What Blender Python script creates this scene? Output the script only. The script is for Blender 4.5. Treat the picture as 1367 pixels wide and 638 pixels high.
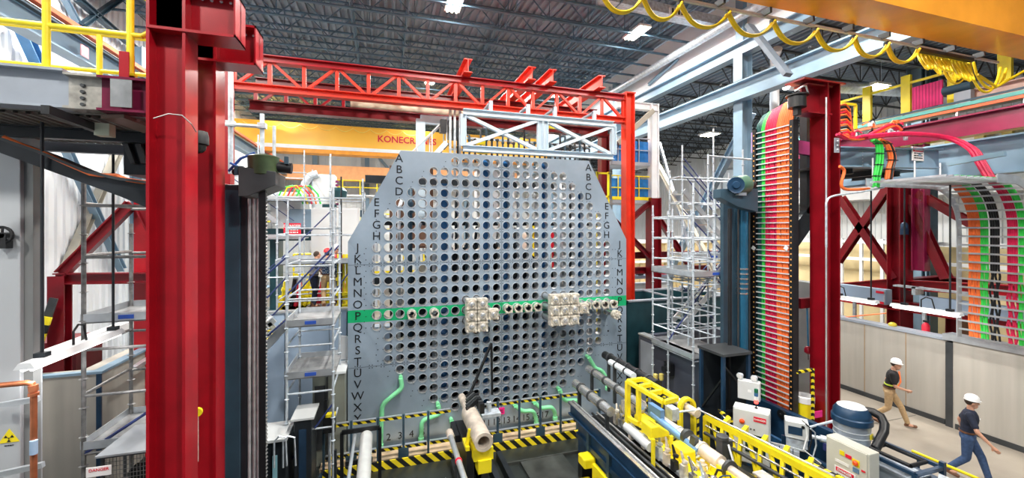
import bpy, bmesh, math, random
from math import sin, cos, pi, radians, sqrt
from mathutils import Vector, Matrix, Euler
random.seed(7)
for o in list(bpy.data.objects): bpy.data.objects.remove(o)
SC = bpy.context.scene
COL = SC.collection

# ------------------------------------------------------------ camera, world, exposure
TH = radians(17.3); FL = 550.0; CX = 683.5; CY = 305.0; H = 5.4
SN, CS = sin(TH), cos(TH)
cam_data = bpy.data.cameras.new('camera')
cam = bpy.data.objects.new('camera', cam_data); COL.objects.link(cam)
cam.location = (0, 0, H); cam.rotation_euler = (pi/2, 0, -TH)
cam_data.sensor_width = 36; cam_data.lens = FL/1367*36
cam_data.shift_y = -(319-CY)/1367
cam_data.clip_start = .05; cam_data.clip_end = 300
SC.camera = cam
world = bpy.data.worlds.new('world'); SC.world = world; world.use_nodes = True
bgn = world.node_tree.nodes['Background']
bgn.inputs[0].default_value = (.80, .90, 1.0, 1); bgn.inputs[1].default_value = 0.28
SC.view_settings.view_transform = 'Standard'; SC.view_settings.look = 'None'
SC.view_settings.gamma = 1; SC.view_settings.use_curve_mapping = False
SC.view_settings.exposure = 0.0
LAMP_W = 1050        # watts of each high bay lamp
LOW_W = 600

def at(px, py, X=None, Y=None, Z=None, D=None):
    """point of the place that shows at a pixel of the photo, on a plane of the building"""
    t = (px-CX)/FL; v = (CY-py)/FL
    rx, ry, rz = SN+t*CS, CS-t*SN, v
    if D is None:
        if X is not None: D = X/rx
        elif Y is not None: D = Y/ry
        else: D = (Z-H)/rz
    return Vector((D*rx, D*ry, H+D*rz))
def zat(px, py, **k): return at(px, py, **k).z
def xat(px, Y): return at(px, 300, Y=Y).x
def yat(px, X): return at(px, 300, X=X).y

# ------------------------------------------------------------ materials
MATS = {}
def mat(name, col, rough=.5, metal=0., var=.12, scale=3., bump=0., emit=None, es=0., alpha=None, streak=False, trans=0.):
    if name in MATS: return MATS[name]
    m = bpy.data.materials.new(name); m.use_nodes = True
    nt = m.node_tree; b = nt.nodes['Principled BSDF']
    b.inputs['Roughness'].default_value = rough; b.inputs['Metallic'].default_value = metal
    tc = nt.nodes.new('ShaderNodeTexCoord'); no = nt.nodes.new('ShaderNodeTexNoise')
    no.inputs['Scale'].default_value = scale; no.inputs['Detail'].default_value = 6
    if streak:
        mp = nt.nodes.new('ShaderNodeMapping'); mp.inputs['Scale'].default_value = (6, 6, .35)
        nt.links.new(tc.outputs['Object'], mp.inputs[0]); nt.links.new(mp.outputs[0], no.inputs['Vector'])
    else: nt.links.new(tc.outputs['Object'], no.inputs['Vector'])
    r = nt.nodes.new('ShaderNodeValToRGB')
    c = Vector(col[:3])
    r.color_ramp.elements[0].position = .3; r.color_ramp.elements[1].position = .7
    r.color_ramp.elements[0].color = (*[max(0, x*(1-var)) for x in c], 1)
    r.color_ramp.elements[1].color = (*[min(1, x*(1+var)) for x in c], 1)
    nt.links.new(no.outputs[0], r.inputs[0]); nt.links.new(r.outputs[0], b.inputs['Base Color'])
    if bump:
        bp = nt.nodes.new('ShaderNodeBump'); bp.inputs['Strength'].default_value = bump
        nt.links.new(no.outputs[0], bp.inputs['Height']); nt.links.new(bp.outputs[0], b.inputs['Normal'])
    if emit:
        b.inputs['Emission Color'].default_value = (*emit, 1); b.inputs['Emission Strength'].default_value = es
    if trans: b.inputs['Transmission Weight'].default_value = trans
    MATS[name] = m; return m
def stripes(name, vec, freq, a=(.9, .72, .02), b2=(.01, .01, .01), rough=.5):
    if name in MATS: return MATS[name]
    m = mat(name, a, rough); nt = m.node_tree; b = nt.nodes['Principled BSDF']
    tc = nt.nodes.new('ShaderNodeTexCoord'); d = nt.nodes.new('ShaderNodeVectorMath'); d.operation = 'DOT_PRODUCT'
    d.inputs[1].default_value = [x*freq for x in vec]
    nt.links.new(tc.outputs['Object'], d.inputs[0])
    f = nt.nodes.new('ShaderNodeMath'); f.operation = 'FRACT'; nt.links.new(d.outputs['Value'], f.inputs[0])
    g = nt.nodes.new('ShaderNodeMath'); g.operation = 'GREATER_THAN'; g.inputs[1].default_value = .5
    nt.links.new(f.outputs[0], g.inputs[0])
    mx = nt.nodes.new('ShaderNodeMix'); mx.data_type = 'RGBA'
    mx.inputs['A'].default_value = (*a, 1); mx.inputs['B'].default_value = (*b2, 1)
    nt.links.new(g.outputs[0], mx.inputs['Factor']); nt.links.new(mx.outputs['Result'], b.inputs['Base Color'])
    return m
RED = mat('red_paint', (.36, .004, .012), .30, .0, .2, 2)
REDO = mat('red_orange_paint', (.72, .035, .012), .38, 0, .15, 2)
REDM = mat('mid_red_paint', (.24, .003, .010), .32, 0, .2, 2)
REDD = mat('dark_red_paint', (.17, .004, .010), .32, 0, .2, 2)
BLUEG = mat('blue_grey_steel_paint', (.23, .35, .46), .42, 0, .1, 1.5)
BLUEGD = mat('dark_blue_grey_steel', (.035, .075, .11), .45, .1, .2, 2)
GREYB = mat('grey_beam_paint', (.34, .38, .44), .45, .1, .18, 1.2, streak=False)
JOIST = mat('joist_steel', (.085, .16, .23), .45, .1, .2, 1)
DECKM = mat('roof_deck', (.20, .255, .32), .5, .2, .2, .8)
BLACK = mat('black_paint', (.008, .009, .011), .4, 0, .3, 4)
DARK = mat('dark_machine_steel', (.022, .028, .035), .4, .3, .35, 2)
CHAR = mat('charcoal_steel', (.05, .055, .06), .45, .2, .25, 2)
NAVY = mat('navy_paint', (.012, .045, .10), .35, .1, .25, 3)
BLUE = mat('blue_paint', (.02, .10, .22), .35, .1, .2, 3)
SBLUE = mat('scaffold_blue_paint', (.03, .05, .18), .45, 0, .2, 6)
YEL = mat('yellow_paint', (.90, .74, .015), .38, 0, .08, 4)
YELC = mat('yellow_rubber', (.92, .66, .01), .5, 0, .06, 8)
ORG = mat('crane_orange_paint', (.84, .33, .03), .27, 0, .12, 1.2)
AMB = mat('crane_amber_paint', (1.0, .52, .05), .4, 0, .06, .8)
RAILB = mat('polished_way', (.58, .60, .62), .25, .3, .2, 6)
ORC = mat('orange_cable', (.95, .19, .04), .5, 0, .1, 9)
MAG = mat('crimson_cable', (.62, .008, .07), .5, 0, .15, 9)
GRN = mat('green_cable', (.04, .62, .08), .5, 0, .12, 9)
DGRN = mat('dark_green_cable', (.006, .09, .085), .5, 0, .2, 9)
WHT = mat('white_paint', (.80, .83, .86), .45, 0, .06, 2)
OFFW = mat('off_white_panel', (.74, .78, .80), .5, 0, .08, .6)
SIDING = mat('white_siding', (.84, .88, .92), .5, 0, .07, .5)
TANS = mat('tan_tarp', (.70, .58, .33), .7, 0, .18, .8)
GALV = mat('galvanised_tube', (.60, .67, .74), .35, .35, .25, 9)
GALD = mat('weathered_tube', (.27, .27, .27), .45, .5, .35, 9)
ALU = mat('aluminium', (.66, .70, .74), .3, .7, .12, 5)
STEEL = mat('bright_steel', (.62, .62, .62), .25, .85, .2, 6)
BEIGE = mat('beige_machined_tube', (.70, .61, .52), .4, .3, .25, 5)
CREAM = mat('cream_fitting', (.70, .66, .58), .4, .35, .3, 14)
CONC = mat('concrete', (.43, .405, .36), .75, 0, .09, .8, .03, streak=True)
CONF = mat('corridor_floor_concrete', (.30, .265, .22), .5, 0, .2, .7, .03)
DFL = mat('dark_vault_floor', (.022, .028, .026), .42, 0, .5, 1.2, .05)
TANF = mat('tan_concrete_ledge', (.62, .46, .30), .6, 0, .3, 3)
COPPER = mat('copper_pipe', (.55, .19, .09), .35, .7, .25, 6)
OLIVE = mat('olive_motor_paint', (.05, .08, .035), .4, .1, .25, 6)
PGRN = mat('pale_green_tube', (.22, .70, .36), .4, 0, .12, 4)
CAB = mat('cabinet_grey', (.62, .65, .66), .42, 0, .05, 3)
CABY = mat('cabinet_cream_grey', (.60, .60, .53), .42, 0, .05, 3)
PINK = mat('magenta_sign', (.85, .02, .25), .6)
SIGR = mat('sign_red', (.75, .01, .04), .5)
SIGW = mat('sign_white', (.85, .85, .85), .5, 0, .02)
TARP = mat('blue_tarp', (.01, .17, .50), .5, 0, .2, 5, .3)
GLOW = mat('lamp_tube_glow', (1, .95, .85), .5, 0, 0, 1, 0, (1, .88, .66), 26)
GLOWC = mat('strip_lamp_glow', (1, 1, 1), .5, 0, 0, 1, 0, (1, .97, .95), 2.2)
GLASSY = mat('white_diffuser', (.88, .9, .93), .3, 0, .03)
SKIN = mat('skin', (.62, .33, .22), .55, 0, .08, 20)
HELM = mat('white_hard_hat', (.88, .88, .88), .3, 0, .02)
HELR = mat('red_hard_hat', (.62, .02, .03), .3, 0, .05)
HAIR = mat('brown_hair', (.05, .03, .02), .7)
KHAKI = mat('khaki_cloth', (.50, .34, .18), .85, 0, .15, 20)
JEAN = mat('denim_cloth', (.04, .08, .18), .85, 0, .25, 20)
NAVC = mat('navy_cloth', (.012, .018, .04), .85, 0, .25, 20)
BLKC = mat('black_cloth', (.015, .014, .016), .85, 0, .25, 20)
WHC = mat('white_cloth', (.78, .78, .78), .85, 0, .1, 20)
BOOT = mat('brown_leather', (.16, .07, .035), .6, 0, .2, 20)
TEAL = mat('teal_steel', (.02, .075, .095), .35, .2, .25, 2)
LBLU = mat('pale_blue_panel', (.42, .55, .72), .35, .1, .12, .8)
HAZ = stripes('hazard_stripe_x', (1, 0, 1), 5.0)
HAZY = stripes('hazard_stripe_y', (0, 1, 1), 5.0)
HAZB = stripes('hazard_stripe_big', (1, 0, 1.0), 3.6)
HAZV = stripes('hazard_stripe_post', (.6, .6, 1), 7)

# plate material: brushed steel, with the green painted band along row P
def plate_material(z0, z1):
    m = mat('plate_steel', (.34, .43, .53), .33, .4, .16, .9)
    nt = m.node_tree; b = nt.nodes['Principled BSDF']
    src = b.inputs['Base Color'].links[0].from_socket
    tc = nt.nodes.new('ShaderNodeTexCoord'); sp = nt.nodes.new('ShaderNodeSeparateXYZ')
    nt.links.new(tc.outputs['Object'], sp.inputs[0])
    def cmp(op, v):
        n = nt.nodes.new('ShaderNodeMath'); n.operation = op; n.inputs[1].default_value = v
        nt.links.new(sp.outputs['Z'], n.inputs[0]); return n
    a = cmp('GREATER_THAN', z0); c = cmp('LESS_THAN', z1)
    k = nt.nodes.new('ShaderNodeMath'); k.operation = 'MULTIPLY'
    nt.links.new(a.outputs[0], k.inputs[0]); nt.links.new(c.outputs[0], k.inputs[1])
    mx = nt.nodes.new('ShaderNodeMix'); mx.data_type = 'RGBA'
    nt.links.new(k.outputs[0], mx.inputs['Factor']); nt.links.new(src, mx.inputs['A'])
    mx.inputs['B'].default_value = (.015, .50, .20, 1)
    nt.links.new(mx.outputs['Result'], b.inputs['Base Color'])
    return m

# ------------------------------------------------------------ mesh builder
WL = {}
class MB:
    def __init__(s): s.v = []; s.f = []; s.fm = []; s.m = 0; s.sm = []
    def add(s, vs, fs, smooth=False):
        n = len(s.v); s.v += [Vector(v) for v in vs]
        for f in fs: s.f.append([i+n for i in f]); s.fm.append(s.m); s.sm.append(smooth)
        return s
    def box(s, lo, hi):
        x0, y0, z0 = lo; x1, y1, z1 = hi
        x0, x1 = sorted((x0, x1)); y0, y1 = sorted((y0, y1)); z0, z1 = sorted((z0, z1))
        return s.add([(x0,y0,z0),(x1,y0,z0),(x1,y1,z0),(x0,y1,z0),(x0,y0,z1),(x1,y0,z1),(x1,y1,z1),(x0,y1,z1)],
            [(0,3,2,1),(4,5,6,7),(0,1,5,4),(1,2,6,5),(2,3,7,6),(3,0,4,7)])
    def obox(s, c, size, rz=0, M=None):
        R = M or Matrix.Rotation(rz, 3, 'Z'); c = Vector(c); a, b, d = [k/2 for k in size]
        vs = [c+R@Vector((x*a, y*b, z*d)) for z in (-1,1) for x, y in ((-1,-1),(1,-1),(1,1),(-1,1))]
        return s.add(vs, [(0,3,2,1),(4,5,6,7),(0,1,5,4),(1,2,6,5),(2,3,7,6),(3,0,4,7)])
    def frame(s, p, q, up):
        d = (Vector(q)-Vector(p)); L = d.length; d = d.normalized(); up = Vector(up)
        if abs(d.dot(up.normalized())) > .98: up = Vector((0, 1, 0)) if abs(d.y) < .9 else Vector((1, 0, 0))
        a = d.cross(up).normalized(); b = a.cross(d).normalized()
        return d, a, b
    def sweep(s, p, q, prof, up=(0,0,1), cap=True):
        p, q = Vector(p), Vector(q); d, a, b = s.frame(p, q, up); n = len(prof)
        vs = [p+a*x+b*y for x, y in prof]+[q+a*x+b*y for x, y in prof]
        fs = [(i, (i+1) % n, n+(i+1) % n, n+i) for i in range(n)]
        if cap: fs += [tuple(reversed(range(n))), tuple(range(n, 2*n))]
        return s.add(vs, fs)
    def bar(s, p, q, w, h=None, up=(0,0,1)):
        h = h or w; w /= 2; h /= 2
        return s.sweep(p, q, [(-w,-h),(w,-h),(w,h),(-w,h)], up)
    def ibeam(s, p, q, dep, wid, tf=.03, tw=.02, up=(0,0,1)):
        w, h, t = wid/2, dep/2, tw/2
        return s.sweep(p, q, [(-w,-h),(w,-h),(w,-h+tf),(t,-h+tf),(t,h-tf),(w,h-tf),(w,h),(-w,h),(-w,h-tf),(-t,h-tf),(-t,-h+tf),(-w,-h+tf)], up)
    def tube(s, pts, r, n=8, cap=True, r2=None):
        pts = [Vector(p) for p in pts]; rings = []; a = None
        for i, p in enumerate(pts):
            if i == 0: d = pts[1]-p
            elif i == len(pts)-1: d = p-pts[i-1]
            else: d = (pts[i+1]-p).normalized()+(p-pts[i-1]).normalized()
            if d.length < 1e-9: d = Vector((0,0,1))
            d.normalize()
            if a is None: a = d.orthogonal().normalized()
            else:
                a = a-d*a.dot(d); a = a.normalized() if a.length > 1e-6 else d.orthogonal().normalized()
            b = d.cross(a); rr = r if r2 is None else r+(r2-r)*i/(len(pts)-1)
            if isinstance(r, (list, tuple)): rr = r[i]
            rings.append([p+a*cos(2*pi*k/n)*rr+b*sin(2*pi*k/n)*rr for k in range(n)])
        vs = [v for R in rings for v in R]; fs = []
        for i in range(len(pts)-1):
            for k in range(n):
                k2 = (k+1) % n; fs.append((i*n+k, i*n+k2, (i+1)*n+k2, (i+1)*n+k))
        s.add(vs, fs, True)
        if cap:
            m = len(s.v)-len(vs)
            s.f += [[m+k for k in reversed(range(n))], [m+(len(pts)-1)*n+k for k in range(n)]]
            s.fm += [s.m, s.m]; s.sm += [False, False]
        return s
    def pipe(s, p, q, ro, ri, n=20):
        p, q = Vector(p), Vector(q); d, a, b = s.frame(p, q, (0,0,1)); vs = []
        for c, r in ((p,ro),(q,ro),(q,ri),(p,ri)): vs += [c+a*cos(2*pi*k/n)*r+b*sin(2*pi*k/n)*r for k in range(n)]
        fs = [(i*n+k, i*n+(k+1) % n, ((i+1) % 4)*n+(k+1) % n, ((i+1) % 4)*n+k) for i in range(4) for k in range(n)]
        return s.add(vs, fs, True)
    def lathe(s, prof, c, axis=(0,0,1), n=24):
        """prof: (radius, distance along axis)"""
        c = Vector(c); ax = Vector(axis).normalized(); a = ax.orthogonal().normalized(); b = ax.cross(a)
        vs = [c+ax*h+(a*cos(2*pi*k/n)+b*sin(2*pi*k/n))*r for r, h in prof for k in range(n)]
        fs = [(i*n+k, i*n+(k+1) % n, (i+1)*n+(k+1) % n, (i+1)*n+k) for i in range(len(prof)-1) for k in range(n)]
        s.add(vs, fs, True); m = len(s.v)-len(vs)
        for i in (0, len(prof)-1):
            if prof[i][0] > 1e-4:
                s.f.append([m+i*n+k for k in range(n)]); s.fm.append(s.m); s.sm.append(False)
        return s
    def ring(s, c, rx, ry, h, t=.012, n=24):
        c = Vector(c); vs = []
        for z, k in ((0,0),(h,0),(h,t),(0,t)): vs += [c+Vector(((rx-k)*cos(2*pi*i/n), (ry-k)*sin(2*pi*i/n), z)) for i in range(n)]
        return s.add(vs, [(j*n+i, j*n+(i+1) % n, ((j+1) % 4)*n+(i+1) % n, ((j+1) % 4)*n+i) for j in range(4) for i in range(n)], True)
    def marks(s, o, xd, w, h, n=2):
        """print too small to read: rows of short dashes"""
        xd = Vector(xd); o = Vector(o); zd = xd.cross(Vector((0,0,1)))
        for i in range(n):
            z = h*(.5-(i+.5)/n); x = -w/2
            for L in (.3, .18, .27, .14):
                c = o+xd*(x+L*w/2)+Vector((0,0,z)); s.bar(c-xd*L*w*.45, c+xd*L*w*.45, .003, h/n*.45); x += L*w*1.12
        return s
    def ball(s, c, r, n=12, sc=(1,1,1)):
        c = Vector(c); m = n//2; vs = []
        for i in range(m+1):
            th = pi*i/m
            vs += [c+Vector((r*sc[0]*sin(th)*cos(2*pi*k/n), r*sc[1]*sin(th)*sin(2*pi*k/n), r*sc[2]*cos(th))) for k in range(n)]
        return s.add(vs, [(i*n+k, (i+1)*n+k, (i+1)*n+(k+1) % n, i*n+(k+1) % n) for i in range(m) for k in range(n)], True)
    def extr(s, pts, vec):
        n = len(pts); pts = [Vector(p) for p in pts]; vec = Vector(vec)
        return s.add(pts+[p+vec for p in pts], [tuple(range(n)), tuple(reversed(range(n, 2*n)))]+[(i, n+i, n+(i+1) % n, (i+1) % n) for i in range(n)])
    def corrug(s, o, u, w, nrm, L, Hh, pitch=.3, dep=.05, th=.0):
        """ribbed sheet: origin, direction across the ribs, direction along them"""
        o, u, w, nrm = Vector(o), Vector(u), Vector(w), Vector(nrm); k = int(L/pitch); prof = []
        for i in range(k):
            for a, h in ((0,0),(.3,0),(.38,1),(.72,1),(.8,0)): prof.append(((i+a)*pitch, h*dep))
        prof.append((k*pitch, 0)); n = len(prof)
        vs = [o+u*x+nrm*h for x, h in prof]+[o+w*Hh+u*x+nrm*h for x, h in prof]
        vs += [v-nrm*.06 for v in vs]; m2 = 2*n
        fs = [(i, i+1, n+i+1, n+i) for i in range(n-1)]+[(m2+i, m2+n+i, m2+n+i+1, m2+i+1) for i in range(n-1)]
        return s.add(vs, fs)
    def text(s, body, o, xd, yd, size, nrm=None, bold=False):
        cu = bpy.data.curves.new('t', 'FONT'); cu.body = body; cu.size = size; cu.align_x = 'CENTER'; cu.align_y = 'CENTER'
        cu.extrude = .002; cu.offset = size*.02 if bold else 0
        cu.resolution_u = 3
        ob = bpy.data.objects.new('t', cu); COL.objects.link(ob)
        dg = bpy.context.evaluated_depsgraph_get(); me = bpy.data.meshes.new_from_object(ob.evaluated_get(dg))
        xd, yd, o = Vector(xd).normalized(), Vector(yd).normalized(), Vector(o); zd = xd.cross(yd)
        s.add([o+xd*v.co.x+yd*v.co.y+zd*(v.co.z+.003) for v in me.vertices], [tuple(p.vertices) for p in me.polygons])
        bpy.data.objects.remove(ob); bpy.data.curves.remove(cu); bpy.data.meshes.remove(me)
        return s
    def build(s, name, mats, parent=None, label=None, bev=0, origin=None):
        if not isinstance(mats, (list, tuple)): mats = [mats]
        off = WL.get(parent.name, Vector()) if parent else Vector(origin or (0,0,0))
        me = bpy.data.meshes.new(name)
        me.from_pydata([tuple(v-off) for v in s.v], [], s.f)
        for m in mats: me.materials.append(m)
        me.polygons.foreach_set('material_index', s.fm); me.polygons.foreach_set('use_smooth', s.sm)
        bm = bmesh.new(); bm.from_mesh(me); bmesh.ops.recalc_face_normals(bm, faces=bm.faces); bm.to_mesh(me); bm.free()
        me.update()
        if any(s.sm): me.set_sharp_from_angle(angle=radians(42))
        o = bpy.data.objects.new(name, me); COL.objects.link(o)
        if parent: o.parent = parent
        else: o.location = off
        WL[o.name] = off.copy()
        if label: o['label'] = label
        if bev:
            b = o.modifiers.new('bevel', 'BEVEL'); b.width = bev; b.segments = 2; b.limit_method = 'ANGLE'
        return o
def thing(name, label, cat, loc=(0,0,0), group=None):
    o = bpy.data.objects.new(name, None); COL.objects.link(o); o.location = loc; o.empty_display_size = .2
    o['label'] = label; o['category'] = cat
    if group: o['group'] = group
    WL[o.name] = Vector(loc); return o
def tag(o, label, cat, group=None, kind=None):
    if label: o['label'] = label
    if cat: o['category'] = cat
    if group: o['group'] = group
    if kind: o['kind'] = kind
    return o
def struct(o): o['kind'] = 'structure'; return o
def dup(root, loc, label=None, rz=None, group=None):
    r = root.copy(); COL.objects.link(r); r.location = loc
    if rz is not None: r.rotation_euler = (0, 0, rz)
    if label: r['label'] = label
    if group: r['group'] = group
    for ch in list(root.children):
        c = ch.copy(); COL.objects.link(c); c.parent = r
        for g in list(ch.children):
            d = g.copy(); COL.objects.link(d); d.parent = c
    return r
V = Vector
# ------------------------------------------------------------ the building shell
GX, GX2 = -10.0, 13.3          # high bay walls
ROOF = 14.6; LROOF = 12.4; YF = 42.0
b = MB(); b.box((GX, -5, -.5), (9.2, YF, -.2)); struct(b.build('floor', DFL))
b = MB(); b.box((9.2, -5, -.5), (27, YF, 0)); struct(b.build('floor', CONF))
b = MB(); b.box((-4, 12.6, -.2), (9.2, YF, -.02)); struct(b.build('floor', CONF))
for k, y in enumerate((2.0, 5.2, 8.4, 11.6)):
    pass
b = MB(); b.corrug((GX, -2, ROOF), (1,0,0), (0,1,0), (0,0,-1), GX2-GX, YF+2, .32, .09)
b.box((GX, -2, ROOF+.07), (GX2, YF, ROOF+.2)); struct(b.build('ceiling', DECKM))
b = MB(); b.corrug((GX2, -2, LROOF), (1,0,0), (0,1,0), (0,0,-1), 27-GX2, YF+2, .32, .08)
b.box((GX2, -2, LROOF+.07), (27, YF, LROOF+.2)); struct(b.build('ceiling', DECKM))
b = MB(); b.corrug((GX, YF, -.2), (1,0,0), (0,0,1), (0,-1,0), 37, ROOF+.4, .9, .03)
b.box((GX, YF+.05, -.2), (27, YF+.3, ROOF+.2)); struct(b.build('wall_back', OFFW))
b = MB(); b.corrug((GX, -2, -.2), (0,1,0), (0,0,1), (1,0,0), YF+2, ROOF+.3, .36, .06)
b.box((GX-.3, -2, -.2), (GX-.06, YF, ROOF+.2)); struct(b.build('wall_left', SIDING))
b = MB(); b.corrug((27, -2, -.2), (0,1,0), (0,0,1), (-1,0,0), YF+2, LROOF+.3, .3, .05)
b.box((27.06, -2, -.2), (27.3, YF, LROOF+.2)); struct(b.build('wall_right', SIDING))
# clerestory strip between the high and the low roof
b = MB(); b.box((GX2+.02, 9, 12.62), (GX2+.14, YF, ROOF)); struct(b.build('wall_clerestory', SIDING))
# mezzanine office band far right, with windows
b = MB(); b.box((25.2, 4, 7.0), (26.9, 30, 7.5)); b.box((26.5, 4, 7.5), (26.9, 30, 8.4)); struct(b.build('trim_1', WHT))
b = MB()
for y in [6+1.4*i for i in range(16)]: b.box((26.3, y, 8.0), (26.45, y+.06, 10.2))
b.box((26.3, 6, 8.0), (26.45, 28, 8.12)); b.box((26.3, 6, 10.1), (26.45, 28, 10.22)); struct(b.build('window_1', GREYB))
b = MB(); b.box((26.45, 6, 8.1), (26.48, 28, 10.1)); struct(b.build('window_1_glass', mat('window_glass', (.75, .85, .95), .1, 0, .02)))

# ------------------------------------------------------------ roof joists
ORD = 'nearest second third fourth fifth sixth seventh eighth ninth tenth eleventh twelfth thirteenth fourteenth fifteenth sixteenth seventeenth eighteenth nineteenth twentieth twenty-first twenty-second twenty-third twenty-fourth twenty-fifth twenty-sixth twenty-seventh'.split()
def joist_mesh(L, dep, pitch):
    b = MB()
    for z in (0, dep):
        for s in (-.035, .035): b.bar((0, s, z), (L, s, z), .045, .06)
    n = int(L/pitch)
    for i in range(n):
        x = i*pitch
        b.bar((x, 0, dep), (x+pitch/2, 0, 0), .035); b.bar((x+pitch/2, 0, 0), (x+pitch, 0, dep), .035)
        b.bar((x+pitch/2, 0, 0), (x+pitch/2, 0, dep), .025)
    return b
jo = joist_mesh(GX2-GX-.3, .85, 1.7).build('roof_joist', JOIST, origin=(0,0,0)); jo.location = (GX+.1, 8.2, ROOF-.96)
tag(jo, 'blue steel bar joist under the high roof deck, nearest to the camera', 'roof joist', 'bar joists under the high roof')
y = 8.2
kk = 1
while y < 40.5:
    y += 1.38; o = jo.copy(); COL.objects.link(o); o.location = (GX+.1, y, ROOF-.96); o['label'] = 'blue steel bar joist under the high roof deck, %s from the camera' % ORD[kk]; kk += 1
lj = joist_mesh(13.2, .8, 1.2).build('roof_joist', CHAR); lj.location = (GX2+.3, 4.5, LROOF-.93)
tag(lj, 'dark bar joist under the lower roof on the right, nearest to the camera', 'roof joist', 'bar joists under the low roof')
y = 4.5
kk = 1
while y < 38:
    y += 1.9; o = lj.copy(); COL.objects.link(o); o.location = (GX2+.3, y, LROOF-.93); o['label'] = 'dark bar joist under the lower roof on the right, %s from the camera' % ORD[kk]; kk += 1
for i, x in enumerate((-6.2, -1.2, .9, 4.8, 8.3, 11.2)):
    b = MB(); b.bar((x, 8.2, ROOF-.16), (x, 41, ROOF-.16), .05); b.bar((x, 8.2, ROOF-.96+.06), (x, 41, ROOF-.96+.06), .05)
    k = 8.2
    while k < 40:
        b.bar((x, k, ROOF-.9), (x, k+1.38, ROOF-.16), .03); b.bar((x, k+1.38, ROOF-.9), (x, k, ROOF-.16), .03); k += 1.38
    tag(b.build('joist_bridging', JOIST), 'line of cross bridging between the roof joists, %s from the left' % ('first','second','third','fourth','fifth','sixth')[i], 'bridging', 'bridging lines between the joists')
# ------------------------------------------------------------ lamps
def high_lamp(loc, label, w, sx=.55, sy=1.25):
    r = thing('high_bay_lamp', label, 'ceiling lamp', loc, 'high bay lamps')
    x, y, z = loc
    b = MB(); b.box((x-sx/2, y-sy/2, z), (x+sx/2, y+sy/2, z+.09)); b.box((x-sx/2-.02, y-sy/2-.02, z-.03), (x-sx/2, y+sy/2+.02, z+.04)); b.box((x+sx/2, y-sy/2-.02, z-.03), (x+sx/2+.02, y+sy/2+.02, z+.04))
    b.build('housing', WHT, r)
    for k in range(3):
        xx = x+(k-1)*sx/3.2; b = MB(); b.tube([(xx, y-sy/2+.04, z-.02), (xx, y+sy/2-.04, z-.02)], .05, 8); b.build('lamp_tube', GLOW, r)
    for s in (-1, 1):
        b = MB(); b.tube([(x, y+s*sy*.4, z+.09), (x, y+s*sy*.4, z+(.7 if z > 12 else 1.02))], .008, 5); b.build('hanger', GALV, r)
    ld = bpy.data.lights.new('lamp_light', 'AREA'); ld.shape = 'RECTANGLE'; ld.size = sx; ld.size_y = sy; ld.energy = w; ld.color = (1, .96, .9)
    lo = bpy.data.objects.new('lamp_light', ld); COL.objects.link(lo); lo.parent = r; lo.location = (0, 0, -.08)
    return r
pos = {0: 'left', 1: 'middle', 2: 'right'}
for j, (y, row) in enumerate(((15.2, 'nearest row in view'), (23.5, 'row beyond the red truss'), (32, 'farthest row by the crane'))):
    for i, x in enumerate((-6.6, 2.5, 10.3)):
        high_lamp((x, y, 13.75), 'glowing high bay roof lamp, %s lamp of the %s' % (pos[i], row), LAMP_W)
for i, x in enumerate((-6.6, 2.5, 10.3)):
    for y, w in ((6.8, 'overhead just in front of'), (-.5, 'overhead behind')): high_lamp((x, y, 13.75), 'high bay roof lamp %s the camera, %s one' % (w, pos[i]), LAMP_W)
high_lamp((15.4, 17.5, 11.3), 'glowing lamp under the low roof, leftmost above the long blue beam', LOW_W, .9, .9)
high_lamp((15.3, 12.8, 11.3), 'glowing lamp under the low roof beside the cable panel top', LOW_W, .9, .9)
high_lamp((19.5, 12.0, 11.3), 'glowing lamp under the low roof right of the red column top', LOW_W, .9, .9)
high_lamp((19.5, 21.0, 11.3), 'small distant glowing lamp under the low roof', LOW_W, .9, .9)

# ------------------------------------------------------------ big steel of the building, right
def beam_thing(name, p, q, dep, wid, m, label, cat, group=None, tf=.04, tw=.025, up=(0,0,1)):
    b = MB(); b.ibeam(p, q, dep, wid, tf, tw, up); return tag(b.build(name, m), label, cat, group)
r = thing('crane_runway_beam', 'long pale blue crane runway beam rising to the upper right', 'steel beam', (13.0, 12, 10.45))
b = MB(); b.ibeam((13.0, 6.9, 10.62), (13.0, 40, 10.62), .70, .42, .05, .03); b.build('beam', BLUEG, r)
b = MB(); b.bar((13.0, 6.9, 11.02), (13.0, 40, 11.02), .07, .09); b.build('rail', DARK, r)
for k in range(22):
    y = 7.0+1.5*k; b = MB(); b.box((12.87, y, 10.98), (13.13, y+.08, 11.03)); b.build('rail_clip', DARK, r)
beam_thing('eave_beam', (13.3, 9, 12.35), (13.3, 41, 12.35), .5, .4, BLUEG, 'pale blue beam under the white clerestory strip', 'steel beam')
b = MB(); b.tube([(12.75, 9.5, 13.35), (12.75, 21.5, 13.35)], .17, 14); b.tube([(12.75, 21.5, 13.2), (12.75, 21.5, 13.75)], .1, 10)
tag(b.build('roof_pipe', GALV), 'silver insulated pipe running under the roof edge on the right', 'pipe')
def hcol(x, y, z0, z1, dep, wid, m, label, name='steel_column', group=None, cat='steel column', plate=True):
    r = thing(name, label, cat, (x, y, z0), group)
    b = MB(); b.ibeam((x, y, z0), (x, y, z1), dep, wid, .035, .03, (1,0,0)); b.build('shaft', m, r)
    if plate: b = MB(); b.box((x-dep/2-.08, y-wid/2-.08, z0), (x+dep/2+.08, y+wid/2+.08, z0+.04)); b.build('base_plate', m, r)
    return r
hcol(13.3, 12.6, 0, 12.1, .5, .42, BLUEG, 'tall pale blue building column behind the scaffold tower')
hcol(13.3, 21.5, 0, 14.0, .5, .42, BLUEG, 'farther pale blue building column under the silver pipe end')
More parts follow.
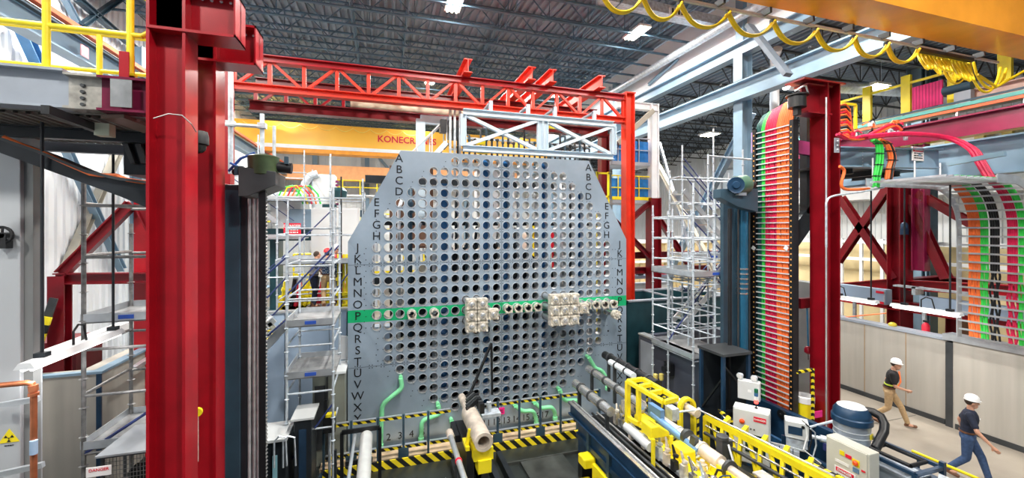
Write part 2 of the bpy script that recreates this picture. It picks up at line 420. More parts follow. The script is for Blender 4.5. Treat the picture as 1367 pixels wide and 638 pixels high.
hcol(13.3, 32, 0, 12.1, .5, .42, BLUEG, 'farthest pale blue building column of the right hand line')
b = MB(); b.bar((13.3, 12.6, 12.6), (13.3, 12.6, 14.5), .35, .35); tag(b.build('column_stub', BLUEG), 'pale blue stub column between eave beam and roof above the runway', 'steel column')
for i, (a, c, lab, m, w) in enumerate((
    (at(853, 440, X=14.4), at(1003, 150, X=14.4), 'long blue diagonal brace rising right behind the scaffold tower', BLUEG, .28),
    (at(870, 205, X=13.8), at(1012, 470, X=13.8), 'pale beige diagonal brace falling right behind the scaffold stairs', mat('tan_steel', (.42, .40, .34)), .2),
    (at(880, 190, X=14.1), at(920, 330, X=14.1), 'thin pale diagonal brace beside the white column', GREYB, .12),
    (at(905, 78, X=13.2), at(866, 113, X=13.2), 'small blue brace in front of the clerestory strip', BLUEG, .14))):
    b = MB(); b.ibeam(a, c, w, w, .03, .03); tag(b.build('diagonal_brace', m), lab, 'steel brace')
# sloped conveyor duct under the eaves
b = MB(); b.bar(at(1000, 34, X=12.45), at(1052, 100, X=12.5), .32, .14)
tag(b.build('sloping_duct', mat('dull_duct', (.16, .19, .23), .5, .3)), 'dull grey duct slanting down between the two blue beams', 'duct')
r = thing('ventilation_duct', 'long flat silver duct near the roof, running toward the orange girder', 'duct', (9, 12, 13))
b = MB(); b.bar(at(800, -3, Y=13.5), at(975, 36, Y=13.5), .5, .35); b.build('duct_run', GALV, r)
b = MB(); g = at(905, 17, Y=13.2); b.obox(g, (.75, .1, .3)); b.build('grille', WHT, r)
for k in range(5): b = MB(); b.obox(g+V((-.28+.14*k, -.06, 0)), (.06, .03, .2)); b.build('grille_slot', BLACK, r)
b = MB(); b.tube([(14.2, 12.0, 9.4), (14.2, 12.0, 11.9), (14.0, 11.7, 12.1)], .16, 14); tag(b.build('downpipe', WHT), 'white round downpipe bending beside the tall blue column', 'pipe')
b = MB(); b.tube([at(1050, 112, Z=11.2), at(1215, 122, Z=11.2)], .24, 12); tag(b.build('spiral_duct', GALV), 'round silver duct hanging under the low roof', 'duct')
b = MB(); b.tube([at(1052, 103, Z=11.7), at(1215, 118, Z=11.7)], .12, 10); tag(b.build('roof_conduit', BLUEG), 'thin blue conduit beside the round silver duct', 'pipe')

# ------------------------------------------------------------ left crane runway and wall bracing
r = thing('crane_runway_beam', 'long grey crane runway beam receding along the left wall behind the railing', 'steel beam', (-8, 10, 10))
b = MB(); b.ibeam((-8, 3, 10.28), (-8, 40, 10.28), .62, .4, .045, .03); b.build('beam', BLUEG, r)
b = MB(); b.bar((-7.75, 3, 10.72), (-7.75, 40, 10.72), .16, .12); b.build('conductor_bar', mat('conductor_orange', (.85, .16, .06), .5), r, 'orange conductor bar')
b = MB(); b.bar((-7.86, 3, 10.58), (-7.86, 40, 10.58), .1, .1); b.build('rail', BLACK, r)
b = MB(); p = at(113, 69, X=-7.76); b.obox(p, (.02, .3, .3)); b.build('warning_sign', mat('pale_pink', (.7, .3, .35), .6), r)
for i, y in enumerate((6.5, 9.2, 12.0, 20, 29)):
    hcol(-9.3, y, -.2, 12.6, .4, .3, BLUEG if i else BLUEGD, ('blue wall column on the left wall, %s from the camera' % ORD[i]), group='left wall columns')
for a, c, lab, m, w in (
    (at(80, 180, X=-9.62), at(163, 360, X=-9.62), 'dark diagonal wall brace falling right behind the left scaffold', BLUEG, .22),
    (at(168, 180, X=-9.78), at(88, 360, X=-9.78), 'tan diagonal wall brace rising right behind the left scaffold', mat('tan_steel', (.42, .40, .34), .5), .24),
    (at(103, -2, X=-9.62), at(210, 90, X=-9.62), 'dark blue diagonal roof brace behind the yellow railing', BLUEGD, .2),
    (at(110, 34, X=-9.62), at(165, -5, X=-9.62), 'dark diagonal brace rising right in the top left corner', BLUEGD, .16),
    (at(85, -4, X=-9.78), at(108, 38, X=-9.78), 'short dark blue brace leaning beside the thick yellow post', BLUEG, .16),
    (at(26, 30, X=-9.62), at(54, 92, X=-9.62), 'blue knee brace at the left edge behind the railing', mat('mid_blue_steel', (.06, .2, .42), .4), .26)):
    b = MB(); b.ibeam(a, c, w, w, .03, .03); tag(b.build('diagonal_brace', m), lab, 'steel brace')

# ------------------------------------------------------------ bridge cranes
def bigcrane():
    r = thing('bridge_crane_girder', 'huge orange crane girder crossing the top right corner', 'crane', (12, 5.9, 9.78))
    b = MB(); b.box((.5, 5.5, 9.79), (17.6, 6.28, 11.5)); b.build('girder', ORG, r)
    b = MB(); b.bar((4.8, 6.45, 9.70), (15.2, 6.45, 9.70), .05, .05); b.build('festoon_track', GREYB, r)
    for x in [5.0+1.15*k for k in range(9)]: b = MB(); b.box((x, 6.26, 9.68), (x+.05, 6.48, 9.80)); b.build('track_bracket', CHAR, r)
    return r
bigcrane()
# festoon loops hanging from the track
r = thing('festoon_cable', 'yellow festoon cable hanging in long loops below the orange girder', 'cable', (12, 6.47, 9.66))
def fp(px): p = at(px, 20, Y=6.47); return p.x
edges = [800, 858, 908, 972, 1032, 1089, 1140, 1184, 1224]
for i in range(len(edges)-1):
    x0, x1 = fp(edges[i]), fp(edges[i+1]); pts = []
    for k in range(17):
        u = k/16; pts.append((x0+(x1-x0)*u, 6.47+.03*sin(5*u), 9.64-.36*(1-abs(2*u-1)**2.2)))
    b = MB()
    for s in (-.027, .027): b.tube([(p[0], p[1]+s, p[2]) for p in pts], .027, 7)
    b.build('cable_loop', YELC, r)
    b = MB(); b.obox((x0, 6.47, 9.64), (.09, .09, .08)); b.build('trolley', BLACK, r)
r = thing('festoon_cable_bunch', 'thick bunch of gathered yellow festoon loops left of the pink mesh panel', 'cable', (14, 6.45, 9.4))
x0, x1 = fp(1232), fp(1292)
for k in range(13):
    x = x0+(x1-x0)*k/12; d = .42+.16*random.random()+(.08 if k > 6 else 0); w = .085
    pts = [(x+w*sin(2*pi*u)+.03*random.random(), 6.47+.09*cos(2*pi*u), 9.64-d*(1-cos(2*pi*u))/2) for u in [j/12 for j in range(13)]]
    b = MB(); b.tube(pts, .028, 7); b.build('cable_loop', YELC, r)
b = MB(); b.box((x0-.15, 6.42, 9.60), (x1+.15, 6.52, 9.68)); b.build('trolley_row', BLACK, r)
r = thing('festoon_end_cable', 'yellow and black cables drooping right of the bunched loops to the end box', 'cable', (15.3, 6.5, 9.4))
for (a, c, s, m) in ((1262, 1300, .62, YELC), (1268, 1296, .58, BLACK), (1300, 1342, .72, YELC), (1306, 1350, .6, YELC)):
    xa, xc = fp(a), fp(c); b = MB()
    b.tube([(xa+(xc-xa)*u, 6.56, 9.66-s*(1-(2*u-1)**2)**.7) for u in [j/12 for j in range(13)]], .03, 7); b.build('cable', m, r)
b = MB(); b.tube([at(1305, 100, Y=6.5), at(1330, 116, Y=6.5), at(1367, 95, Y=6.3)], .035, 8); b.build('cable', YELC, r)
# amber crane far behind with its lettering
r = thing('far_bridge_crane', 'bright amber crane girder with red lettering, across the hall behind the plate', 'crane', (0, 31.7, 11))
p0, p1 = at(270, 164, Y=31.7), at(780, 190, Y=31.7)
b = MB(); b.box((-9.5, 31.7, 11.2), (12.9, 32.6, 12.75)); b.build('girder', AMB, r)
b = MB(); b.box((-9.5, 31.55, 10.95), (12.9, 31.75, 11.2)); b.build('lower_flange', WHT, r)
b = MB(); b.box((-9.5, 31.6, 10.68), (12.9, 32.6, 10.95)); b.build('bottom_plate', mat('deep_amber', (.85, .33, .02), .5), r)
for s in range(11):
    b = MB(); x = -9+1.15*s; b.tube([(x+1.15*u, 31.62, 12.6-.28*(1-(2*u-1)**2)) for u in [j/8 for j in range(9)]], .03, 5); b.build('festoon_loop', mat('pale_amber', (1, .66, .15), .5), r)
b = MB(); tp = at(544, 184, Y=31.68); b.text('KONECRANES', (tp.x, 31.68, 11.95), (1,0,0), (0,0,1), .66, bold=True)
b.build('lettering', SIGR, r, 'red capital lettering')
b = MB(); tp = at(597, 187, Y=31.68); b.text('CRL', (tp.x, 31.68, 11.8), (1,0,0), (0,0,1), .5); b.build('lettering', BLACK, r, 'small black lettering')
b = MB(); b.box((-9.5, 39.0, 9.6), (12.9, 39.8, 10.9)); tag(b.build('rear_crane_girder', mat('pale_orange', (1, .45, .2), .5)), 'pale orange crane girder farthest back, low behind the amber one', 'crane')
for i, x in enumerate((-6, -1.5, 3.2, 8)):
    hcol(x, 41.4, -.02, 14, .4, .4, BLUEG, 'grey blue column against the far white wall, %s from the left' % ('first','second','third','last')[i], group='far wall columns')
for a, c in ((at(497, 200, Y=41.84), at(527, 235, Y=41.84)),):
    b = MB(); b.ibeam(a, c, .25, .25); tag(b.build('diagonal_brace', BLUEG), 'thin diagonal brace on the far white wall left of the plate top', 'steel brace')
# far mezzanine behind the left scaffolds: deck, yellow rails
def railing(name, p, q, h, m, label, n=None, r_=.028, cat='railing', kick=False, rails=(1.0, .52)):
    p, q = V(p), V(q); L = (q-p).length; n = n or max(1, round(L/1.8)); r = thing(name, label, cat, p)
    for k in range(n+1):
        a = p+(q-p)*k/n; b = MB(); b.tube([a, a+V((0,0,h))], r_, 8); b.build('post', m, r)
    for f in rails:
        b = MB(); b.tube([p+V((0,0,h*f)), q+V((0,0,h*f))], r_, 8); b.build('rail', m, r)
    if kick: b = MB(); b.bar(p+V((0,0,.08)), q+V((0,0,.08)), .02, .12); b.build('kick_board', m, r)
    return r
r = thing('mezzanine', 'white mezzanine deck across the far hall behind the left scaffolds', 'platform', (-2, 30, -.02))
b = MB(); b.box((-7.5, 30, 5.0), (3.2, 33.5, 5.25)); b.build('deck', WHT, r)
for x in (-7.3, -4, -.5, 3.0):
    for y in (30.1, 33.3): b = MB(); b.bar((x, y, -.02), (x, y, 5.0), .15, .15, (0,1,0)); b.build('leg', GREYB, r)
b = MB(); b.box((-5.5, 33.9, 7.9), (2.0, 35.5, 8.0)); b.box((-5.5, 35.3, -.02), (-5.3, 35.5, 7.9)); b.box((1.8, 35.3, -.02), (2.0, 35.5, 7.9)); tag(b.build('upper_gallery', WHT), 'narrow white gallery near the far wall under the uppermost yellow rail', 'platform')
b = MB(); b.box((-4.5, 23.9, 2.8), (2.2, 25.5, 2.9)); b.box((-4.5, 24, -.02), (-4.3, 25.4, 2.8)); b.box((2.0, 24, -.02), (2.2, 25.4, 2.8)); tag(b.build('mid_platform', GREYB), 'grey mid platform behind the two workers', 'platform')
railing('yellow_guard_rail', (-7.5, 30.1, 5.25), (3.2, 30.1, 5.25), 1.15, YEL, 'pale yellow guard rail along the far mezzanine deck', 9, .045, kick=True)
railing('yellow_guard_rail', (-4.5, 24.0, 2.9), (2.2, 24.0, 2.9), 1.15, YEL, 'yellow guard rail on the mid platform behind the two workers', 6, .05, kick=True)
railing('yellow_guard_rail', (-5.5, 34.0, 8.0), (2.0, 34.0, 8.0), 1.1, YEL, 'uppermost pale yellow rail near the far wall', 6, .04)
# ------------------------------------------------------------ the perforated end plate
PY = 11.0; PX0 = -.167; PP = .28575; ZA = 7.2; PT = .20
PC = PX0+11.5*PP
ROWS = 'ABCDEFGHJKLMNOPQRSTUVWXY'
FIRST = [7,5,4,3,2,1,1,1,0,0,0,0]; FIRST = FIRST+FIRST[::-1]
def plate():
    zP = ZA-14*PP
    r = thing('perforated_plate', 'big grey steel reactor end plate with rows of round holes and letters A to Y', 'steel plate', (PC, PY, -.2))
    out = [(PC-3.97, -.2), (PC+3.97, -.2), (PC+3.97, 5.07), (PC+2.70, 7.41), (PC-2.70, 7.41), (PC-3.97, 5.07)]
    cu = bpy.data.curves.new('c', 'CURVE'); cu.dimensions = '2D'; cu.fill_mode = 'BOTH'; cu.extrude = PT/2
    def spl(pts):
        s = cu.splines.new('POLY'); s.points.add(len(pts)-1); s.use_cyclic_u = True
        for p, c in zip(s.points, pts): p.co = (c[0], c[1], 0, 1)
    spl(out); holes = []
    for j, f in enumerate(FIRST):
        for i in range(f, 24-f):
            x, z = PX0+i*PP, ZA-j*PP; holes.append((x, z, i, j))
            spl([(x+.108*cos(2*pi*k/24), z+.108*sin(2*pi*k/24)) for k in range(24)])
    ob = bpy.data.objects.new('c', cu); COL.objects.link(ob); dg = bpy.context.evaluated_depsgraph_get()
    me = bpy.data.meshes.new_from_object(ob.evaluated_get(dg)); b = MB()
    b.add([(v.co.x, PY+PT/2-v.co.z, v.co.y) for v in me.vertices], [tuple(p.vertices) for p in me.polygons])
    bpy.data.objects.remove(ob); bpy.data.meshes.remove(me)
    off = -.2; b.build('plate', plate_material(zP-.155+.2, zP+.155+.2), r)
    # bright rims of the holes (part of the machining)
    b = MB()
    for x, z, i, j in holes:
        b.pipe((x, PY-.012, z), (x, PY+PT+.02, z), .118, .1055, 20)
    o = b.build('hole_rims', mat('hole_rim_steel', (.66, .70, .74), .3, .6, .1, 6), r); o['kind'] = 'stuff'
    # small drilled holes: crosses of four along the seams and pairs at each hole
    b = MB()
    def dot(x, z, rr=.013): b.lathe([(0, .004), (rr, .004), (rr, 0)], (x, PY-.001, z), (0,-1,0), 6)
    for j in range(23):
        z = ZA-(j+.5)*PP
        if 0 <= j < 23:
            for dx in (-.035, .035):
                for dz in (-.035, .035): dot(PC+dx, z+dz, .014)
    for jj in (9.5, 18.5+.0):
        z = ZA-jj*PP
        for i in range(-2, 25):
            for dx in (-.035, .035):
                for dz in (-.035, .035): dot(PX0+(i+.5)*PP+dx, z+dz)
        for s in (-1, 1):
            for k in (-1, 0, 1):
                for dz in (-.035, .035): dot(PC+s*3.74+k*.06, z+dz)
    for x, z, i, j in holes:
        dot(x+.06, z-.135, .010)
        if j > 9: dot(x-.135, z-.02, .010)
        if i == FIRST[j]:
            dot(x-.26, z-.02, .013); dot(x-.3, z-.15, .013)
        if i == 23-FIRST[j]: dot(x+.2, z-.15, .012); dot(x+.3, z-.15, .012)
    dot(PX0+23.2*PP, ZA-17.1*PP, .03)
    o = b.build('drilled_holes', BLACK, r); o['kind'] = 'stuff'
    b = MB()
    for jj in (9.5, 18.5): b.box((PC-3.97, PY-.002, ZA-jj*PP-.004), (PC+3.97, PY+.001, ZA-jj*PP+.004))
    b.box((PC-.004, PY-.002, -.1), (PC+.004, PY+.001, 7.41)); b.build('seam', CHAR, r)
    for s in (-1, 1):
        for j, ch in enumerate(ROWS):
            if j < 4: x = PC+s*(11.5-2.0)*PP+s*.02
            elif j < 8: x = PC+s*12.15*PP-s*.18
            else: x = PC+s*3.74
            if 4 <= j < 8: x = PC+s*3.29-s*.0
            if j < 4: x = PC+s*(2.68 if s > 0 else 2.74)
            z = ZA-j*PP
            if j == 19: z -= .0
            b = MB(); b.text(ch, (x, PY-.002, z), (1,0,0), (0,0,1), .29); b.build('row_letter', BLACK, r)
    for i in list(range(1, 5))+list(range(8, 17)):
        b = MB(); b.text(str(i+1), (PX0+i*PP, PY-.002, .06), (1,0,0), (0,0,1), .25); b.build('column_number', BLACK, r)
    b = MB(); p = at(666, 549, Y=PY-.02); b.box((p.x-.12, PY-.03, p.z-.09), (p.x+.16, PY-.004, p.z+.09)); b.build('notice', PINK, r, 'magenta paper notice')
    b = MB(); b.marks((p.x+.02, PY-.033, p.z), (1,0,0), .2, .1, 2); b.build('notice_print', BLACK, r)
    # two vertical stiffeners that keep it upright
    for s in (-1, 1):
        b = MB(); b.extr([(PC+s*3.6, PY+PT+.01, -.2), (PC+s*3.6, PY+PT+.01, 4.5), (PC+s*3.6, PY+1.5, -.2)], (.08, 0, 0)); b.build('rear_stiffener', DARK, r)
    return holes
HOLES = plate()
def hole(i, row): j = ROWS.index(row); return PX0+i*PP, ZA-j*PP
# things seen through the holes: blue panels, pale screens, dark vessel
for k, (i, wd, z0, z1) in enumerate(((6, .16, 1.2, 6.6), (10.05, .22, .6, 7.6), (12.1, .24, .8, 7.6), (16.1, .26, .8, 7.6), (20.15, .26, .9, 7.2))):
    x = PX0+round(i)*PP; x *= 1.02; wd = .12
    b = MB(); z1 = min(z1, 7.35); b.box((x-wd, 11.3, -.2), (x+wd, 11.42, z1)); b.box((x-wd-.01, 11.29, -.2), (x+wd+.01, 11.5, -.1)); b.box((x-wd-.01, 11.29, z1), (x+wd+.01, 11.44, z1+.03))
    tag(b.build('support_post', mat('deep_blue_paint', (.03, .17, .42), .4, 0, .12, 2)), 'upright blue post seen through the plate holes, %s' % ('leftmost of the row', 'left of the middle seam', 'right of the middle seam', 'fourth from the left', 'rightmost of the row')[k], 'post')
r = thing('dark_vessel', 'dark steel vessel behind the lower half of the perforated plate', 'machine', (3, 12.6, -.02))
b = MB(); b.lathe([(2.3, 0), (2.75, .15), (2.75, 2.2), (2.3, 2.35)], (3.1, 12.2, 3.3-1.1), (0, 1, 0), 40); b.build('shell', DARK, r)
for x in (.6, 5.2): b = MB(); b.box((x, 12.4, -.02), (x+.4, 14.2, 1.2)); b.build('saddle', DARK, r)
pan = [('pale_screen', WHT, 'white', (14.2, 3.6), (1.6, 7.4)), ('pale_screen', LBLU, 'pale blue', (2.6, 2.6), (-1.9, 4.6)), ('tarp_screen', TANS, 'tan', (4.9, 1.0), (-.02, 3.3))]
for (xa, xb, z0, z1, m, yy, lab) in ((3.4, 4.9, 4.6, 7.6, WHT, 15.4, 'white cabinet seen through the upper middle holes'),
        (.2, 1.7, 4.7, 7.6, mat('brown_panel', (.16, .08, .05), .6), 15.0, 'brown cabinet seen through the upper left holes'),
        (-1.3, 1.3, -.02, 2.3, LBLU, 13.6, 'pale blue low screen seen through the lower left holes'),
        (4.9, 7.0, -.02, 2.4, TANS, 15.6, 'tan low screen seen through the lower right holes'),
        (5.6, 8.2, 3.4, 5.2, mat('mixed_white', (.7, .7, .68), .5), 17.5, 'pale cabinet seen through the right holes'),
        (6.4, 7.4, 4.3, 5.3, SIGR, 16.9, 'red box seen through the right holes'),
        (5.9, 6.4, 5.2, 5.8, YEL, 16.3, 'yellow box seen through the right holes'),
        (-2.6, -.9, 3.5, 6.2, OFFW, 17.0, 'pale cabinet seen through the left holes')):
    b = MB(); b.box((xa, yy, z0), (xb, yy+.5, z1)); b.box((xa+.06, yy-.03, z0+.06), ((xa+xb)/2-.02, yy, z1-.06)); b.box(((xa+xb)/2+.02, yy-.03, z0+.06), (xb-.06, yy, z1-.06))
    for q in (xa+.1, xb-.2): b.box((q, yy+.1, -.02), (q+.1, yy+.2, z0))
    tag(b.build('storage_cabinet', m), lab, 'cabinet')

r = thing('hole_darkening_pipes', 'rows of added dark and grey upright pipes that darken the plate holes from behind', 'pipework', (3, 12, -.02))  # dark clutter added behind the plate to darken the view through its holes
random.seed(4)
for k in range(30):
    x = -.3+.235*k+.08*random.random(); y = 11.75+.5*random.random(); z0 = random.choice((-.02, -.02, 3.0, 4.2)); z1 = random.uniform(5.2, 7.3)
    z0 = -.02; b = MB(); rr = random.uniform(.04, .10); b.tube([(x, y, z0), (x, y, z1-.3), (x+.1, y+.3, z1)], rr, 8)
    for q in range(3): zz = random.uniform(1, z1-.4); b.pipe((x, y, zz), (x, y, zz+.12), rr*1.5, rr*.9, 8)
    b.build('filler_pipe', random.choice((BLACK, DARK, CHAR, BLUEGD, DARK, GREYB, WHT)), r)
for z in (3.9, 5.6, 6.8): b = MB(); b.bar((-.5, 12.4, z), (6.9, 12.4, z), .18, .22); b.build('cross_rail', DARK, r)
# fittings standing out of the holes on the plate
def fitting_block(cols, rows, label, extra=()):
    cells = [(i, r_) for i in cols for r_ in rows]+list(extra)
    x0, z0 = hole(cells[0][0], cells[0][1]); r = thing('end_fitting_block', label, 'fitting', (x0, PY-.9, z0))
    for i, rw in cells:
        x, z = hole(i, rw); y = PY-.78
        b = MB(); h = .132
        b.box((x-h, y, z-h), (x+h, y+.20, z+h))
        for sx in (-1, 1):
            for sz in (-1, 1): b.lathe([(.0, .05), (.028, .05), (.034, 0)], (x+sx*.105, y, z+sz*.105), (0,-1,0), 8)
        b.pipe((x, y-.03, z), (x, y+.02, z), .10, .07, 18)
        o = b.build('face', CREAM, r)
        b = MB(); b.lathe([(0, .06), (.045, .055), (.05, .01), (.07, 0)], (x, y-.012, z), (0,-1,0), 14)
        for k in range(3): b.bar((x, y-.035, z), (x+.07*cos(2.1*k+.5), y-.035, z+.07*sin(2.1*k+.5)), .018)
        b.build('centre_plug', mat('plug_silver', (.85, .87, .9), .18, .8, .1, 9), o)
        b = MB(); b.pipe((x, y+.2, z), (x, PY+.05, z), .085, .06, 16); b.build('neck', mat('grey_neck', (.42, .45, .48), .3, .7), r)
fitting_block((8, 9), 'OPQ', 'cream square fitting block three rows high, left one of two on the plate', ((10, 'P'),))
fitting_block((16, 17, 18), 'OPQ', 'cream square fitting block three by three, right one of two on the plate', ((19, 'P'),))
r = thing('end_fitting', 'single cream round fitting hanging at the right end below row P', 'fitting', (*[hole(23, 'Q')[0], PY-.5], hole(23, 'Q')[1]))
x, z = hole(23, 'Q'); b = MB(); b.pipe((x, PY-.55, z), (x, PY+.05, z), .08, .05, 16); b.build('neck', STEEL, r)
b = MB(); b.lathe([(0, .08), (.05, .08), (.06, .03), (.13, .03), (.13, -.1), (.08, -.12)], (x, PY-.55, z), (0,-1,0), 14)
for k in range(8): b.ball((x+.115*cos(k*pi/4), PY-.6, z+.115*sin(k*pi/4)), .03, 6)
b.build('flange', CREAM, r)
for i in list(range(12, 16))+list(range(20, 24))+[3, 5]:
    x, z = hole(i, 'P'); L = .22 if i < 16 else .42
    r = thing('end_fitting_tube', 'short bright steel tube in a row P hole, %s' % {12:'first right of the left block',13:'second right of the left block',14:'second left of the right block',15:'touching the right block on its left',20:'first right of the right block',21:'second right of the right block',22:'last but one at the right end',23:'last at the right end',3:'alone far left of the left block',5:'alone near the left block'}[i], 'tube', (x, PY-L, z), 'row P tubes %s' % ('between the blocks' if 11 < i < 16 else ('right' if i > 16 else 'left')))
    b = MB(); b.pipe((x, PY-L, z), (x, PY+.03, z), .105, .082, 20); b.build('sleeve', STEEL, r)
    b = MB(); b.pipe((x, PY-L-.02, z), (x, PY-L+.06, z), .118, .082, 20)
    for k in range(4): b.obox((x+.1*cos(.8+k*pi/2), PY-L-.03, z+.1*sin(.8+k*pi/2)), (.05, .06, .05))
    b.build('collar', CREAM, r)
b = MB(); x, z = hole(8, 'A'); b.tube([(x+.2, PY-.06, ZA+.6), (x+.05, PY-.05, ZA+.1), (x+.02, PY-.05, ZA-.1)], .018, 6)
# pale green tubes in front of the plate
def gtube(px, label):
    pts = [at(a, c, Y=PY-.16) for a, c in px]; r = thing('green_tube', label, 'tube', pts[-1])
    sm = []
    for i, p in enumerate(pts):
        if i in (0, len(pts)-1): sm.append(p); continue
        a, c = pts[i-1], pts[i+1]; d = min(.14, (p-a).length*.4, (c-p).length*.4)
        q0, q1 = p+(a-p).normalized()*d, p+(c-p).normalized()*d
        for k in range(5): u = k/4; sm.append(q0*(1-u)**2+p*2*u*(1-u)+q1*u*u)
    b = MB(); b.tube(sm, .058, 12); b.build('tube', PGRN, r)
    b = MB(); p = pts[0]; b.tube([p, p+V((0,.15,0))], .05, 12); b.build('elbow', PGRN, r)
    b = MB(); p = pts[-1]; b.lathe([(.075, 0), (.075, .08), (.058, .09)], p, (0,0,1), 12); b.build('foot', PGRN, r)
gtube([(535, 505), (537, 518), (510, 540), (508, 597)], 'tall pale green bent tube at the lower left of the plate')
gtube([(585, 541), (588, 553), (563, 561), (562, 588)], 'short pale green bent tube above numbers three and four')
gtube([(603, 562), (605, 572), (608, 580)], 'smallest pale green tube stub beside the white launcher barrel')
gtube([(688, 542), (697, 549), (712, 548), (716, 560), (716, 568)], 'pale green bent tube right of the magenta notice, first of two alike')
gtube([(714, 538), (722, 545), (736, 543), (741, 550), (741, 560)], 'pale green bent tube right of the magenta notice, second of two alike')
gtube([(747, 520), (753, 535), (772, 534), (773, 548)], 'pale green bent tube crossing the striped rail near the silver barrels')
gtube([(786, 477), (795, 492), (803, 494), (811, 506), (811, 520)], 'pale green zigzag tube at the lower right of the plate')

# hazard striped fence in front of the plate
r = thing('striped_fence', 'low fence with yellow and black striped rails in front of the plate', 'fence', (2, 10.2, -.2))
FX0, FX1 = xat(432, 10.2), xat(800, 10.2)
n = 12
for k in range(n+1):
    x = FX0+(FX1-FX0)*k/n
    if 4.6 < k < 6.2: continue
    b = MB(); b.bar((x, 10.2, -.2), (x, 10.2, .95), .05, .05, (0,1,0)); b.box((x-.09, 10.12, -.2), (x+.09, 10.28, -.18))
    if k % 2: b.box((x-.12, 10.16, -.2), (x+.12, 10.22, .16))
    b.build('post', BLUEGD, r)
for k in range(n):
    x0, x1 = FX0+(FX1-FX0)*k/n+.04, FX0+(FX1-FX0)*(k+1)/n-.04
    if 4.6 <= k <= 5.3: continue
    for z, h in ((.86, .07), (.14, .08)):
        b = MB(); b.box((x0, 10.17, z), (x1, 10.2, z+h)); b.build('striped_rail', HAZ, r)
        b = MB(); b.box((x0, 10.16, z+h), (x1, 10.22, z+h+.02)); b.build('top_edge', ALU, r)
b = MB(); b.box((FX0, 10.0, -.2), (FX1, 10.04, .0)); b.build('kick_plate', HAZB, r)
b = MB(); b.box((FX0-.1, 10.3, -.2), (FX1+.2, 10.85, -.12)); tag(b.build('concrete_ledge', TANF), 'tan concrete ledge along the foot of the perforated plate', 'ledge')

# ------------------------------------------------------------ red trusses above the plate
def truss(name, x0, x1, y, z0, z1, npan, label, m=RED, m2=REDO):
    r = thing(name, label, 'truss', (x0, y, z0))
    b = MB(); b.ibeam((x0, y, z1-.09), (x1, y, z1-.09), .2, .26, .025, .02); b.build('top_chord', m, r)
    b = MB(); b.ibeam((x0, y, z0+.09), (x1, y, z0+.09), .2, .26, .025, .02); b.build('bottom_chord', m2, r)
    for k in range(npan+1):
        x = x0+(x1-x0)*k/npan
        b = MB(); b.bar((x, y, z0+.15), (x, y, z1-.15), .1, .1, (0,1,0)); b.build('post', m2, r)
        if k < npan:
            xx = x0+(x1-x0)*(k+1)/npan; a, c = (z0+.15, z1-.15) if k % 2 == 0 else (z1-.15, z0+.15)
            b = MB(); b.bar((x+.05, y, a), (xx-.05, y, c), .07, .1, (0,1,0)); b.build('diagonal', m2, r)
    return r
truss('red_truss', -3.9, 8.25, 13.0, 9.2, 10.2, 14, 'long bright red steel truss spanning above the plate, front one of two')
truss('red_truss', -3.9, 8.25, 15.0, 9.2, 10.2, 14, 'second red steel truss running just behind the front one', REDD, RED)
def redcol(x, y, z0, z1, label, w=.34, m=RED):
    r = thing('red_column', label, 'steel column', (x, y, z0))
    b = MB(); b.ibeam((x, y, z0), (x, y, z1), w, w*.9, .03, .025, (1,0,0)); b.build('shaft', m, r)
    b = MB(); b.box((x-w*.7, y-w*.7, z0), (x+w*.7, y+w*.7, z0+.04)); b.build('base_plate', m, r)
    b = MB(); b.box((x-w*.55, y-w*.55, z1), (x+w*.55, y+w*.55, z1+.04)); b.build('cap_plate', m, r)
    return r
redcol(-4.12, 13.0, -.02, 10.2, 'red column under the left end of the front truss', .36)
redcol(8.45, 13.0, -.02, 10.25, 'bright red column under the right end of the front truss', .36, REDO)
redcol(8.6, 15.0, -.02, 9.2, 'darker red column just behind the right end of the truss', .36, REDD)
for px, lab in ((626, 'leftmost'), (712, 'second'), (740, 'third'), (806, 'rightmost')):
    x = xat(px, 12.4); b = MB(); b.ibeam((x, 12.5, 10.42), (x, 17.5, 10.42), .42, .26, .03, .025); b.build
    tag(b.build('cross_beam', REDO), 'red cross beam lying end-on across the trusses, %s of four' % lab, 'steel beam')
b = MB(); b.ibeam((-3.8, 14.0, 9.05), (8.2, 14.0, 9.05), .3, .3); tag(b.build('underslung_beam', REDD), 'dark red beam slung under the two trusses', 'steel beam')
b = MB(); b.tube([(-1, 14.0, 9.36), (7.8, 14.0, 9.36)], .15, 12); tag(b.build('cream_pipe', mat('cream_pipe_paint', (.72, .68, .5), .5)), 'cream pipe lying inside the red trusses', 'pipe')
# pale blue frame with crossed diagonals under the truss
r = thing('pale_blue_truss', 'pale blue steel frame with crossed diagonals hanging under the red truss', 'steel frame', (2.2, 12.1, 7.8))
PB = mat('pale_blue_paint', (.55, .68, .78), .42, 0, .06, 2)
fx0, fx1, fz0, fz1, fy = 2.25, 7.3, 7.78, 8.86, 12.1
for z in (fz0, fz1): b = MB(); b.ibeam((fx0, fy, z), (fx1, fy, z), .18, .18, .02, .02); b.build('chord', PB, r)
for x in (fx0, (fx0+fx1)/2-.09, (fx0+fx1)/2+.09, fx1): b = MB(); b.ibeam((x, fy, fz0+.07), (x, fy, fz1-.07), .17, .16, .02, .02, (1,0,0)); b.build('post', PB, r)
for a, c in ((fx0+.1, (fx0+fx1)/2-.2), ((fx0+fx1)/2+.2, fx1-.1)):
    b = MB(); b.bar((a, fy, fz0+.1), (c, fy, fz1-.1), .1, .12, (0,1,0)); b.build('diagonal', PB, r)
    b = MB(); b.bar((a, fy+.02, fz1-.1), (c, fy+.02, fz0+.1), .1, .12, (0,1,0)); b.build('diagonal', PB, r)
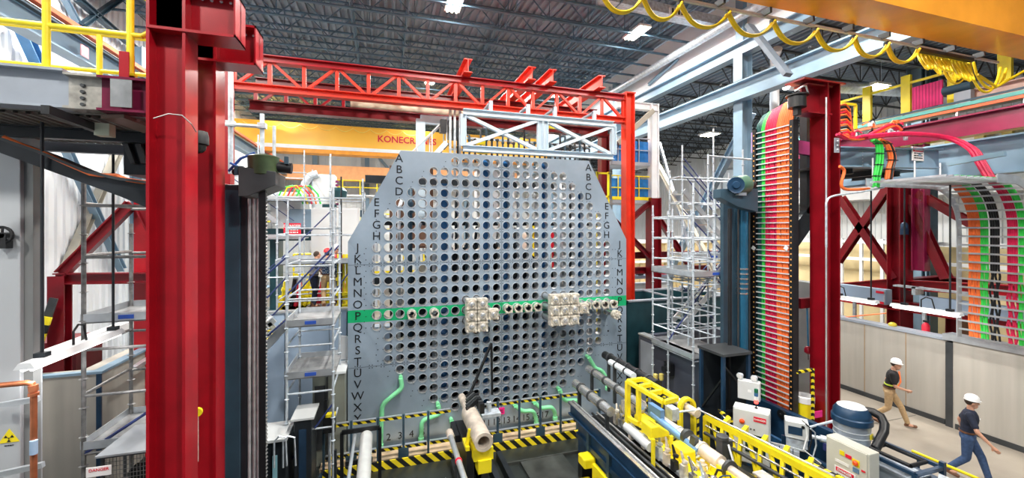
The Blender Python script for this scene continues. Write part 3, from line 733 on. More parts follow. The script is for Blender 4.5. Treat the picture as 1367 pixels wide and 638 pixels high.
for x in (3.1, 4.3, 5.2, 6.6): b = MB(); b.box((x-.05, fy-.04, fz1+.08), (x+.05, fy+.08, 9.26)); b.box((x-.05, fy, 9.18), (x+.05, 12.95, 9.24)); b.build('hanger', PB, r)
# bank of dark feeder valves behind the frame
r = thing('valve_bank', 'bank of dark pipes and valves behind the pale blue frame', 'pipework', (4, 13.4, 7.6))
for k in range(26):
    x = 2.3+k*.19; z1 = 8.5+.25*sin(k*1.7)
    b = MB(); b.tube([(x, 13.3, 7.45+.2*random.random()), (x, 13.3, z1), (x, 13.8, z1+.15)], .035, 6)
    for q in range(3): b.ball((x, 13.28, 7.7+.28*q+.1*random.random()), .062, 6)
    b.build('valve_stem', (BLACK, CHAR, BLUEGD)[k % 3], r)
for z in (7.45, 8.0, 8.4): b = MB(); b.bar((2.1, 13.5, z), (7.2, 13.5, z), .06); b.build('support_rail', GALV, r)
for x, z in ((3.0, 8.2), (3.1, 7.9), (5.6, 8.9)): b = MB(); b.obox((x, 13.15, z), (.35, .1, .12)); b.build('yellow_tag', YEL, r)
# small caged ladder and white post left of the frame
r = thing('service_ladder', 'white service stair with handrails beside the lettered amber girder', 'stairs', (1.6, 13.5, 6.9))
for s in (0, .7):
    b = MB(); b.bar((.55, 13.4+s, 6.6), (1.95, 13.4+s, 8.2), .05, .16); b.build('stringer', WHT, r)
    b = MB(); b.tube([(.55, 13.4+s, 7.5), (1.95, 13.4+s, 9.0)], .025, 6); b.build('handrail', WHT, r)
    for k in range(4): u = k/3; b = MB(); b.tube([(.55+1.4*u, 13.4+s, 6.6+1.6*u), (.55+1.4*u, 13.4+s, 7.5+1.5*u)], .02, 6); b.build('baluster', WHT, r)
for k in range(8): u = k/8; b = MB(); b.box((.6+1.35*u, 13.4, 6.68+1.6*u), (.8+1.35*u, 14.1, 6.71+1.6*u)); b.build('tread', GREYB, r)
r = thing('equipment_tower', 'slim grey and black equipment tower above the top left of the plate', 'machine', (1.9, 13.6, 6.5))
for px in (601, 607, 614): x = xat(px, 13.2); b = MB(); b.bar((x, 13.2, 6.6), (x, 13.2, 9.3), .07); b.build('upright', GALV, r)
b = MB(); b.obox((xat(606, 13.3), 13.4, 8.6), (.35, .3, .6)); b.obox((xat(592, 13.3), 13.4, 8.7), (.2, .3, .4)); b.build('motor_box', DARK, r)
b = MB(); b.bar((xat(562, 13.3), 13.5, 8.9), (xat(600, 13.3), 13.5, 8.9), .15, .28); b.bar((xat(562, 13.3), 13.5, 8.9), (xat(562, 13.3), 13.5, 5.5), .28, .2, (0,1,0)); b.build('bracket_post', PB, r)
# structure right of the plate
r = thing('white_column', 'white steel column with red painted foot beside blue tarps', 'steel column', (11, 15, -.02))
b = MB(); b.ibeam((11, 15, 6.7), (11, 15, 10.7), .36, .3, .03, .03, (1,0,0)); b.build('upper_shaft', WHT, r)
b = MB(); b.ibeam((11, 15, 0), (11, 15, 6.7), .5, .4, .03, .03, (1,0,0)); b.build('lower_shaft', REDD, r, 'dark red lower shaft')
b = MB(); b.ibeam((9.2, 15, 10.55), (11.2, 15, 10.55), .3, .25); b.build('head_beam', WHT, r)
b = MB(); b.bar((9.2, 14.9, 8.9), (10.9, 14.9, 10.4), .2, .15, (0,1,0)); b.build('knee_brace', mat('tan_steel', (.42, .40, .34)), r)
for z, lab in ((8.35, 'upper'), (6.75, 'lower')):
    r = thing('tarp_walkway', '%s walkway with blue tarp and rail beside the white column' % lab, 'walkway', (10, 15.4, z-.2))
    b = MB(); b.box((9.0, 15.0, z-.3), (11.0, 16.2, z-.15)); b.build('deck', GREYB, r)
    b = MB(); u = [9.05+.12*k for k in range(16)]
    b.add([(x, 15.12+.02*sin(9*x), zz) for zz in (z-.12, z+.75) for x in u], [(k, k+1, 16+k+1, 16+k) for k in range(15)])
    o = b.build('tarp', TARP, r); m_ = o.modifiers.new('solid', 'SOLIDIFY'); m_.thickness = .02
    for zz in (z+.85, z+.35):
        b = MB(); b.tube([(9.0, 15.03, zz), (11.0, 15.03, zz)], .025, 6); b.build('rail', YEL if z < 7 else GREYB, r)
    for x in (9.3, 10.3, 11.0): b = MB(); b.tube([(x, 15.03, z-.25), (x, 15.03, z+.85)], .025, 6); b.build('post', YEL if z < 7 else GREYB, r)
    if z < 7: b = MB(); b.box((9.0, 15.0, z-.16), (11.0, 15.02, z-.02)); b.build('kick_board', YEL, r)
r = thing('red_bracing', 'dark red cross bracing and beams low between plate and white column', 'steel frame', (9, 15, 3.5))
for a, c in (((8.8, 15, 4.9), (10.8, 15, 6.5)), ((8.8, 15, 6.0), (10.8, 15, 4.2))): b = MB(); b.ibeam(a, c, .2, .16); b.build('brace', REDD, r)
for z in (3.6, 4.25): b = MB(); b.ibeam((8.8, 15.3, z), (15.5, 15.3, z), .28, .22); b.build('beam', REDD, r)
b = MB(); b.ibeam((11.2, 15, 5.9), (12.9, 15, 3.7), .2, .2); b.build('brace', REDD, r)
r = thing('yellow_access_frame', 'small yellow access frame behind the upper right corner of the plate', 'frame', (8.0, 12.6, 6))
for px in (797, 812): x = xat(px, 12.6); b = MB(); b.bar((x, 12.6, -.02), (x, 12.6, 7.35), .06); b.build('upright', YEL, r)
for z in (7.3, 6.5): b = MB(); b.bar((xat(796, 12.6), 12.6, z), (xat(813, 12.6), 12.6, z), .06); b.build('crossbar', YEL, r)
b = MB(); b.obox((xat(805, 12.6), 12.75, 6.2), (.35, .3, .5)); b.build('red_box', RED, r); 
b = MB(); b.box((8.8, 15.9, 8.9), (11.0, 17.5, 9.0)); 

# ------------------------------------------------------------ the big red columns in front
def bigcol(x, y, zt, label, arm, armz, z0=-.2, army=None, m=RED, aw=.42, ah=.62, alen=None):
    r = thing('red_gantry_column', label, 'steel column', (x, y, z0)); w = .42
    b = MB(); b.ibeam((x, y, z0), (x, y, zt), w, .38, .035, .03, (1,0,0)); b.build('shaft', m, r)
    b = MB(); b.box((x-.3, y-.3, z0), (x+.3, y+.3, z0+.05)); b.build('base_plate', m, r)
    b = MB(); x1 = x+alen; b.ibeam((x-.2, y, armz+ah/2), (x1, y, armz+ah/2), ah, aw, .035, .03)
    b.box((x1-.02, y-aw/2, armz), (x1, y+aw/2, armz+ah)); b.build('cantilever', m, r)
    b = MB()
    for q in range(4): b.lathe([(0, .02), (.02, .02), (.02, 0)], (x+.35+.11*q, y-.04, armz+ah-.1), (0,-1,0), 8)
    b.build('bolts', STEEL, r)
    return r
bigcol(-2.67, 6.56, 9.3, 'nearest big red gantry column at the left, joined to the grey walkway beam', 1, 7.95, alen=.78)
bigcol(-2.66, 7.55, 9.1, 'second big red gantry column, just behind the nearest one', 1, 7.95, alen=.75)
r = thing('dome_camera', 'black dome security camera on the near red column', 'camera', at(262, 190, Y=6.9))
p = at(265, 185, Y=6.95); b = MB(); b.lathe([(.0, .1), (.11, .1), (.125, .03), (.125, -.08), (.1, -.1)], p, (0,0,1), 18); b.build('housing', BLACK, r)
b = MB(); b.lathe([(.095, 0), (.085, -.06), (.05, -.1), (0, -.115)], p+V((0,0,-.1)), (0,0,1), 18); b.build('dome', mat('smoked_dome', (.02,.02,.02), .08), r)
b = MB(); b.bar(p+V((-.1,0,.07)), p+V((-.3,0,.07)), .06, .08); b.obox(p+V((-.1,-.02,.17)), (.12,.12,.1)); b.build('bracket', BLACK, r)
b = MB(); b.obox(p+V((-.06,-.124,0)), (.07, .01, .03)); b.build('label_plate', SIGW, r)
b = MB(); b.tube([at(205, 158, Y=6.3), at(225, 152, Y=6.3), at(243, 154, Y=6.3), at(255, 165, Y=6.35), at(262, 176, Y=6.6)], .008, 5); tag(b.build('camera_cable', GALD), 'thin grey wire crossing the near red column to the camera', 'cable')
r = thing('yellow_hoist_pendant', 'yellow pull switch on a rope between the two near red columns', 'switch', at(263, 552, Y=6.9))
p = at(263, 550, Y=6.9); b = MB(); b.tube([at(263, 460, Y=6.9), p], .012, 6); b.build('rope', BLACK, r)
b = MB(); b.lathe([(0,-.03),(.06,-.03),(.07,0),(.06,.03),(0,.03)], p, (0.3,-1,0), 14); b.build('handle', YEL, r)
b = MB(); b.tube([p+V((0,0,-.06)), p+V((0,0,-.7))], .02, 6); b.build('weight_rope', CREAM, r)

# right big red column with arm, hoist
X = 10.38; Y_ = 7.4
r = thing('red_gantry_column', 'tall dark red gantry column at the right beside the cable panel', 'steel column', (X, Y_, 0))
b = MB(); b.ibeam((X, Y_, 0), (X, Y_, 8.9), .42, .44, .035, .03, (1,0,0)); b.build('shaft', REDM, r)
b = MB(); b.box((X-.33, Y_-.33, 0), (X+.33, Y_+.33, .05)); b.build('base_plate', RED, r)
b = MB(); b.box((X-1.0, Y_-.25, 8.9), (X+.35, Y_+.25, 8.94)); b.build('cap_plate', REDM, r)
b = MB(); b.ibeam((X-.8, Y_, 8.5), (X, Y_, 8.5), .7, .36, .035, .03); b.build('cantilever', REDM, r)
b = MB(); b.tube([at(1103, 130, Y=7.12), at(1103, 570, Y=7.12)], .018, 8); b.build('conduit', ALU, r)
p = at(1117, 194, Y=7.1); b = MB(); b.obox(p, (.14, .03, .35)); b.build('splice_plate', GREYB, r)
for k in range(3): b = MB(); b.ball(p+V((0,-.02,-.1+.1*k)), .018, 8); b.build('bolt', WHT, r)
r = thing('arm_drum', 'black round cable drum on top of the panel beside the red column head', 'drum', at(1063, 137, Y=7.3))
p = at(1064, 136, Y=7.3); b = MB(); b.lathe([(.19, -.14), (.19, .12), (.24, .13), (.24, .16), (.1, .2)], p, (0,0,1), 20); b.build('drum', BLACK, r)
b = MB(); b.obox(p+V((0,0,-.22)), (.12, .12, .2)); b.build('mount', BLACK, r)
b = MB(); b.tube([p+V((-.2,-.1,.2)), p+V((0,-.12,.32)), p+V((.15,-.1,.36)), p+V((.22,-.1,.2)), p+V((.1,-.1,.12))], .02, 6); b.build('wiring', ALU, r)
# dark arm and machinery between panel and column
r = thing('lift_arm_bracket', 'dark lift arm bracket behind the cable panel', 'machine', (9.9, 8, 4.8))
b = MB(); b.extr([at(1062, 300, Y=8.2), at(1086, 268, Y=8.2), at(1086, 300, Y=8.2), at(1062, 335, Y=8.2)], (0,.15,0)); b.build('knee', DARK, r)
b = MB(); b.bar(at(1062, 196, Y=8.2), at(1086, 200, Y=8.2), .1, .35, (0,0,1)); b.build('bracket', mat('purple_red', (.25,.03,.12), .4), r)
b = MB(); b.bar(at(1076, 135, Y=8.3), at(1076, 285, Y=8.3), .2, .2, (0,1,0)); b.build('dark_post', BLACK, r)
r = thing('chain_hoist', 'small crimson balancer hoist hanging on a blue strap by the red column', 'hoist', at(1079, 465, Y=7.8))
p = at(1079, 467, Y=7.8); b = MB(); b.lathe([(0,.1),(.06,.08),(.09,.02),(.09,-.06),(.05,-.1),(0,-.1)], p, (0,0,1), 14); b.build('body', mat('crimson_paint', (.4,.01,.03), .35), r)
b = MB(); b.tube([p+V((0,0,.1)), at(1077, 400, Y=7.8)], .018, 6); b.build('strap', mat('blue_strap', (.05,.3,.6), .5), r)
b = MB(); b.tube([p+V((0,0,-.1)), p+V((0,0,-.25))], .012, 6); b.build('hook', STEEL, r)
b = MB(); b.bar(at(1066, 405, Y=7.8), at(1088, 403, Y=7.8), .12, .25); b.build('rail', REDD, r)
r = thing('striped_gate', 'narrow gate with yellow and black striped post and bar left of the red column', 'gate', at(1085, 560, Y=7.1))
b = MB(); b.bar(at(1085, 492, Y=7.1), at(1085, 590, Y=7.1), .05, .05, (0,1,0)); b.build('striped_post', HAZV, r)
b = MB(); b.bar(at(1064, 497, Y=7.15), at(1085, 493, Y=7.1), .04, .06); b.build('striped_bar', HAZ, r)
b = MB(); p = at(1074, 540, X=9.9); b.lathe([(.16,-.25),(.18,.1),(.18,.12)], p, (0,0,1), 18); b.build
r = thing('yellow_bin', 'yellow bin with white lining behind the striped gate', 'bin', (p.x, p.y, p.z-.8))
b = MB(); b.lathe([(.17,-.8),(.2,.1)], p, (0,0,1), 18); b.build('body', YEL, r)
b = MB(); b.lathe([(.21,.08),(.21,.22),(.19,.24),(.17,.1)], p, (0,0,1), 18); b.build('liner', SIGW, r)
b = MB(); q = at(1074, 430, X=11.4); b.box((11.3, q.y-.35, 0), (11.6, q.y+.35, 3.9)); tag(b.build('pale_locker', CAB, bev=.01), 'tall pale grey locker glimpsed between cable panel and red column', 'locker')
# ------------------------------------------------------------ lift masts either side of the plate
def mast(kind):
    L = kind == 'left'
    if L: pa, y, dx = 292, 8.1, 1
    if L:
        r = thing('lift_mast', 'dark lift mast with polished rails right behind the big left red columns', 'machine', (-2.3, 8.1, -.2))
        xs = xat(292, y), xat(330, y), xat(347, y); zt = 6.15
    else:
        r = thing('lift_mast', 'blue and black lift mast left of the cable panel', 'machine', (8.5, 8.9, -.2)); y = 8.7
        xs = xat(1006, y), xat(985, y), xat(967, y); zt = 6.25
    s = 1 if L else -1
    z0 = -.2
    b = MB(); b.box((xs[0], y, z0), (xs[1], y+.45, zt)); b.build('column', DARK if L else BLACK, r, bev=.02)
    if L:
        b = MB(); b.box((xs[0]+.06, y-.05, z0), (xs[1]-.1, y, zt-.1)); b.build('cover_strip', BLUEGD, r)
        b = MB(); b.box((xs[1], y+.05, z0), (xs[2], y+.35, zt)); b.build('guide_column', CHAR, r)
        for k, x in enumerate((xs[1]+.03, xs[1]+.10, xs[2]-.03)):
            b = MB(); b.tube([(x, y+.02, z0), (x, y+.02, zt)], .03, 10); b.build('polished_rail', RAILB, r)
        mx = xat(351, 7.7)
        top = [(pp.x, 7.55, pp.z) for pp in (at(318, 222, Y=7.55), at(368, 229, Y=7.55), at(368, 247, Y=7.55), at(330, 262, Y=7.55), at(318, 262, Y=7.55))]
        b = MB(); b.extr(top, (0, .7, 0)); b.build('arm', CHAR, r, bev=.01)
        b = MB(); b.box((mx-.05, 7.65, z0), (mx+.05, 7.68, 6.1)); b.tube([(mx, 7.72, z0), (mx, 7.72, 6.1)], .05, 10); b.build('screw_core', BLACK, r)
        b = MB(); k = z0
        while k < 6.0: b.lathe([(.05, 0), (.068, .022), (.05, .044)], (mx, 7.72, k), (0,0,1), 10); k += .062
        b.build('screw_thread', mat('thread_steel', (.22,.22,.22), .35, .4), r)
        p = at(352, 222, Y=7.75)
        b = MB(); b.lathe([(.16, -.2), (.22, -.14), (.23, .12), (.235, .15), (.2, .17), (.1, .19)], p, (0,0,1), 24); b.build('motor_drum', OLIVE, r)
        b = MB(); b.tube([p+V((.2,0,0)), p+V((.42,0,-.02))], .09, 14); b.build('gear_motor', BLACK, r); b = MB(); b.tube([p+V((-.22,0,-.08)), p+V((-.45,.1,-.1))], .06, 10); b.build('brake', BLACK, r)
        b = MB(); b.obox(p+V((-.32,-.1,-.1)), (.12,.1,.14)); b.obox(p+V((.36,-.1,.1)), (.06,.06,.12)); b.build('junction_box', BLUEGD, r)
        b = MB(); b.tube([p+V((-.45,-.1,.02)), p+V((-.3,-.1,-.06)), p+V((-.15,-.18,-.2))], .018, 6); b.tube([p+V((-.1,-.1,.2)), p+V((-.3,-.1,.1)), p+V((-.5,0,-.1))], .02, 6); b.build('motor_cable', mat('blue_hose', (.03,.12,.45), .5), r)
    else:
        cx = xat(993, y-.1)
        b = MB(); b.box((xs[2], y+.03, z0), (xs[1]+.05, y+.14, zt)); b.build('guide_column', BLUEGD, r)
        b = MB(); b.tube([(cx+.02, y-.03, z0), (cx+.02, y-.03, zt-.3)], .14, 20); b.build('blue_cylinder', mat('mast_blue', (.02,.13,.24), .3, .2), r)
        for x in (cx-.17, cx+.2): b = MB(); b.tube([(x, y-.08, z0), (x, y-.08, zt)], .03, 10); b.build('polished_rail', CHAR, r)
        for k in range(6): b = MB(); b.pipe((cx+.02, y-.03, 4.35-.13*k), (cx+.02, y-.03, 4.31-.13*k), .152, .13, 18); b.build('worn_band', STEEL, r)
        mx = xat(970, 8.3)
        b = MB(); b.extr([(pp.x, 8.2, pp.z) for pp in (at(962, 252, Y=8.2), at(1012, 252, Y=8.2), at(1012, 283, Y=8.2), at(985, 276, Y=8.2), at(962, 264, Y=8.2))], (0,.25,0)); b.build('arm', BLUEGD, r, bev=.01)
        b = MB(); b.tube([(mx+.1, 8.3, z0), (mx+.1, 8.3, 5.9)], .05, 10); b.build('screw_core', BLACK, r)
        p = at(990, 247, Y=8.25)
        b = MB(); b.lathe([(.1,-.26),(.24,-.2),(.25,.1),(.18,.2),(.08,.24)], p, (1,0,.1), 20); b.build('motor_drum', mat('green_motor', (.05,.13,.09), .35), r)
        b = MB(); b.lathe([(0,.06),(.08,.06),(.1,.02),(.17,.02),(.2,.03),(.21,0),(.2,-.03),(.1,-.04)], p+V((-.34,-.15,-.03)), (-.5,-1,0), 18)
        b.build('handwheel', NAVY, r)
        b = MB(); b.obox(p+V((-.12,-.02,-.1)), (.25,.25,.35)); b.build('gearbox', GREYB, r)
        b = MB(); b.tube([p+V((.15,0,.0)), p+V((.4,0,.02))], .09, 12); b.build('gear_motor', BLACK, r)
    return r
mast('left'); mast('right')
b = MB(); x = xat(352, 7.7)

# ------------------------------------------------------------ the tall cable panel right
PXX = 9.6
def pp(px, py): return at(px, py, X=PXX)
r = thing('cable_rack', 'tall rack of green, crimson and orange cables behind white crossbars', 'cable rack', (PXX, 8.1, .85))
y0, y1 = yat(1061, PXX), yat(1011, PXX)
for y, w, nm in ((y0, .1, 'near'), (y1, .1, 'far')):
    b = MB(); b.box((PXX-.12, y-w/2, .85), (PXX+.05, y+w/2, 8.05)); b.build('side_chain', BLACK, r)
    b = MB()
    for k in range(52): b.obox((PXX-.125, y, 1.0+.135*k), (.01, .028, .035))
    o = b.build('orange_rivets', mat('orange_pin', (.95,.45,.1), .5), r)
b = MB(); b.box((PXX+.1, y0, .85), (PXX+.13, y1, 7.6)); b.build('backing', BLACK, r)
for k in range(50):
    z = 1.02+.141*k; b = MB(); b.box((PXX-.10, y0+.02, z), (PXX-.075, y1-.02, z+.027)); b.build('crossbar', CAB, r)
cols = [DGRN]*3+[GRN]*2+[MAG]*6+[ORC]*8; n = len(cols)
for k, m in enumerate(cols):
    u = (k+.6)/(n+.3); y = y1+(y0-y1)*u; b = MB(); wob = [.012*sin(3*j+k*2.1) for j in range(9)]
    pts = [(PXX-.03, y+wob[j], .87+.88*j) for j in range(9)]
    top = 8.15+.25*u
    pts += [(PXX-.05, y, 8.0), (PXX-.01+.02*k*.2, y, top), (PXX+.18, y, top+.28), (PXX+.45, y, top+.36), (PXX+.75, y-.02, top+.22)]
    b.tube(pts, .028, 7); b.build('cable', m, r)
b = MB(); b.obox(V((PXX+.1, y1+.12, 7.75)), (.15,.2,.55)); b.build('end_plate', mat('lilac_plate', (.55,.4,.7), .5), r)
for py in (333,):
    for px in (1012, 1056): p = pp(px, py-2); b = MB(); b.obox(p+V((-.16,0,0)), (.02,.1,.09), M=Matrix.Rotation(.6,3,'X')); b.build('tape_tag', WHT, r)
# base of the panel: navy carriage plates
r = thing('navy_carriage', 'navy blue machine carriage under the cable panel', 'machine', (8.6, 7, 0))
b = MB(); b.box((9.35, 4.6, 0), (9.5, 8.9, .95)); b.build('long_plate', NAVY, r, bev=.01)
b = MB(); b.box((8.5, 6.2, 0), (9.3, 8.1, .12)); b.build('foot', BLACK, r)
b = MB(); b.box((9.5, 6.7, .55), (9.6, 8.4, .7)); b.build('side_rail', NAVY, r)
p = at(1043, 553, X=9.3); b = MB(); b.lathe([(.11,0),(.11,.05),(.03,.06),(.03,.1),(0,.1)], (9.34, p.y, p.z), (-1,0,0), 18); b.build('roller', BLACK, r)
b = MB(); b.box((8.30, 3.0, .45), (8.38, 8.0, .75)); b.build('inner_rail', BLUE, r)
for k in range(6): b = MB(); b.box((8.3, 3.3+k*.9, 0), (8.38, 3.4+k*.9, .45)); b.build('leg', NAVY, r)

# ------------------------------------------------------------ scaffolds
def scaffold(label, xs, ys, z0, zt, lifts, decks=(), stair=None, braces=(), m=GALV, zts=None, r_=.026, mb=SBLUE):
    r = thing('scaffold_tower', label, 'scaffold', (xs[0], ys[0], z0))
    for i, x in enumerate(xs):
        for j, y in enumerate(ys):
            t = zt if zts is None else zts[(i*len(ys)+j) % len(zts)]
            b = MB(); b.tube([(x, y, z0), (x, y, t)], r_, 8)
            k = z0+.5
            while k < t: b.lathe([(r_, -.012), (r_*2, 0), (r_, .012)], (x, y, k), (0,0,1), 8); k += .5
            b.lathe([(.07, 0), (.07, .01)], (x, y, z0), (0,0,1), 8); b.build('standard', m, r)
    for z in lifts:
        for y in ys:
            b = MB(); b.tube([(xs[0], y, z), (xs[-1], y, z)], r_*.85, 6); b.build('ledger', m, r)
        for x in xs:
            b = MB(); b.tube([(x, ys[0], z+.03), (x, ys[-1], z+.03)], r_*.85, 6); b.build('ledger', m, r)
    for z in decks:
        b = MB(); b.box((xs[0]-.03, ys[0], z), (xs[-1]+.03, ys[-1], z+.05))
        k = xs[0]
        b.build('deck', mat('deck_grey', (.30,.31,.32), .6, .2, .35, 3), r)
        for y in (ys[0]-.03, ys[-1]+.01):
            b = MB(); b.box((xs[0], y, z+.03), (xs[-1], y+.02, z+.17)); b.build('toe_board', ALU, r)
        b = MB(); b.box((xs[0]-.05, ys[0], z+.03), (xs[0]-.03, ys[-1], z+.17)); b.build('toe_board', ALU, r)
        b = MB(); b.box(((xs[0]+xs[-1])/2-.1, ys[0]-.045, z+.06), ((xs[0]+xs[-1])/2+.12, ys[0]-.032, z+.13)); b.build('maker_plate', mat('label_blue', (.03,.1,.5), .5), r)
    for a, c in braces: b = MB(); b.tube([a, c], r_*.8, 6); b.build('brace', mb, r)
    if stair:
        for (p, q, w, nt) in stair:
            p, q = V(p), V(q); wv = V(w)
            for s in (0, 1): b = MB(); b.bar(p+wv*s, q+wv*s, .05, .16); b.build('stringer', ALU, r)
            for k in range(nt):
                c = p+(q-p)*(k+.5)/nt; d = V((q-p).to_2d().normalized().to_3d())*.12
                b = MB(); b.extr([c-d, c+d, c+d+wv, c-d+wv], (0,0,.03)); b.build('tread', ALU, r)
                b = MB(); b.extr([c-d+V((0,0,.031)), c-d*.6+V((0,0,.031)), c-d*.6+wv+V((0,0,.031)), c-d+wv+V((0,0,.031))], (0,0,.004)); b.build('tread_edge', HAZY, r)
            for h in (.5, 1.0):
                b = MB(); b.tube([p+V((0,0,h)), q+V((0,0,h))], .018, 6); b.build('stair_rail', mb, r)
    return r
# right, beside the plate
xa, xb = 7.75, 9.15
scaffold('galvanised scaffold tower with stairs standing right of the plate', (xa, (xa+xb)/2, xb), (8.9, 9.9, 10.6), -.2, 6.0,
    (1.9, 2.5, 3.1, 3.9, 4.5, 5.1, 5.7), (1.95, 4.1), None, (((xa, 9.9, 2.2), (xb, 9.9, 3.8)), ((xb, 8.9, 3), (xb, 9.9, 4.8))), GALV, (6.6, 5.9, 6.1, 6.3, 5.8, 6.0, 6.8, 7.6, 6.0))
scaffold('galvanised stair scaffold with striped tread edges just left of the right lift mast', (8.9, 10.1, 11.3), (10.7, 11.3), 0, 7.9,
    (2.2, 3.4, 4.6, 6.2, 7.0), (4.4,), (((9.0, 10.75, 6.6), (11.2, 10.75, 4.4), (0,.5,0), 9), ((11.2, 10.75, 4.4), (9.0, 10.75, 2.4), (0,.5,0), 9)),
    (((8.9, 10.7, 7.4), (11.3, 10.7, 5.2)), ((8.9, 10.7, 6.0), (11.3, 10.7, 3.9)), ((10.1, 10.7, 3.9), (11.3, 10.7, 2.8)), ((8.9, 10.7, 3.6), (10.1, 10.7, 2.5))), GALV, (8.0, 7.3, 8.6, 7.2))
b = MB(); b.tube([at(945, 208, Y=10.1), at(1014, 214, Y=10.1)], .03, 8); tag(b.build('scaffold_tube', GALV), 'long level scaffold tube above the green motor of the right mast', 'scaffold tube')
# left near the concrete wall
lx0, lx1 = -4.95, -3.75
scaffold('weathered scaffold tower by the left concrete wall, in front of the red brace', (lx0, lx1), (9.0, 10.4), -.2, 6.4,
    (1.5, 2.5, 3.3, 4.9, 5.8), (3.75, 1.55), (((-3.9, 9.1, 5.4), (-2.2, 9.1, 3.4), (0,.6,0), 7), ((-2.2, 9.1, 3.4), (-3.9, 9.1, 1.9), (0,.6,0), 6)),
    (((-3.75, 9.0, 2.0), (-2.6, 9.0, 3.1)), ((-3.75, 9.0, 4.2), (-2.6, 9.0, 5.1)), ((-3.75, 9.0, 3.0), (-2.6, 9.0, 4.1)), ((lx0, 9.0, 1.5), (lx1, 9.0, 2.3)),), GALD, (6.45, 5.5, 6.1, 5.9), .034)
# left of the plate, two towers
s1 = (-2.15, -1.35); 
scaffold('galvanised scaffold between left lift mast and plate, nearest of the two towers', (-1.95, -1.05), (9.7, 11.1), -.2, 5.9,
    (1.1, 1.9, 2.9, 3.9, 4.6, 5.4), (2.2, 3.3), (((-3.0, 9.9, 2.2), (-1.95, 9.9, 3.4), (0,.7,0), 6),),
    (((-2.9, 9.7, 2.6), (-1.95, 9.7, 3.5)), ((-2.9, 9.7, 3.9), (-1.95, 9.7, 4.8)), ((-1.95, 9.7, 4.0), (-1.05, 9.7, 5.0)), ((-1.95, 11.1, 3.9), (-1.05, 11.1, 5.0)), ((-1.95, 9.7, .4), (-1.05, 9.7, 1.6))), GALV, (5.6, 5.2, 6.3, 6.0))
scaffold('pale scaffold tower further behind with the checked shirt worker', (-2.9, -1.5, -.6), (13.2, 14.6), 0, 6.8,
    (1.9, 3.3, 4.4, 5.2, 6.3), (4.35,), None, (((-2.9, 13.2, 4.4), (-1.5, 13.2, 5.9)), ((-1.5, 13.2, 3.4), (-.6, 13.2, 4.6)), ((-2.9, 13.2, 1.9), (-1.5, 13.2, 3.2))), GALV, (7.0, 6.4, 7.6, 6.1, 6.9, 6.6))
scaffold('far scaffold tower behind the danger sign', (-6.2, -4.6, -3.0), (18, 20), 0, 8.0, (2, 3.5, 5, 6.5, 7.6), (5.0, 6.5),
    (((-6.0, 18.2, 7.2), (-3.4, 18.2, 5.2), (0,.9,0), 8),), (((-6.2, 18, 5), (-4.6, 18, 6.5)), ((-4.6, 18, 3.5), (-3, 18, 5))), GALV, (8.6, 8.1, 9, 8.2, 8.5, 8.0))
b = MB(); b.tube([at(308, 95, Y=9.0), at(308, 232, Y=9.0)], .045, 8); b.tube([at(288, 165, Y=8.95), at(350, 169, Y=8.95)], .035, 8); b.tube([at(350, 152, Y=9.0), at(350, 205, Y=9.0)], .04, 8); b.tube([at(366, 168, Y=9.4), at(366, 215, Y=9.4)], .032, 8)
for px, py in ((308, 165), (350, 168)): b.obox(at(px, py, Y=8.98), (.14,.12,.1))
tag(b.build('clamped_scaffold_tubes', GALV), 'scaffold tubes clamped in a frame above the left olive motor', 'scaffold tube')
r = thing('danger_board', 'red and white danger board on the far left scaffold', 'sign', at(390, 306, Y=17.9))
p = at(390, 306, Y=17.9); b = MB(); b.box((p.x-.3, 17.9, p.z-.22), (p.x+.3, 17.97, p.z+.24)); b.build('board', SIGR, r)
b = MB(); b.text('DANGER', (p.x, 17.895, p.z+.12), (1,0,0), (0,0,1), .15, bold=True); b.marks((p.x, 17.895, p.z-.07), (1,0,0), .45, .2, 2); b.build('lettering', SIGW, r)

# ------------------------------------------------------------ far machinery between left mast and plate
r = thing('white_equipment_column', 'tall white equipment column with curved duct behind the left scaffolds', 'machine', (0, 20, 0))
q0, q1 = at(416, 232, Y=20), at(447, 300, Y=20)
b = MB(); b.box((q0.x, 20, 3), (q1.x, 20.8, q0.z)); b.build('column', OFFW, r, bev=.03)
b = MB(); b.tube([at(405, 265, Y=19.9), at(407, 245, Y=19.9), at(414, 235, Y=19.9), at(424, 232, Y=19.9)], .16, 12); b.build('curved_duct', GALV, r)
b = MB()
for k in range(14): b.obox(V((q1.x+.08, 20.1, q0.z-.3-.17*k)), (.12,.1,.1))
b.build('cable_chain', mat('maroon_chain', (.2,.02,.12), .5), r)
b = MB(); b.lathe([(.3,-.2),(.34,.1),(.2,.25)], at(453, 258, Y=20), (0,0,1), 14); b.build('motor', TEAL, r)
b = MB(); b.obox(at(440, 288, Y=20), (1.1,.8,.35)); b.obox(at(470, 285, Y=20), (1.2, .5, .3)); b.build('arm', BLUEGD, r)
b = MB(); b.tube([at(440, 285, Y=19.6)+V((0,0,.1)), at(440, 276, Y=19.6)+V((0,0,.1))], .3, 14); b.build('rear_motor', TEAL, r)
b = MB(); b.box((xat(433, 20), 20, 0), (xat(436, 20), 20.4, 5.9)); b.box((xat(436, 20), 20, 0), (xat(446, 20), 20.4, 5.9)); b.build('yellow_guide', mat('ochre', (.5,.42,.12), .5), r)
r = thing('white_robot_cell', 'pale blue machine body with hoses behind the left scaffold', 'machine', (-3, 19, 3))
b = MB(); b.box((xat(360, 19), 19, 5.6), (xat(402, 19), 20, 6.9)); b.build('body', OFFW, r, bev=.05)
b = MB(); b.box((xat(385, 18.8), 18.8, 5.4), (xat(425, 18.8), 20, 6.2)); b.build('housing', BLUEG, r, bev=.04)
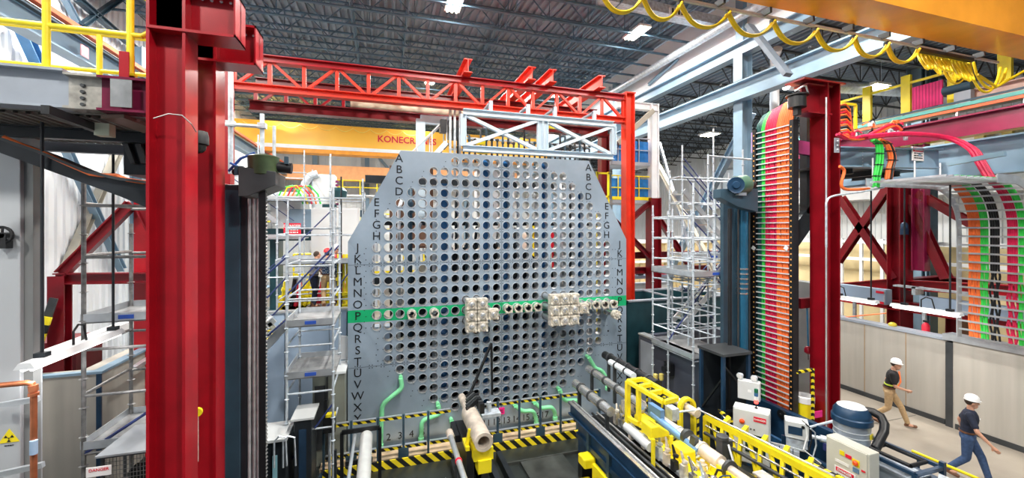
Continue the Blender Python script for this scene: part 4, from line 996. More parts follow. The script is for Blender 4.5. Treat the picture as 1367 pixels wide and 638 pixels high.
b = MB(); b.box((xat(355, 18.8), 18.9, 4.9), (xat(425, 18.8), 19.6, 5.4)); b.box((xat(360, 19), 19, 0), (xat(372, 19), 19.8, 5)); b.build('base', TEAL, r)
for k in range(5): b = MB(); p = at(372+6*k, 262, Y=18.8); b.tube([p, p+V((.15,0,.35)), p+V((.5,0,.45)), p+V((.8,0,.1)), p+V((.9,0,-.3))], .035, 6); b.build('hose', (GRN, YEL, MAG, ORC, GRN)[k], r)
r = thing('yellow_robot_line', 'yellow machinery with black fittings on the platform behind the two workers', 'machine', (-2, 15.2, 3))
random.seed(5)
for k in range(15):
    px = 378+6*k; p = at(px, 392+random.random()*8, Y=16.2)
    b = MB(); b.obox((p.x, 16.2, 2.6), (.28, .4, .5+.5*random.random())); b.tube([(p.x, 16, 2.7), (p.x+.15, 15.9, 3.3+.4*random.random())], .07, 8)
    b.ball((p.x+.1, 15.95, 3.0+.3*random.random()), .12, 8)
    b.build('robot_head', (YEL, YEL, BLACK, SIGR, YEL)[k % 5], r)
b = MB(); b.box((xat(350, 16.5), 16.5, -.02), (xat(470, 16.5), 17.2, 2.4)); b.build('bench', TEAL, r)
r = thing('yellow_tool_frame', 'yellow upright tool frame between checked shirt worker and plate', 'machine', (0, 14, 0))
for px in (452, 459, 463): x = xat(px, 13.8); b = MB(); b.bar((x, 13.8, -.02), (x, 13.8, 4.6), .07); b.build('upright', YEL, r)
for py in (372, 392, 408): b = MB(); p = at(458, py, Y=13.8); b.obox(p, (.4,.2,.09)); b.build('crossbar', YEL, r)
b = MB(); b.tube([(xat(455, 13.6), 13.7, -.02), (xat(455, 13.6), 13.7, 7)], .025, 6); b.build('rod', DARK, r)
# pale blue low wall panel and boxes left of the plate
p0, p1 = at(345, 418, Y=12.0), at(466, 412, Y=12.0)
r = thing('pale_blue_shield_panel', 'pale blue shield panel standing left of the plate', 'panel', (p0.x, 12, -.2))
xm = [xat(k, 12) for k in (345, 380, 440, 463)]
for a, c in zip(xm[:-1], xm[1:]): b = MB(); b.box((a+.01, 12.0, -.2), (c-.01, 12.15, 3.2)); b.build('panel', LBLU, r)
b = MB(); b.box((xm[3], 11.95, -.2), (xm[3]+.12, 12.2, 3.15)); b.build('end_post', TEAL, r)
b = MB(); b.box((xm[0], 11.97, 3.2), (xm[3]+.1, 12.18, 3.25)); b.build('top_cap', ALU, r)
r = thing('grey_shield_box', 'greenish grey steel shield box at the lower left foot of the plate', 'cabinet', (-1.6, 10.6, -.2))
x0, x1 = xat(418, 10.7), -.86
b = MB(); b.box((x0, 10.6, -.2), (x1-.02, 11.4, 1.95)); b.build('body', mat('greenish_grey', (.27,.29,.25), .4, .3, .2, 1.2), r, bev=.01)
b = MB(); b.box((x0-.02, 10.55, 1.95), (x1, 11.42, 2.0)); b.build('lid', OFFW, r)
b = MB(); b.box((x0+.3, 10.57, -.1), (x0+.34, 10.6, 1.9)); b.box((x0+.05, 10.585, .2), (x0+.28, 10.6, 1.7)); b.build('door_seam', CHAR, r)
r = thing('tilted_white_board', 'small tilted white board leaning behind the grey shield box', 'board', at(455, 480, Y=11.34))
b = MB(); b.extr([at(449, 480, Y=11.34), at(466, 480, Y=11.34), at(466, 449, Y=11.34), at(454, 448, Y=11.34)], (0,.03,0)); tagp = b.build('board', SIGW, r)
# dark machines at the foot between left mast and plate
r = thing('dark_pump_cabinet', 'dark machine cabinets with pale lids at the foot of the left lift mast', 'machine', (-2, 8.8, -.2))
a, c = xat(345, 9.2), xat(415, 9.2)
b = MB(); b.box((a, 9.2, -.2), (a+.5, 9.9, 1.2)); b.box((a+.6, 9.3, -.2), (c, 9.95, 1.5)); b.build('body', DARK, r, bev=.02)
b = MB(); b.box((a-.02, 9.1, 1.2), (a+.52, 9.95, 1.25)); b.build('lid', CAB, r); b = MB(); b.box((a+.55, 9.25, 1.5), (c+.05, 9.98, 1.54)); b.build('lid', CAB, r)
b = MB(); b.box((a+.7, 9.27, .3), (c-.1, 9.3, 1.3)); b.build('glass_door', mat('dark_blue_glass', (.02,.05,.10), .12, .2), r)
b = MB()
for px in (366, 378): p = at(px, 590, Y=9.0); b.tube([p+V((0,0,-.5)), p+V((0,0,.0)), p+V((.08,0,.1)), p+V((.2,0,.06)), p+V((.22,0,-.5))], .018, 6)
b.build('handles', GALV, r)
b = MB(); b.box((a+.25, 9.17, -.1), (a+.33, 9.2, .9)); b.build('level_gauge', mat('pale_cyan', (.3,.6,.7), .4), r)
r = thing('striped_fence', 'short striped fence between dark cabinets and the scaffold at left', 'fence', (-1.9, 9.5, -.2))
x0, x1 = xat(380, 9.5), xat(455, 9.9)
for z in (.05, ): b = MB(); b.box((x0, 9.05, z), (x1, 9.09, z+.1)); b.build('striped_rail', HAZ, r)
b = MB(); b.box((x0, 9.04, -.2), (x0+.05, 9.1, .2)); b.box((x1-.05, 9.04, -.2), (x1, 9.1, .9)); b.build('post', DARK, r)
x = xat(414, 9.6); b = MB(); b.bar((x, 9.6, -.2), (x, 9.6, 1.5), .06, .06, (0,1,0)); b.build('striped_post', HAZV, r)
r = thing('valve_post', 'slim pipe post with black valve box by the lower left plate corner', 'pipework', at(440, 600, Y=10))
p = at(440, 575, Y=10.0); b = MB(); b.tube([(p.x, 10, -.2), (p.x, 10, .9)], .03, 8); b.build('pipe', GALV, r)
b = MB(); b.obox((p.x, 10, 1.05), (.25,.2,.35)); b.obox((p.x-.08, 10, 1.4), (.07,.07,.35)); b.build('valve_box', BLACK, r)
b = MB(); b.obox((p.x+.03, 9.95, 1.26), (.2,.15,.06)); b.build('handle', YEL, r)

# ------------------------------------------------------------ dark shield tanks right of the plate
r = thing('dark_shield_wall', 'dark blue grey shield wall under the right scaffold', 'wall', (8.1, 10, -.2))
b = MB(); b.box((7.95, 8.7, -.2), (8.15, 11.6, 1.95)); b.box((8.15, 11.4, -.2), (12, 11.6, 1.95)); b.build('panel', mat('slate_steel', (.09,.10,.14), .35, .3, .3, 1), r)
b = MB(); b.box((7.93, 8.68, 1.95), (8.17, 11.62, 2.0)); b.build('top_cap', ALU, r)
b = MB(); b.box((7.94, 10.9, -.1), (7.95, 11.5, 1.8)); b.build('pale_end', GREYB, r)
r = thing('teal_tank', 'dark teal open tank with pale rims right of the plate', 'tank', (8.4, 12.2, -.02))
b = MB()
for lo, hi in (((7.8, 12.2, 0), (12.2, 12.3, 2.9)), ((7.8, 14.2, 0), (12.2, 14.3, 2.9)), ((7.8, 12.2, 0), (7.9, 14.3, 2.9)), ((12.1, 12.2, 0), (12.2, 14.3, 2.9))): b.box(lo, hi)
b.build('walls', TEAL, r)
b = MB(); b.box((7.75, 12.15, 2.9), (12.25, 12.32, 2.95)); b.box((7.75, 14.18, 2.9), (12.25, 14.35, 2.95)); b.box((7.75, 12.15, 2.9), (7.92, 14.35, 2.95)); b.box((9.9, 12.3, 2.9), (10.0, 14.2, 2.95)); b.build('rim', GREYB, r)
b = MB(); b.box((8.8, 13.0, 2.4), (9.4, 13.5, 3.0)); 
r = thing('dark_lift_cage', 'dark blue lift cage with grey roof between shield wall and right mast', 'cage', (7.6, 8.0, -.2))
cx0, cx1, cy0, cy1 = 7.6, 8.35, 7.75, 8.45
for x in (cx0, cx1):
    for y in (cy0, cy1): b = MB(); b.bar((x, y, -.2), (x, y, 2.4), .07, .07, (0,1,0)); b.build('corner_post', NAVY, r)
b = MB(); b.box((cx0-.06, cy0-.06, 2.4), (cx1+.06, cy1+.06, 2.46)); b.build('roof', CHAR, r)
b = MB(); b.box((cx0, cy1-.02, -.2), (cx1, cy1, 2.4)); b.box((cx1-.02, cy0, -.2), (cx1, cy1, 2.4)); b.build('side_panel', DARK, r)
b = MB(); b.bar((cx0, cy0, 1.1), (cx1, cy0, 1.1), .05); b.bar((cx0, cy0, 2.2), (cx1, cy0, 1.4), .04); b.bar((cx0, cy0, 1.9), (cx0, cy1, .9), .04); b.build('cross_rails', BLACK, r)
b = MB()
for x in (cx0-.05, cx0+.35): b.tube([(x, cy0-.03, .3), (x, cy0-.12, .35), (x, cy0-.12, 1.0), (x, cy0-.03, 1.05)], .016, 6)
b.build('pull_handle', GALV, r)
railing('striped_rail', (7.55, 10.6, -.2), (7.55, 8.5, -.2), .9, HAZY, 'low yellow and black striped rail along the dark shield wall', 3, .03, rails=(.95, .1))
r = thing('twin_camera', 'pair of small yellow and black lamps on poles at the shield wall', 'lamp', at(880, 505, X=7.8))
for px in (875, 883): p = at(px, 503, X=7.75); b = MB(); b.lathe([(.05,-.1),(.07,-.05),(.07,.08),(.03,.1)], p, (0,0,1), 12); b.build('lamp_head', mat('pale_yellow_lens', (.9,.75,.2), .3), r); b = MB(); b.tube([p+V((0,0,-.1)), V((p.x, p.y, -.2))], .015, 6); b.build('pole', DARK, r)
b = MB(); p = at(893, 492, X=7.85); b.obox(p, (.12, .3, .34)); b.tube([p, p+V((-.2,0,0))], .09, 10); tag(b.build('black_floodlight', BLACK), 'black floodlight clamped on the right scaffold at mid height', 'lamp')

# ------------------------------------------------------------ left gallery
def gal():
    r = thing('gallery_beam', 'grey walkway beam joining the near red column at upper left', 'steel beam', (-4, 6.56, 6.88))
    b = MB(); b.ibeam((-9.7, 6.56, 7.12), (-3.75, 6.56, 7.12), .48, .24, .03, .025); b.build('beam', GREYB, r)
    b = MB(); b.ibeam((-3.42, 6.56, 7.1), (-2.88, 6.56, 7.1), .44, .24, .03, .025); b.build('red_stub', mat('plum_red_paint', (.16,.012,.045), .25), r, 'purple red stub')
    b = MB(); b.ibeam((-3.75, 6.56, 7.1), (-3.42, 6.56, 7.1), .44, .24, .03, .025); b.build('weld_zone', mat('bare_steel', (.42,.40,.36), .35, .6, .3, 8), r, 'bare steel joint')
    b = MB(); p = at(155, 131, Y=6.5); b.box((p.x-.02, 6.42, 6.93), (p.x+.2, 6.44, 7.28)); b.build('splice_plate', STEEL, r)
    for k in range(4):
        for px in (108,): p = at(px, 113+8.5*k, Y=6.5); b = MB(); b.lathe([(0,.03),(.022,.03),(.026,0)], (p.x, 6.545, p.z), (0,-1,0), 8); b.build('bolt', CHAR, r)
gal()
r = thing('gallery_deck', 'ribbed metal walkway deck seen from below at upper left', 'walkway', (-6, 7.6, 6.85))
b = MB(); b.corrug((-9.7, 6.7, 6.86), (1,0,0), (0,1,0), (0,0,-1), 6.7, 2.1, .12, .03); b.box((-9.7, 6.7, 6.87), (-2.95, 8.8, 6.93)); b.build('deck', mat('deck_brown_grey', (.26,.25,.23), .5, .3, .2, 1), r)
for y in (7.45, 8.7): b = MB(); b.ibeam((-9.7, y, 6.74), (-3.0, y, 6.74), .16, .12, .015, .012); b.build('joist', DARK if y < 8 else GREYB, r)
b = MB(); b.bar(at(60, 146, Z=6.75), at(138, 175, Z=6.72), .08, .1); b.build('diagonal_strut', BLACK, r)
b = MB(); b.obox(at(140, 174, Z=6.7), (.16,.14,.16)); b.build('clamp', mat('pale_green_grey', (.6,.65,.5), .5), r)
b = MB(); b.bar(at(150, 155, Z=6.85), at(205, 175, Z=6.8), .3, .05); b.build('edge_plate', mat('brown_steel', (.22,.15,.12), .45), r)
def yrail(label, y, z, posts, x0, x1, rails, zt, rr):
    r = thing('yellow_guard_rail', label, 'railing', (x0, y, z))
    for px, zb in posts:
        x = xat(px, y); b = MB(); b.tube([(x, y, z), (x, y, zt)], rr*1.12, 12); b.box((x-.06, y-.04, z), (x+.06, y+.04, z+.03)); b.build('post', YEL, r)
    for zz in rails: b = MB(); b.tube([(x0, y, zz), (x1, y, zz)], rr, 10); b.build('rail', YEL, r)
    return r
xe = xat(203, 6.56)
r = yrail('near tall yellow pipe guard rail on the left walkway', 6.6, 7.38, ((62, 0), (174, 0)), -9.6, xe-.12, (7.92,), 8.5, .036)
b = MB(); b.tube([(xe-.55, 6.6, 8.45), (xe-.12, 6.6, 8.45), (xe-.03, 6.6, 8.38), (xe-.03, 6.6, 7.99), (xe-.12, 6.6, 7.92)], .036, 10); b.build('end_loop', YEL, r)
b = MB(); x = xat(172, 6.6); b.ibeam((x, 6.56, 7.3), (x, 6.56, 7.66), .14, .1, .02, .02, (0,1,0)); b.build('post_foot', RED, r)
yrail('rear lower yellow guard rail of the left walkway', 7.7, 6.93, ((133, 0),), -9.6, -3.1, (8.3, 7.75), 8.3, .032)
# dropping arm beam with orange hose
r = thing('sloping_boom', 'dark sloping arm with an orange hose along its top, left of the red column', 'arm', (-4, 7.2, 5.5))
pts = [at(a, c, Y=7.25) for a, c in ((-6,180),(60,203),(120,228),(160,237),(205,243),(205,281),(160,262),(0,204))]
b = MB(); b.extr(pts, (0,.1,0)); b.build('arm_plate', DARK, r)
b = MB(); b.extr([p+V((0,-.08,0)) for p in pts[:5]]+[p+V((0,-.08,-.04)) for p in reversed(pts[:5])], (0,.3,0)); b.build('top_flange', CHAR, r)
b = MB(); b.tube([at(a, c, Y=7.2) for a, c in ((5,183),(30,194),(60,205),(90,219),(120,232),(135,234),(155,234),(170,240),(190,243),(206,243))], .028, 8); b.build('hose', ORC, r, 'orange hose')
r = thing('dark_bracket_box', 'dark boxy bracket under the left walkway against the red column', 'bracket', (-3.3, 7.6, 5.9))
p0, p1 = at(165, 190, Y=7.6), at(205, 234, Y=7.6); b = MB(); b.box((p0.x, 7.6, p1.z), (p1.x, 8.3, p0.z)); b.build('box', DARK, r)
for k in (0, 1): b = MB(); b.extr([at(158+18*k, 180, Y=7.5), at(166+18*k, 180, Y=7.5), at(180+14*k, 218, Y=7.5), at(174+14*k, 218, Y=7.5)], (0,.1,0)); b.build('gusset', CHAR, r)
for px, y0_, lab in ((62, 7.4, 'thick'), (124, 8.6, 'thin')):
    p = at(px, 150, Y=y0_)
# big pale duct cabinet at the left edge
r = thing('tall_grey_enclosure', 'tall pale grey enclosure at the left edge with a black handwheel', 'cabinet', (-5.6, 7.6, -.2))
xr = xat(27, 7.5); b = MB(); b.box((-7.6, 7.5, -.2), (xr, 7.9, 6.7)); b.build('front', mat('enclosure_grey', (.50,.53,.56), .45, .1, .06, .6), r, bev=.01)
b = MB(); b.box((xr, 7.56, -.2), (xr+.10, 7.70, 6.5)); b.build('side_flange', mat('enclosure_dark', (.26,.27,.27), .45, .2, .15, .6), r)
r2 = thing('black_handwheel', 'black handwheel on the tall grey enclosure', 'handwheel', at(8, 316, Y=7.4))
p = at(6, 314, Y=7.42); b = MB()
for k in range(18): a0, a1 = 2*pi*k/18, 2*pi*(k+1)/18; b.tube([p+V((.11*cos(a0),-.04,.11*sin(a0))), p+V((.11*cos(a1),-.04,.11*sin(a1)))], .02, 6, False)
b.build('rim', BLACK, r2)
b = MB(); b.obox(p+V((0,0,-.08)), (.1,.12,.2)); b.tube([p+V((0,.06,0)), p+V((0,-.06,0))], .04, 10)
for k in range(3): b.bar(p+V((0,-.04,0)), p+V((.1*cos(k*2.1+1.5),-.04,.1*sin(k*2.1+1.5))), .02)
b.build('hub', BLACK, r2)
r2 = thing('hazard_triangle_sticker', 'yellow triangular warning sticker on the tall grey enclosure', 'sticker', at(12, 580, Y=7.49))
p = at(12, 582, Y=7.49); b = MB(); b.extr([p+V((-.11,0,-.09)), p+V((.11,0,-.09)), p+V((0,0,.1))], (0,.005,0)); b.build('triangle', YEL, r2)
b = MB()
for k in range(3):
    a = pi/2+k*2*pi/3+pi/3; b.extr([p+V((.012*cos(a),-.004,.012*sin(a)-.03)), p+V((.055*cos(a-.4),-.004,.055*sin(a-.4)-.03)), p+V((.055*cos(a+.4),-.004,.055*sin(a+.4)-.03))], (0,.002,0))
b.ball(p+V((0,-.003,-.03)), .01, 6); b.build('trefoil', BLACK, r2)
b = MB(); b.marks(p+V((0,0,-.13)), (1,0,0), .1, .03, 1); b.build('lettering', BLACK, r2)
r = thing('copper_pipe', 'copper pipe turning down in front of the tall grey enclosure', 'pipe', at(45, 560, Y=7.1))
b = MB(); b.tube([at(-8, 515, Y=7.1), at(36, 511, Y=7.1), at(43, 512, Y=7.1), at(45, 518, Y=7.1), at(45, 560, Y=7.1), V((xat(45, 7.1), 7.1, -.2))], .035, 10); b.build('pipe', COPPER, r)
b = MB(); b.tube([at(44, 514, Y=7.1), at(45, 522, Y=7.1)], .05, 10); b.tube([at(45, 524, Y=7.1), at(45, 528, Y=7.1)], .055, 8); b.build('fitting', COPPER, r)
b = MB(); p = at(45, 606, Y=7.06); b.tube([p, p+V((0,0,.18))], .04, 10); b.build('blue_label', mat('label_pale_blue', (.35,.5,.7), .5), r)
for (a, c, lab) in (((-6, 542), (52, 532), 'upper'), ((-6, 634), (58, 620), 'lower')):
    b = MB(); b.bar(at(*a, Y=7.3), at(*c, Y=7.3), .06, .07); tag(b.build('strut_channel', ALU), '%s pale strut channel across the tall grey enclosure' % lab, 'strut')
# left concrete wall, and the one behind
b = MB(); b.box((-7.9, 10.6, -.2), (-5.55, 11.0, 2.42)); struct(b.build('wall_shield_left', CONC))
b = MB(); b.box((-6.05, 11.0, -.2), (-5.6, 24, 2.42)); struct(b.build('wall_shield_left', CONC))
b = MB(); b.box((-7.95, 10.58, 2.42), (-5.52, 10.72, 2.47)); b.box((-5.72, 10.72, 2.42), (-5.52, 24, 2.47)); struct(b.build('trim_2', BLUEG))
b = MB(); b.box((-5.62, 10.58, -.2), (-5.54, 10.62, 2.42)); struct(b.build('trim_3', NAVY))
# dark red frame left behind
r = thing('red_portal', 'dark red frame with post, brace and beams by the left concrete wall', 'steel frame', (-7.2, 12, 0))
p = at(80, 368, Y=12.2); xq = p.x
b = MB(); b.ibeam((xq, 12.2, -.2), (xq, 12.2, p.z), .28, .3, .03, .03, (0,1,0)); b.build('post', REDD, r)
b = MB(); b.ibeam(at(74, 372, Y=12.2), at(260, 370, Y=12.2), .26, .2); b.build('beam', REDD, r)
b = MB(); b.ibeam(at(82, 366, Y=12.2), at(176, 272, Y=12.2), .22, .2); b.build('brace', REDD, r)
b = MB(); x = xat(190, 12.4); b.ibeam((x, 12.5, -.2), (x, 12.5, at(190, 260, Y=12.4).z), .3, .3, .03, .03, (0,1,0)); b.build('post', RED, r)
b = MB(); b.ibeam(at(188, 275, Y=12.2), at(215, 330, Y=12.2), .2, .2); b.build('brace', REDD, r)
b = MB(); b.box((-8.4, 13, -.2), (-7.3, 14, 2.6)); b.build('red_base_box', REDD, r)
r = thing('striped_brace', 'black brace with yellow stripes leaning at the left wall', 'steel brace', (-8, 11.6, 0))
b = MB(); b.bar(at(72, 398, Y=11.9), at(10, 584, Y=11.9), .14, .05, (0,1,0)); b.build('brace', CHAR, r)
for k, (u, m) in enumerate(((.35, YEL), (.5, BLACK), (.65, YEL), (.8, BLACK), (.92, YEL))):
    p = at(72-24*u, 398+72*u, Y=11.84); b = MB(); b.bar(p, p+(at(48, 470, Y=11.84)-at(72, 398, Y=11.84))*.14, .15, .05, (0,1,0)); b.build('stripe', m, r)
r = thing('white_pipe_run', 'white sloping cable duct along the top of the left concrete wall', 'duct', (-5.3, 12, 2.9))
b = MB(); b.bar((-6.7, 9.5, 2.75), (-6.2, 23, 3.0), .25, .2); b.build('duct', WHT, r)
b = MB(); b.bar((-5.2, 11.0, 2.35), (-5.2, 22, 2.9), .12, .08); b.build('rail', ALU, r)
# hanging strip lamps
def strip(label, p, q, rods, m=WHT, droop=0):
    p, q = V(p), V(q); r = thing('hanging_strip_lamp', label, 'lamp', (p+q)/2); d = (q-p).normalized(); s = d.cross(V((0,0,1)))
    b = MB(); c = V((0,0,1)); w = .1
    b.sweep(p, q, [(-.11,-.03),(-.06,.05),(.06,.05),(.11,-.03)]); b.build('reflector', m, r)
    for k in (-1, 1): b = MB(); b.tube([p+s*.045*k+d*.05-c*.045, q+s*.045*k-d*.05-c*.045], .028, 8); b.build('lamp_tube', GLOWC, r)
    for u, top in rods:
        a = p+(q-p)*u; b = MB(); b.tube([a+c*.05, V((a.x, a.y, top))], .02, 6); b.obox(a+c*.08, (.12,.12,.06)); b.build('hanging_rod', DARK, r)
    a = p+(q-p)*.45; b = MB(); b.tube([a+c*.05, a+c*.25, a+c*.33+d*.1, a+c*.3+d*.22, a+c*.05+d*.28], .015, 6); b.build('power_cord', BLACK, r)
    ld = bpy.data.lights.new('lamp_light', 'AREA'); ld.shape = 'RECTANGLE'; ld.size = .15; ld.size_y = (q-p).length; ld.energy = 25; ld.color = (1,.98,.95)
    lo = bpy.data.objects.new('lamp_light', ld); COL.objects.link(lo); lo.parent = r; lo.location = (0,0,-.12); lo.rotation_euler = (0,0,math.atan2(d.y, d.x)-pi/2)
    return r
strip('white strip lamp hanging in front of the left concrete wall', (-4.4, 6.9, 3.62), (-4.4, 8.86, 3.62), ((.15, 6.86), (.93, 6.66)))
strip('white strip lamp hanging over the corridor near the bending cable ladder', (13.5, 7.8, 3.28), (13.5, 6.35, 3.28), ((.2, 6.5), (.85, 6.5)))
strip('white strip lamp over the corridor, half hidden by the red column', (13.5, 10.2, 3.28), (13.5, 8.15, 3.28), ((.5, 6.5), (.92, 6.5)))
# cage at lower left
r = thing('mesh_cage', 'wire mesh cage with pale lid left of the near red column', 'cage', (-4.2, 8.1, -.2))
x0, x1, y0c, y1c, zt = xat(137, 8.3), -2.95, 8.3, 9.0, 1.75
b = MB(); b.extr([(x0-.05, y0c-.1, zt), (x1+.3, y0c-.1, zt), (x1+.3, y1c, zt+.12), (x0+.1, y1c, zt+.12)], (0,0,.03)); b.build('lid', mat('lid_grey', (.42,.45,.48), .4, .3), r)
b = MB()
for x in (x0, (x0+x1)/2, x1):
    for y in (y0c, y1c-.1): b.bar((x, y, -.2), (x, y, zt), .04, .04, (0,1,0))
for z in (.3, zt-.04): b.bar((x0, y0c, z), (x1, y0c, z), .03)
b.build('frame', CHAR, r)
b = MB(); k = x0
while k < x1: b.bar((k, y0c, -.2), (k, y0c, zt), .006); k += .045
k = -.2
while k < zt: b.bar((x0, y0c, k), (x1, y0c, k), .006); k += .07
b.build('mesh', GALD, r)
b = MB(); b.box((x0+.2, y0c+.3, -.2), (x1-.5, y1c-.15, 1.3)); b.build('machine_inside', DARK, r)
r = thing('striped_barrier', 'striped yellow and black barrier frame in front of the mesh cage', 'barrier', (-4, 7.4, -.2))
pa_, pb_, pc_ = at(98, 633, Y=7.6), at(178, 616, Y=7.6), at(206, 610, Y=7.6)
z = .75; x0 = xat(100, 7.7); x1 = xat(175, 7.7); x2 = xat(206, 7.7)
HAZ2 = stripes('hazard_stripe_fine', (1, .3, -1), 7)
b = MB(); b.box((x0, 7.68, z+.0), (x2, 7.72, z+.09)); b.build('top_bar', HAZ2, r)
for x in (x0, x1): b = MB(); b.box((x-.05, 7.67, -.2), (x+.05, 7.71, z)); b.build('striped_post', HAZ2, r)
b = MB(); b.bar((x0, 7.7, z), (x0, 9.3, z+.12), .05, .08); b.build('side_bar', HAZY, r)
b = MB(); k = x0
while k < x2: b.bar((k, 7.7, -.2), (k, 7.7, z), .006); k += .05
b.build('mesh', GALD, r)
b = MB(); b.obox(at(132, 629, Y=7.66), (.3,.01,.14)); b.build('notice', SIGW, r)
b = MB(); b.text('DANGER', at(132, 627, Y=7.65), (1,0,0), (0,0,1), .06); b.build('notice_print', SIGR, r)
# ------------------------------------------------------------ right: corridor wall, gallery, cable ladder
b = MB(); b.box((14.8, 7.25, 0), (15.1, 18, 2.32)); struct(b.build('wall_corridor', CONC))
b = MB(); b.box((14.72, -3, 0), (15.02, 7.1, 2.36)); struct(b.build('wall_corridor', CONC))
b = MB(); b.box((14.7, 7.1, 0), (15.1, 7.25, 2.3)); struct(b.build('trim_4', CHAR))
b = MB(); b.box((14.76, 7.2, 2.32), (15.14, 18, 2.4)); struct(b.build('trim_5', GREYB))
b = MB(); b.box((14.66, -3, 2.36), (15.1, 7.3, 2.52)); struct(b.build('trim_6', ALU))
b = MB(); b.box((14.70, -3, 0), (14.725, 7.05, .14)); b.box((14.77, 7.3, 0), (14.8, 18, .14)); struct(b.build('baseboard_corridor', CHAR))
for k, y in enumerate((9.3, 8.2, 5.55, 4.0)):
    b = MB(); x = 14.8 if y > 7.2 else 14.72; b.box((x-.004, y-.012, .14), (x+.002, y+.012, 2.3)); struct(b.build('trim_%d' % (7+k), mat('rust_seam', (.38,.27,.16), .8)))
for y in (1.2, 4.4, 7.9, 11.0): b = MB(); b.box((9.6, y, 0), (14.7, y+.015, .003)); struct(b.build('floor_joint', CHAR))
b = MB(); b.box((12.0, -2, 0), (12.015, 16, .003)); struct(b.build('floor_joint', CHAR))
r = thing('yellow_floor_rail', 'yellow tube rail running along the corridor edge by the walking man', 'rail', (10.2, 5, 0))
b = MB(); b.tube([(10.3, 2.5, .86), (10.3, 5.6, .86)], .03, 8); b.build('rail', YEL, r)
for y in (2.6, 4.2, 5.5): b = MB(); b.tube([(10.3, y, 0), (10.3, y, .86)], .025, 8); b.build('post', NAVY, r)
# red building frame behind the corridor wall
def rcol(px, X, z1, label, w=.5):
    y = yat(px, X); r = thing('red_frame_column', label, 'steel column', (X, y, 0))
    b = MB(); b.ibeam((X, y, 0), (X, y, z1), w, .45, .035, .03, (.3,1,0)); b.build('shaft', REDD, r)
    b = MB(); b.box((X-.35, y-.3, 0), (X+.35, y+.3, .05)); b.build('base_plate', REDD, r)
    b = MB(); b.obox((X-.3, y-.3, at(px, 309, X=X).z), (.16,.16,.2)); b.lathe([(.1,0),(.1,.14),(.05,.2)], (X-.3, y-.3, at(px, 305, X=X).z), (0,0,1), 12); b.build('wall_box', NAVY, r)
    return y
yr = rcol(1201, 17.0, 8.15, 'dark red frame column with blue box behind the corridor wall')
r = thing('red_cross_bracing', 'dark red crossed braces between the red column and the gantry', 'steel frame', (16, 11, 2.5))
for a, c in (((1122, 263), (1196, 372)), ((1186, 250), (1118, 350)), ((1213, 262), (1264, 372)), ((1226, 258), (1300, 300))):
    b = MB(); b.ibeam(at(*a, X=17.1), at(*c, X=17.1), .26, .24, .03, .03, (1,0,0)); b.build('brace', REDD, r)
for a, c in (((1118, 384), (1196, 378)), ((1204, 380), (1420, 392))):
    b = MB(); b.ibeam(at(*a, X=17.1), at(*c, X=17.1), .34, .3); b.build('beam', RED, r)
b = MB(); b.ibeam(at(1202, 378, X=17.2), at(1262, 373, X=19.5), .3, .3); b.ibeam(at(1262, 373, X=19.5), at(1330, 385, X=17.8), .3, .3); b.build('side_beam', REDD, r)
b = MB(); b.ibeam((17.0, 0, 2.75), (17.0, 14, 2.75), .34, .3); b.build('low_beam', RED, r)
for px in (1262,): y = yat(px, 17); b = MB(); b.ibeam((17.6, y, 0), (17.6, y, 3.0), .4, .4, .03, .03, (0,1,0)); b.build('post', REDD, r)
r = thing('blue_wall_column', 'pale blue column pair seen between the red braces', 'steel column', (21, 11, 0))
for px, m, w in ((1228, BLUEG, .7), (1241, BLUEGD, .3)): y = yat(px, 22); b = MB(); b.ibeam((22, y, 0), (22, y, LROOF-.1), w, .5, .04, .04, (0,1,0)); b.build('shaft', m, r)
# steel frames with tan tarps behind the corridor
r = thing('tarp_shelving', 'white shelving with tan tarps behind the right red column', 'shelf', (23, 14, 0))
for px in (1124, 1150, 1178): y = yat(px, 22.5); b = MB(); b.bar((22.5, y, 0), (22.5, y, 4.9), .12, .12, (0,1,0)); b.build('upright', WHT, r)
for z in (4.75, 3.9): b = MB(); b.bar((22.5, 2, z), (22.5, 30, z), .14); b.build('shelf_rail', WHT, r)
b = MB(); b.box((23.2, 2, 0), (23.5, 30, 4.6)); b.build('tarp', TANS, r)
r = thing('tan_curtain', 'tan curtain band along the far right behind the scaffolds', 'curtain', (18, 22, 0))
b = MB(); b.corrug((13.8, 24, .0), (1,0,0), (0,0,1), (0,-1,0), 9.0, 4.4, .5, .12); b.build('curtain', TANS, r)
b = MB(); b.box((13.8, 23.8, 4.4), (22.8, 24.2, 4.65)); b.box((13.8, 23.7, 3.1), (22.8, 23.82, 3.25)); b.build('rail', WHT, r)
r = thing('low_partition', 'white low partition across the hall behind the right scaffold', 'partition', (9, 16.8, 0))
b = MB(); b.box((6.4, 17.8, -.02), (13.9, 18.0, 2.6)); b.build('panel', OFFW, r); b = MB(); b.box((6.4, 17.75, 2.6), (13.9, 18.05, 2.68)); b.build('cap', GREYB, r)
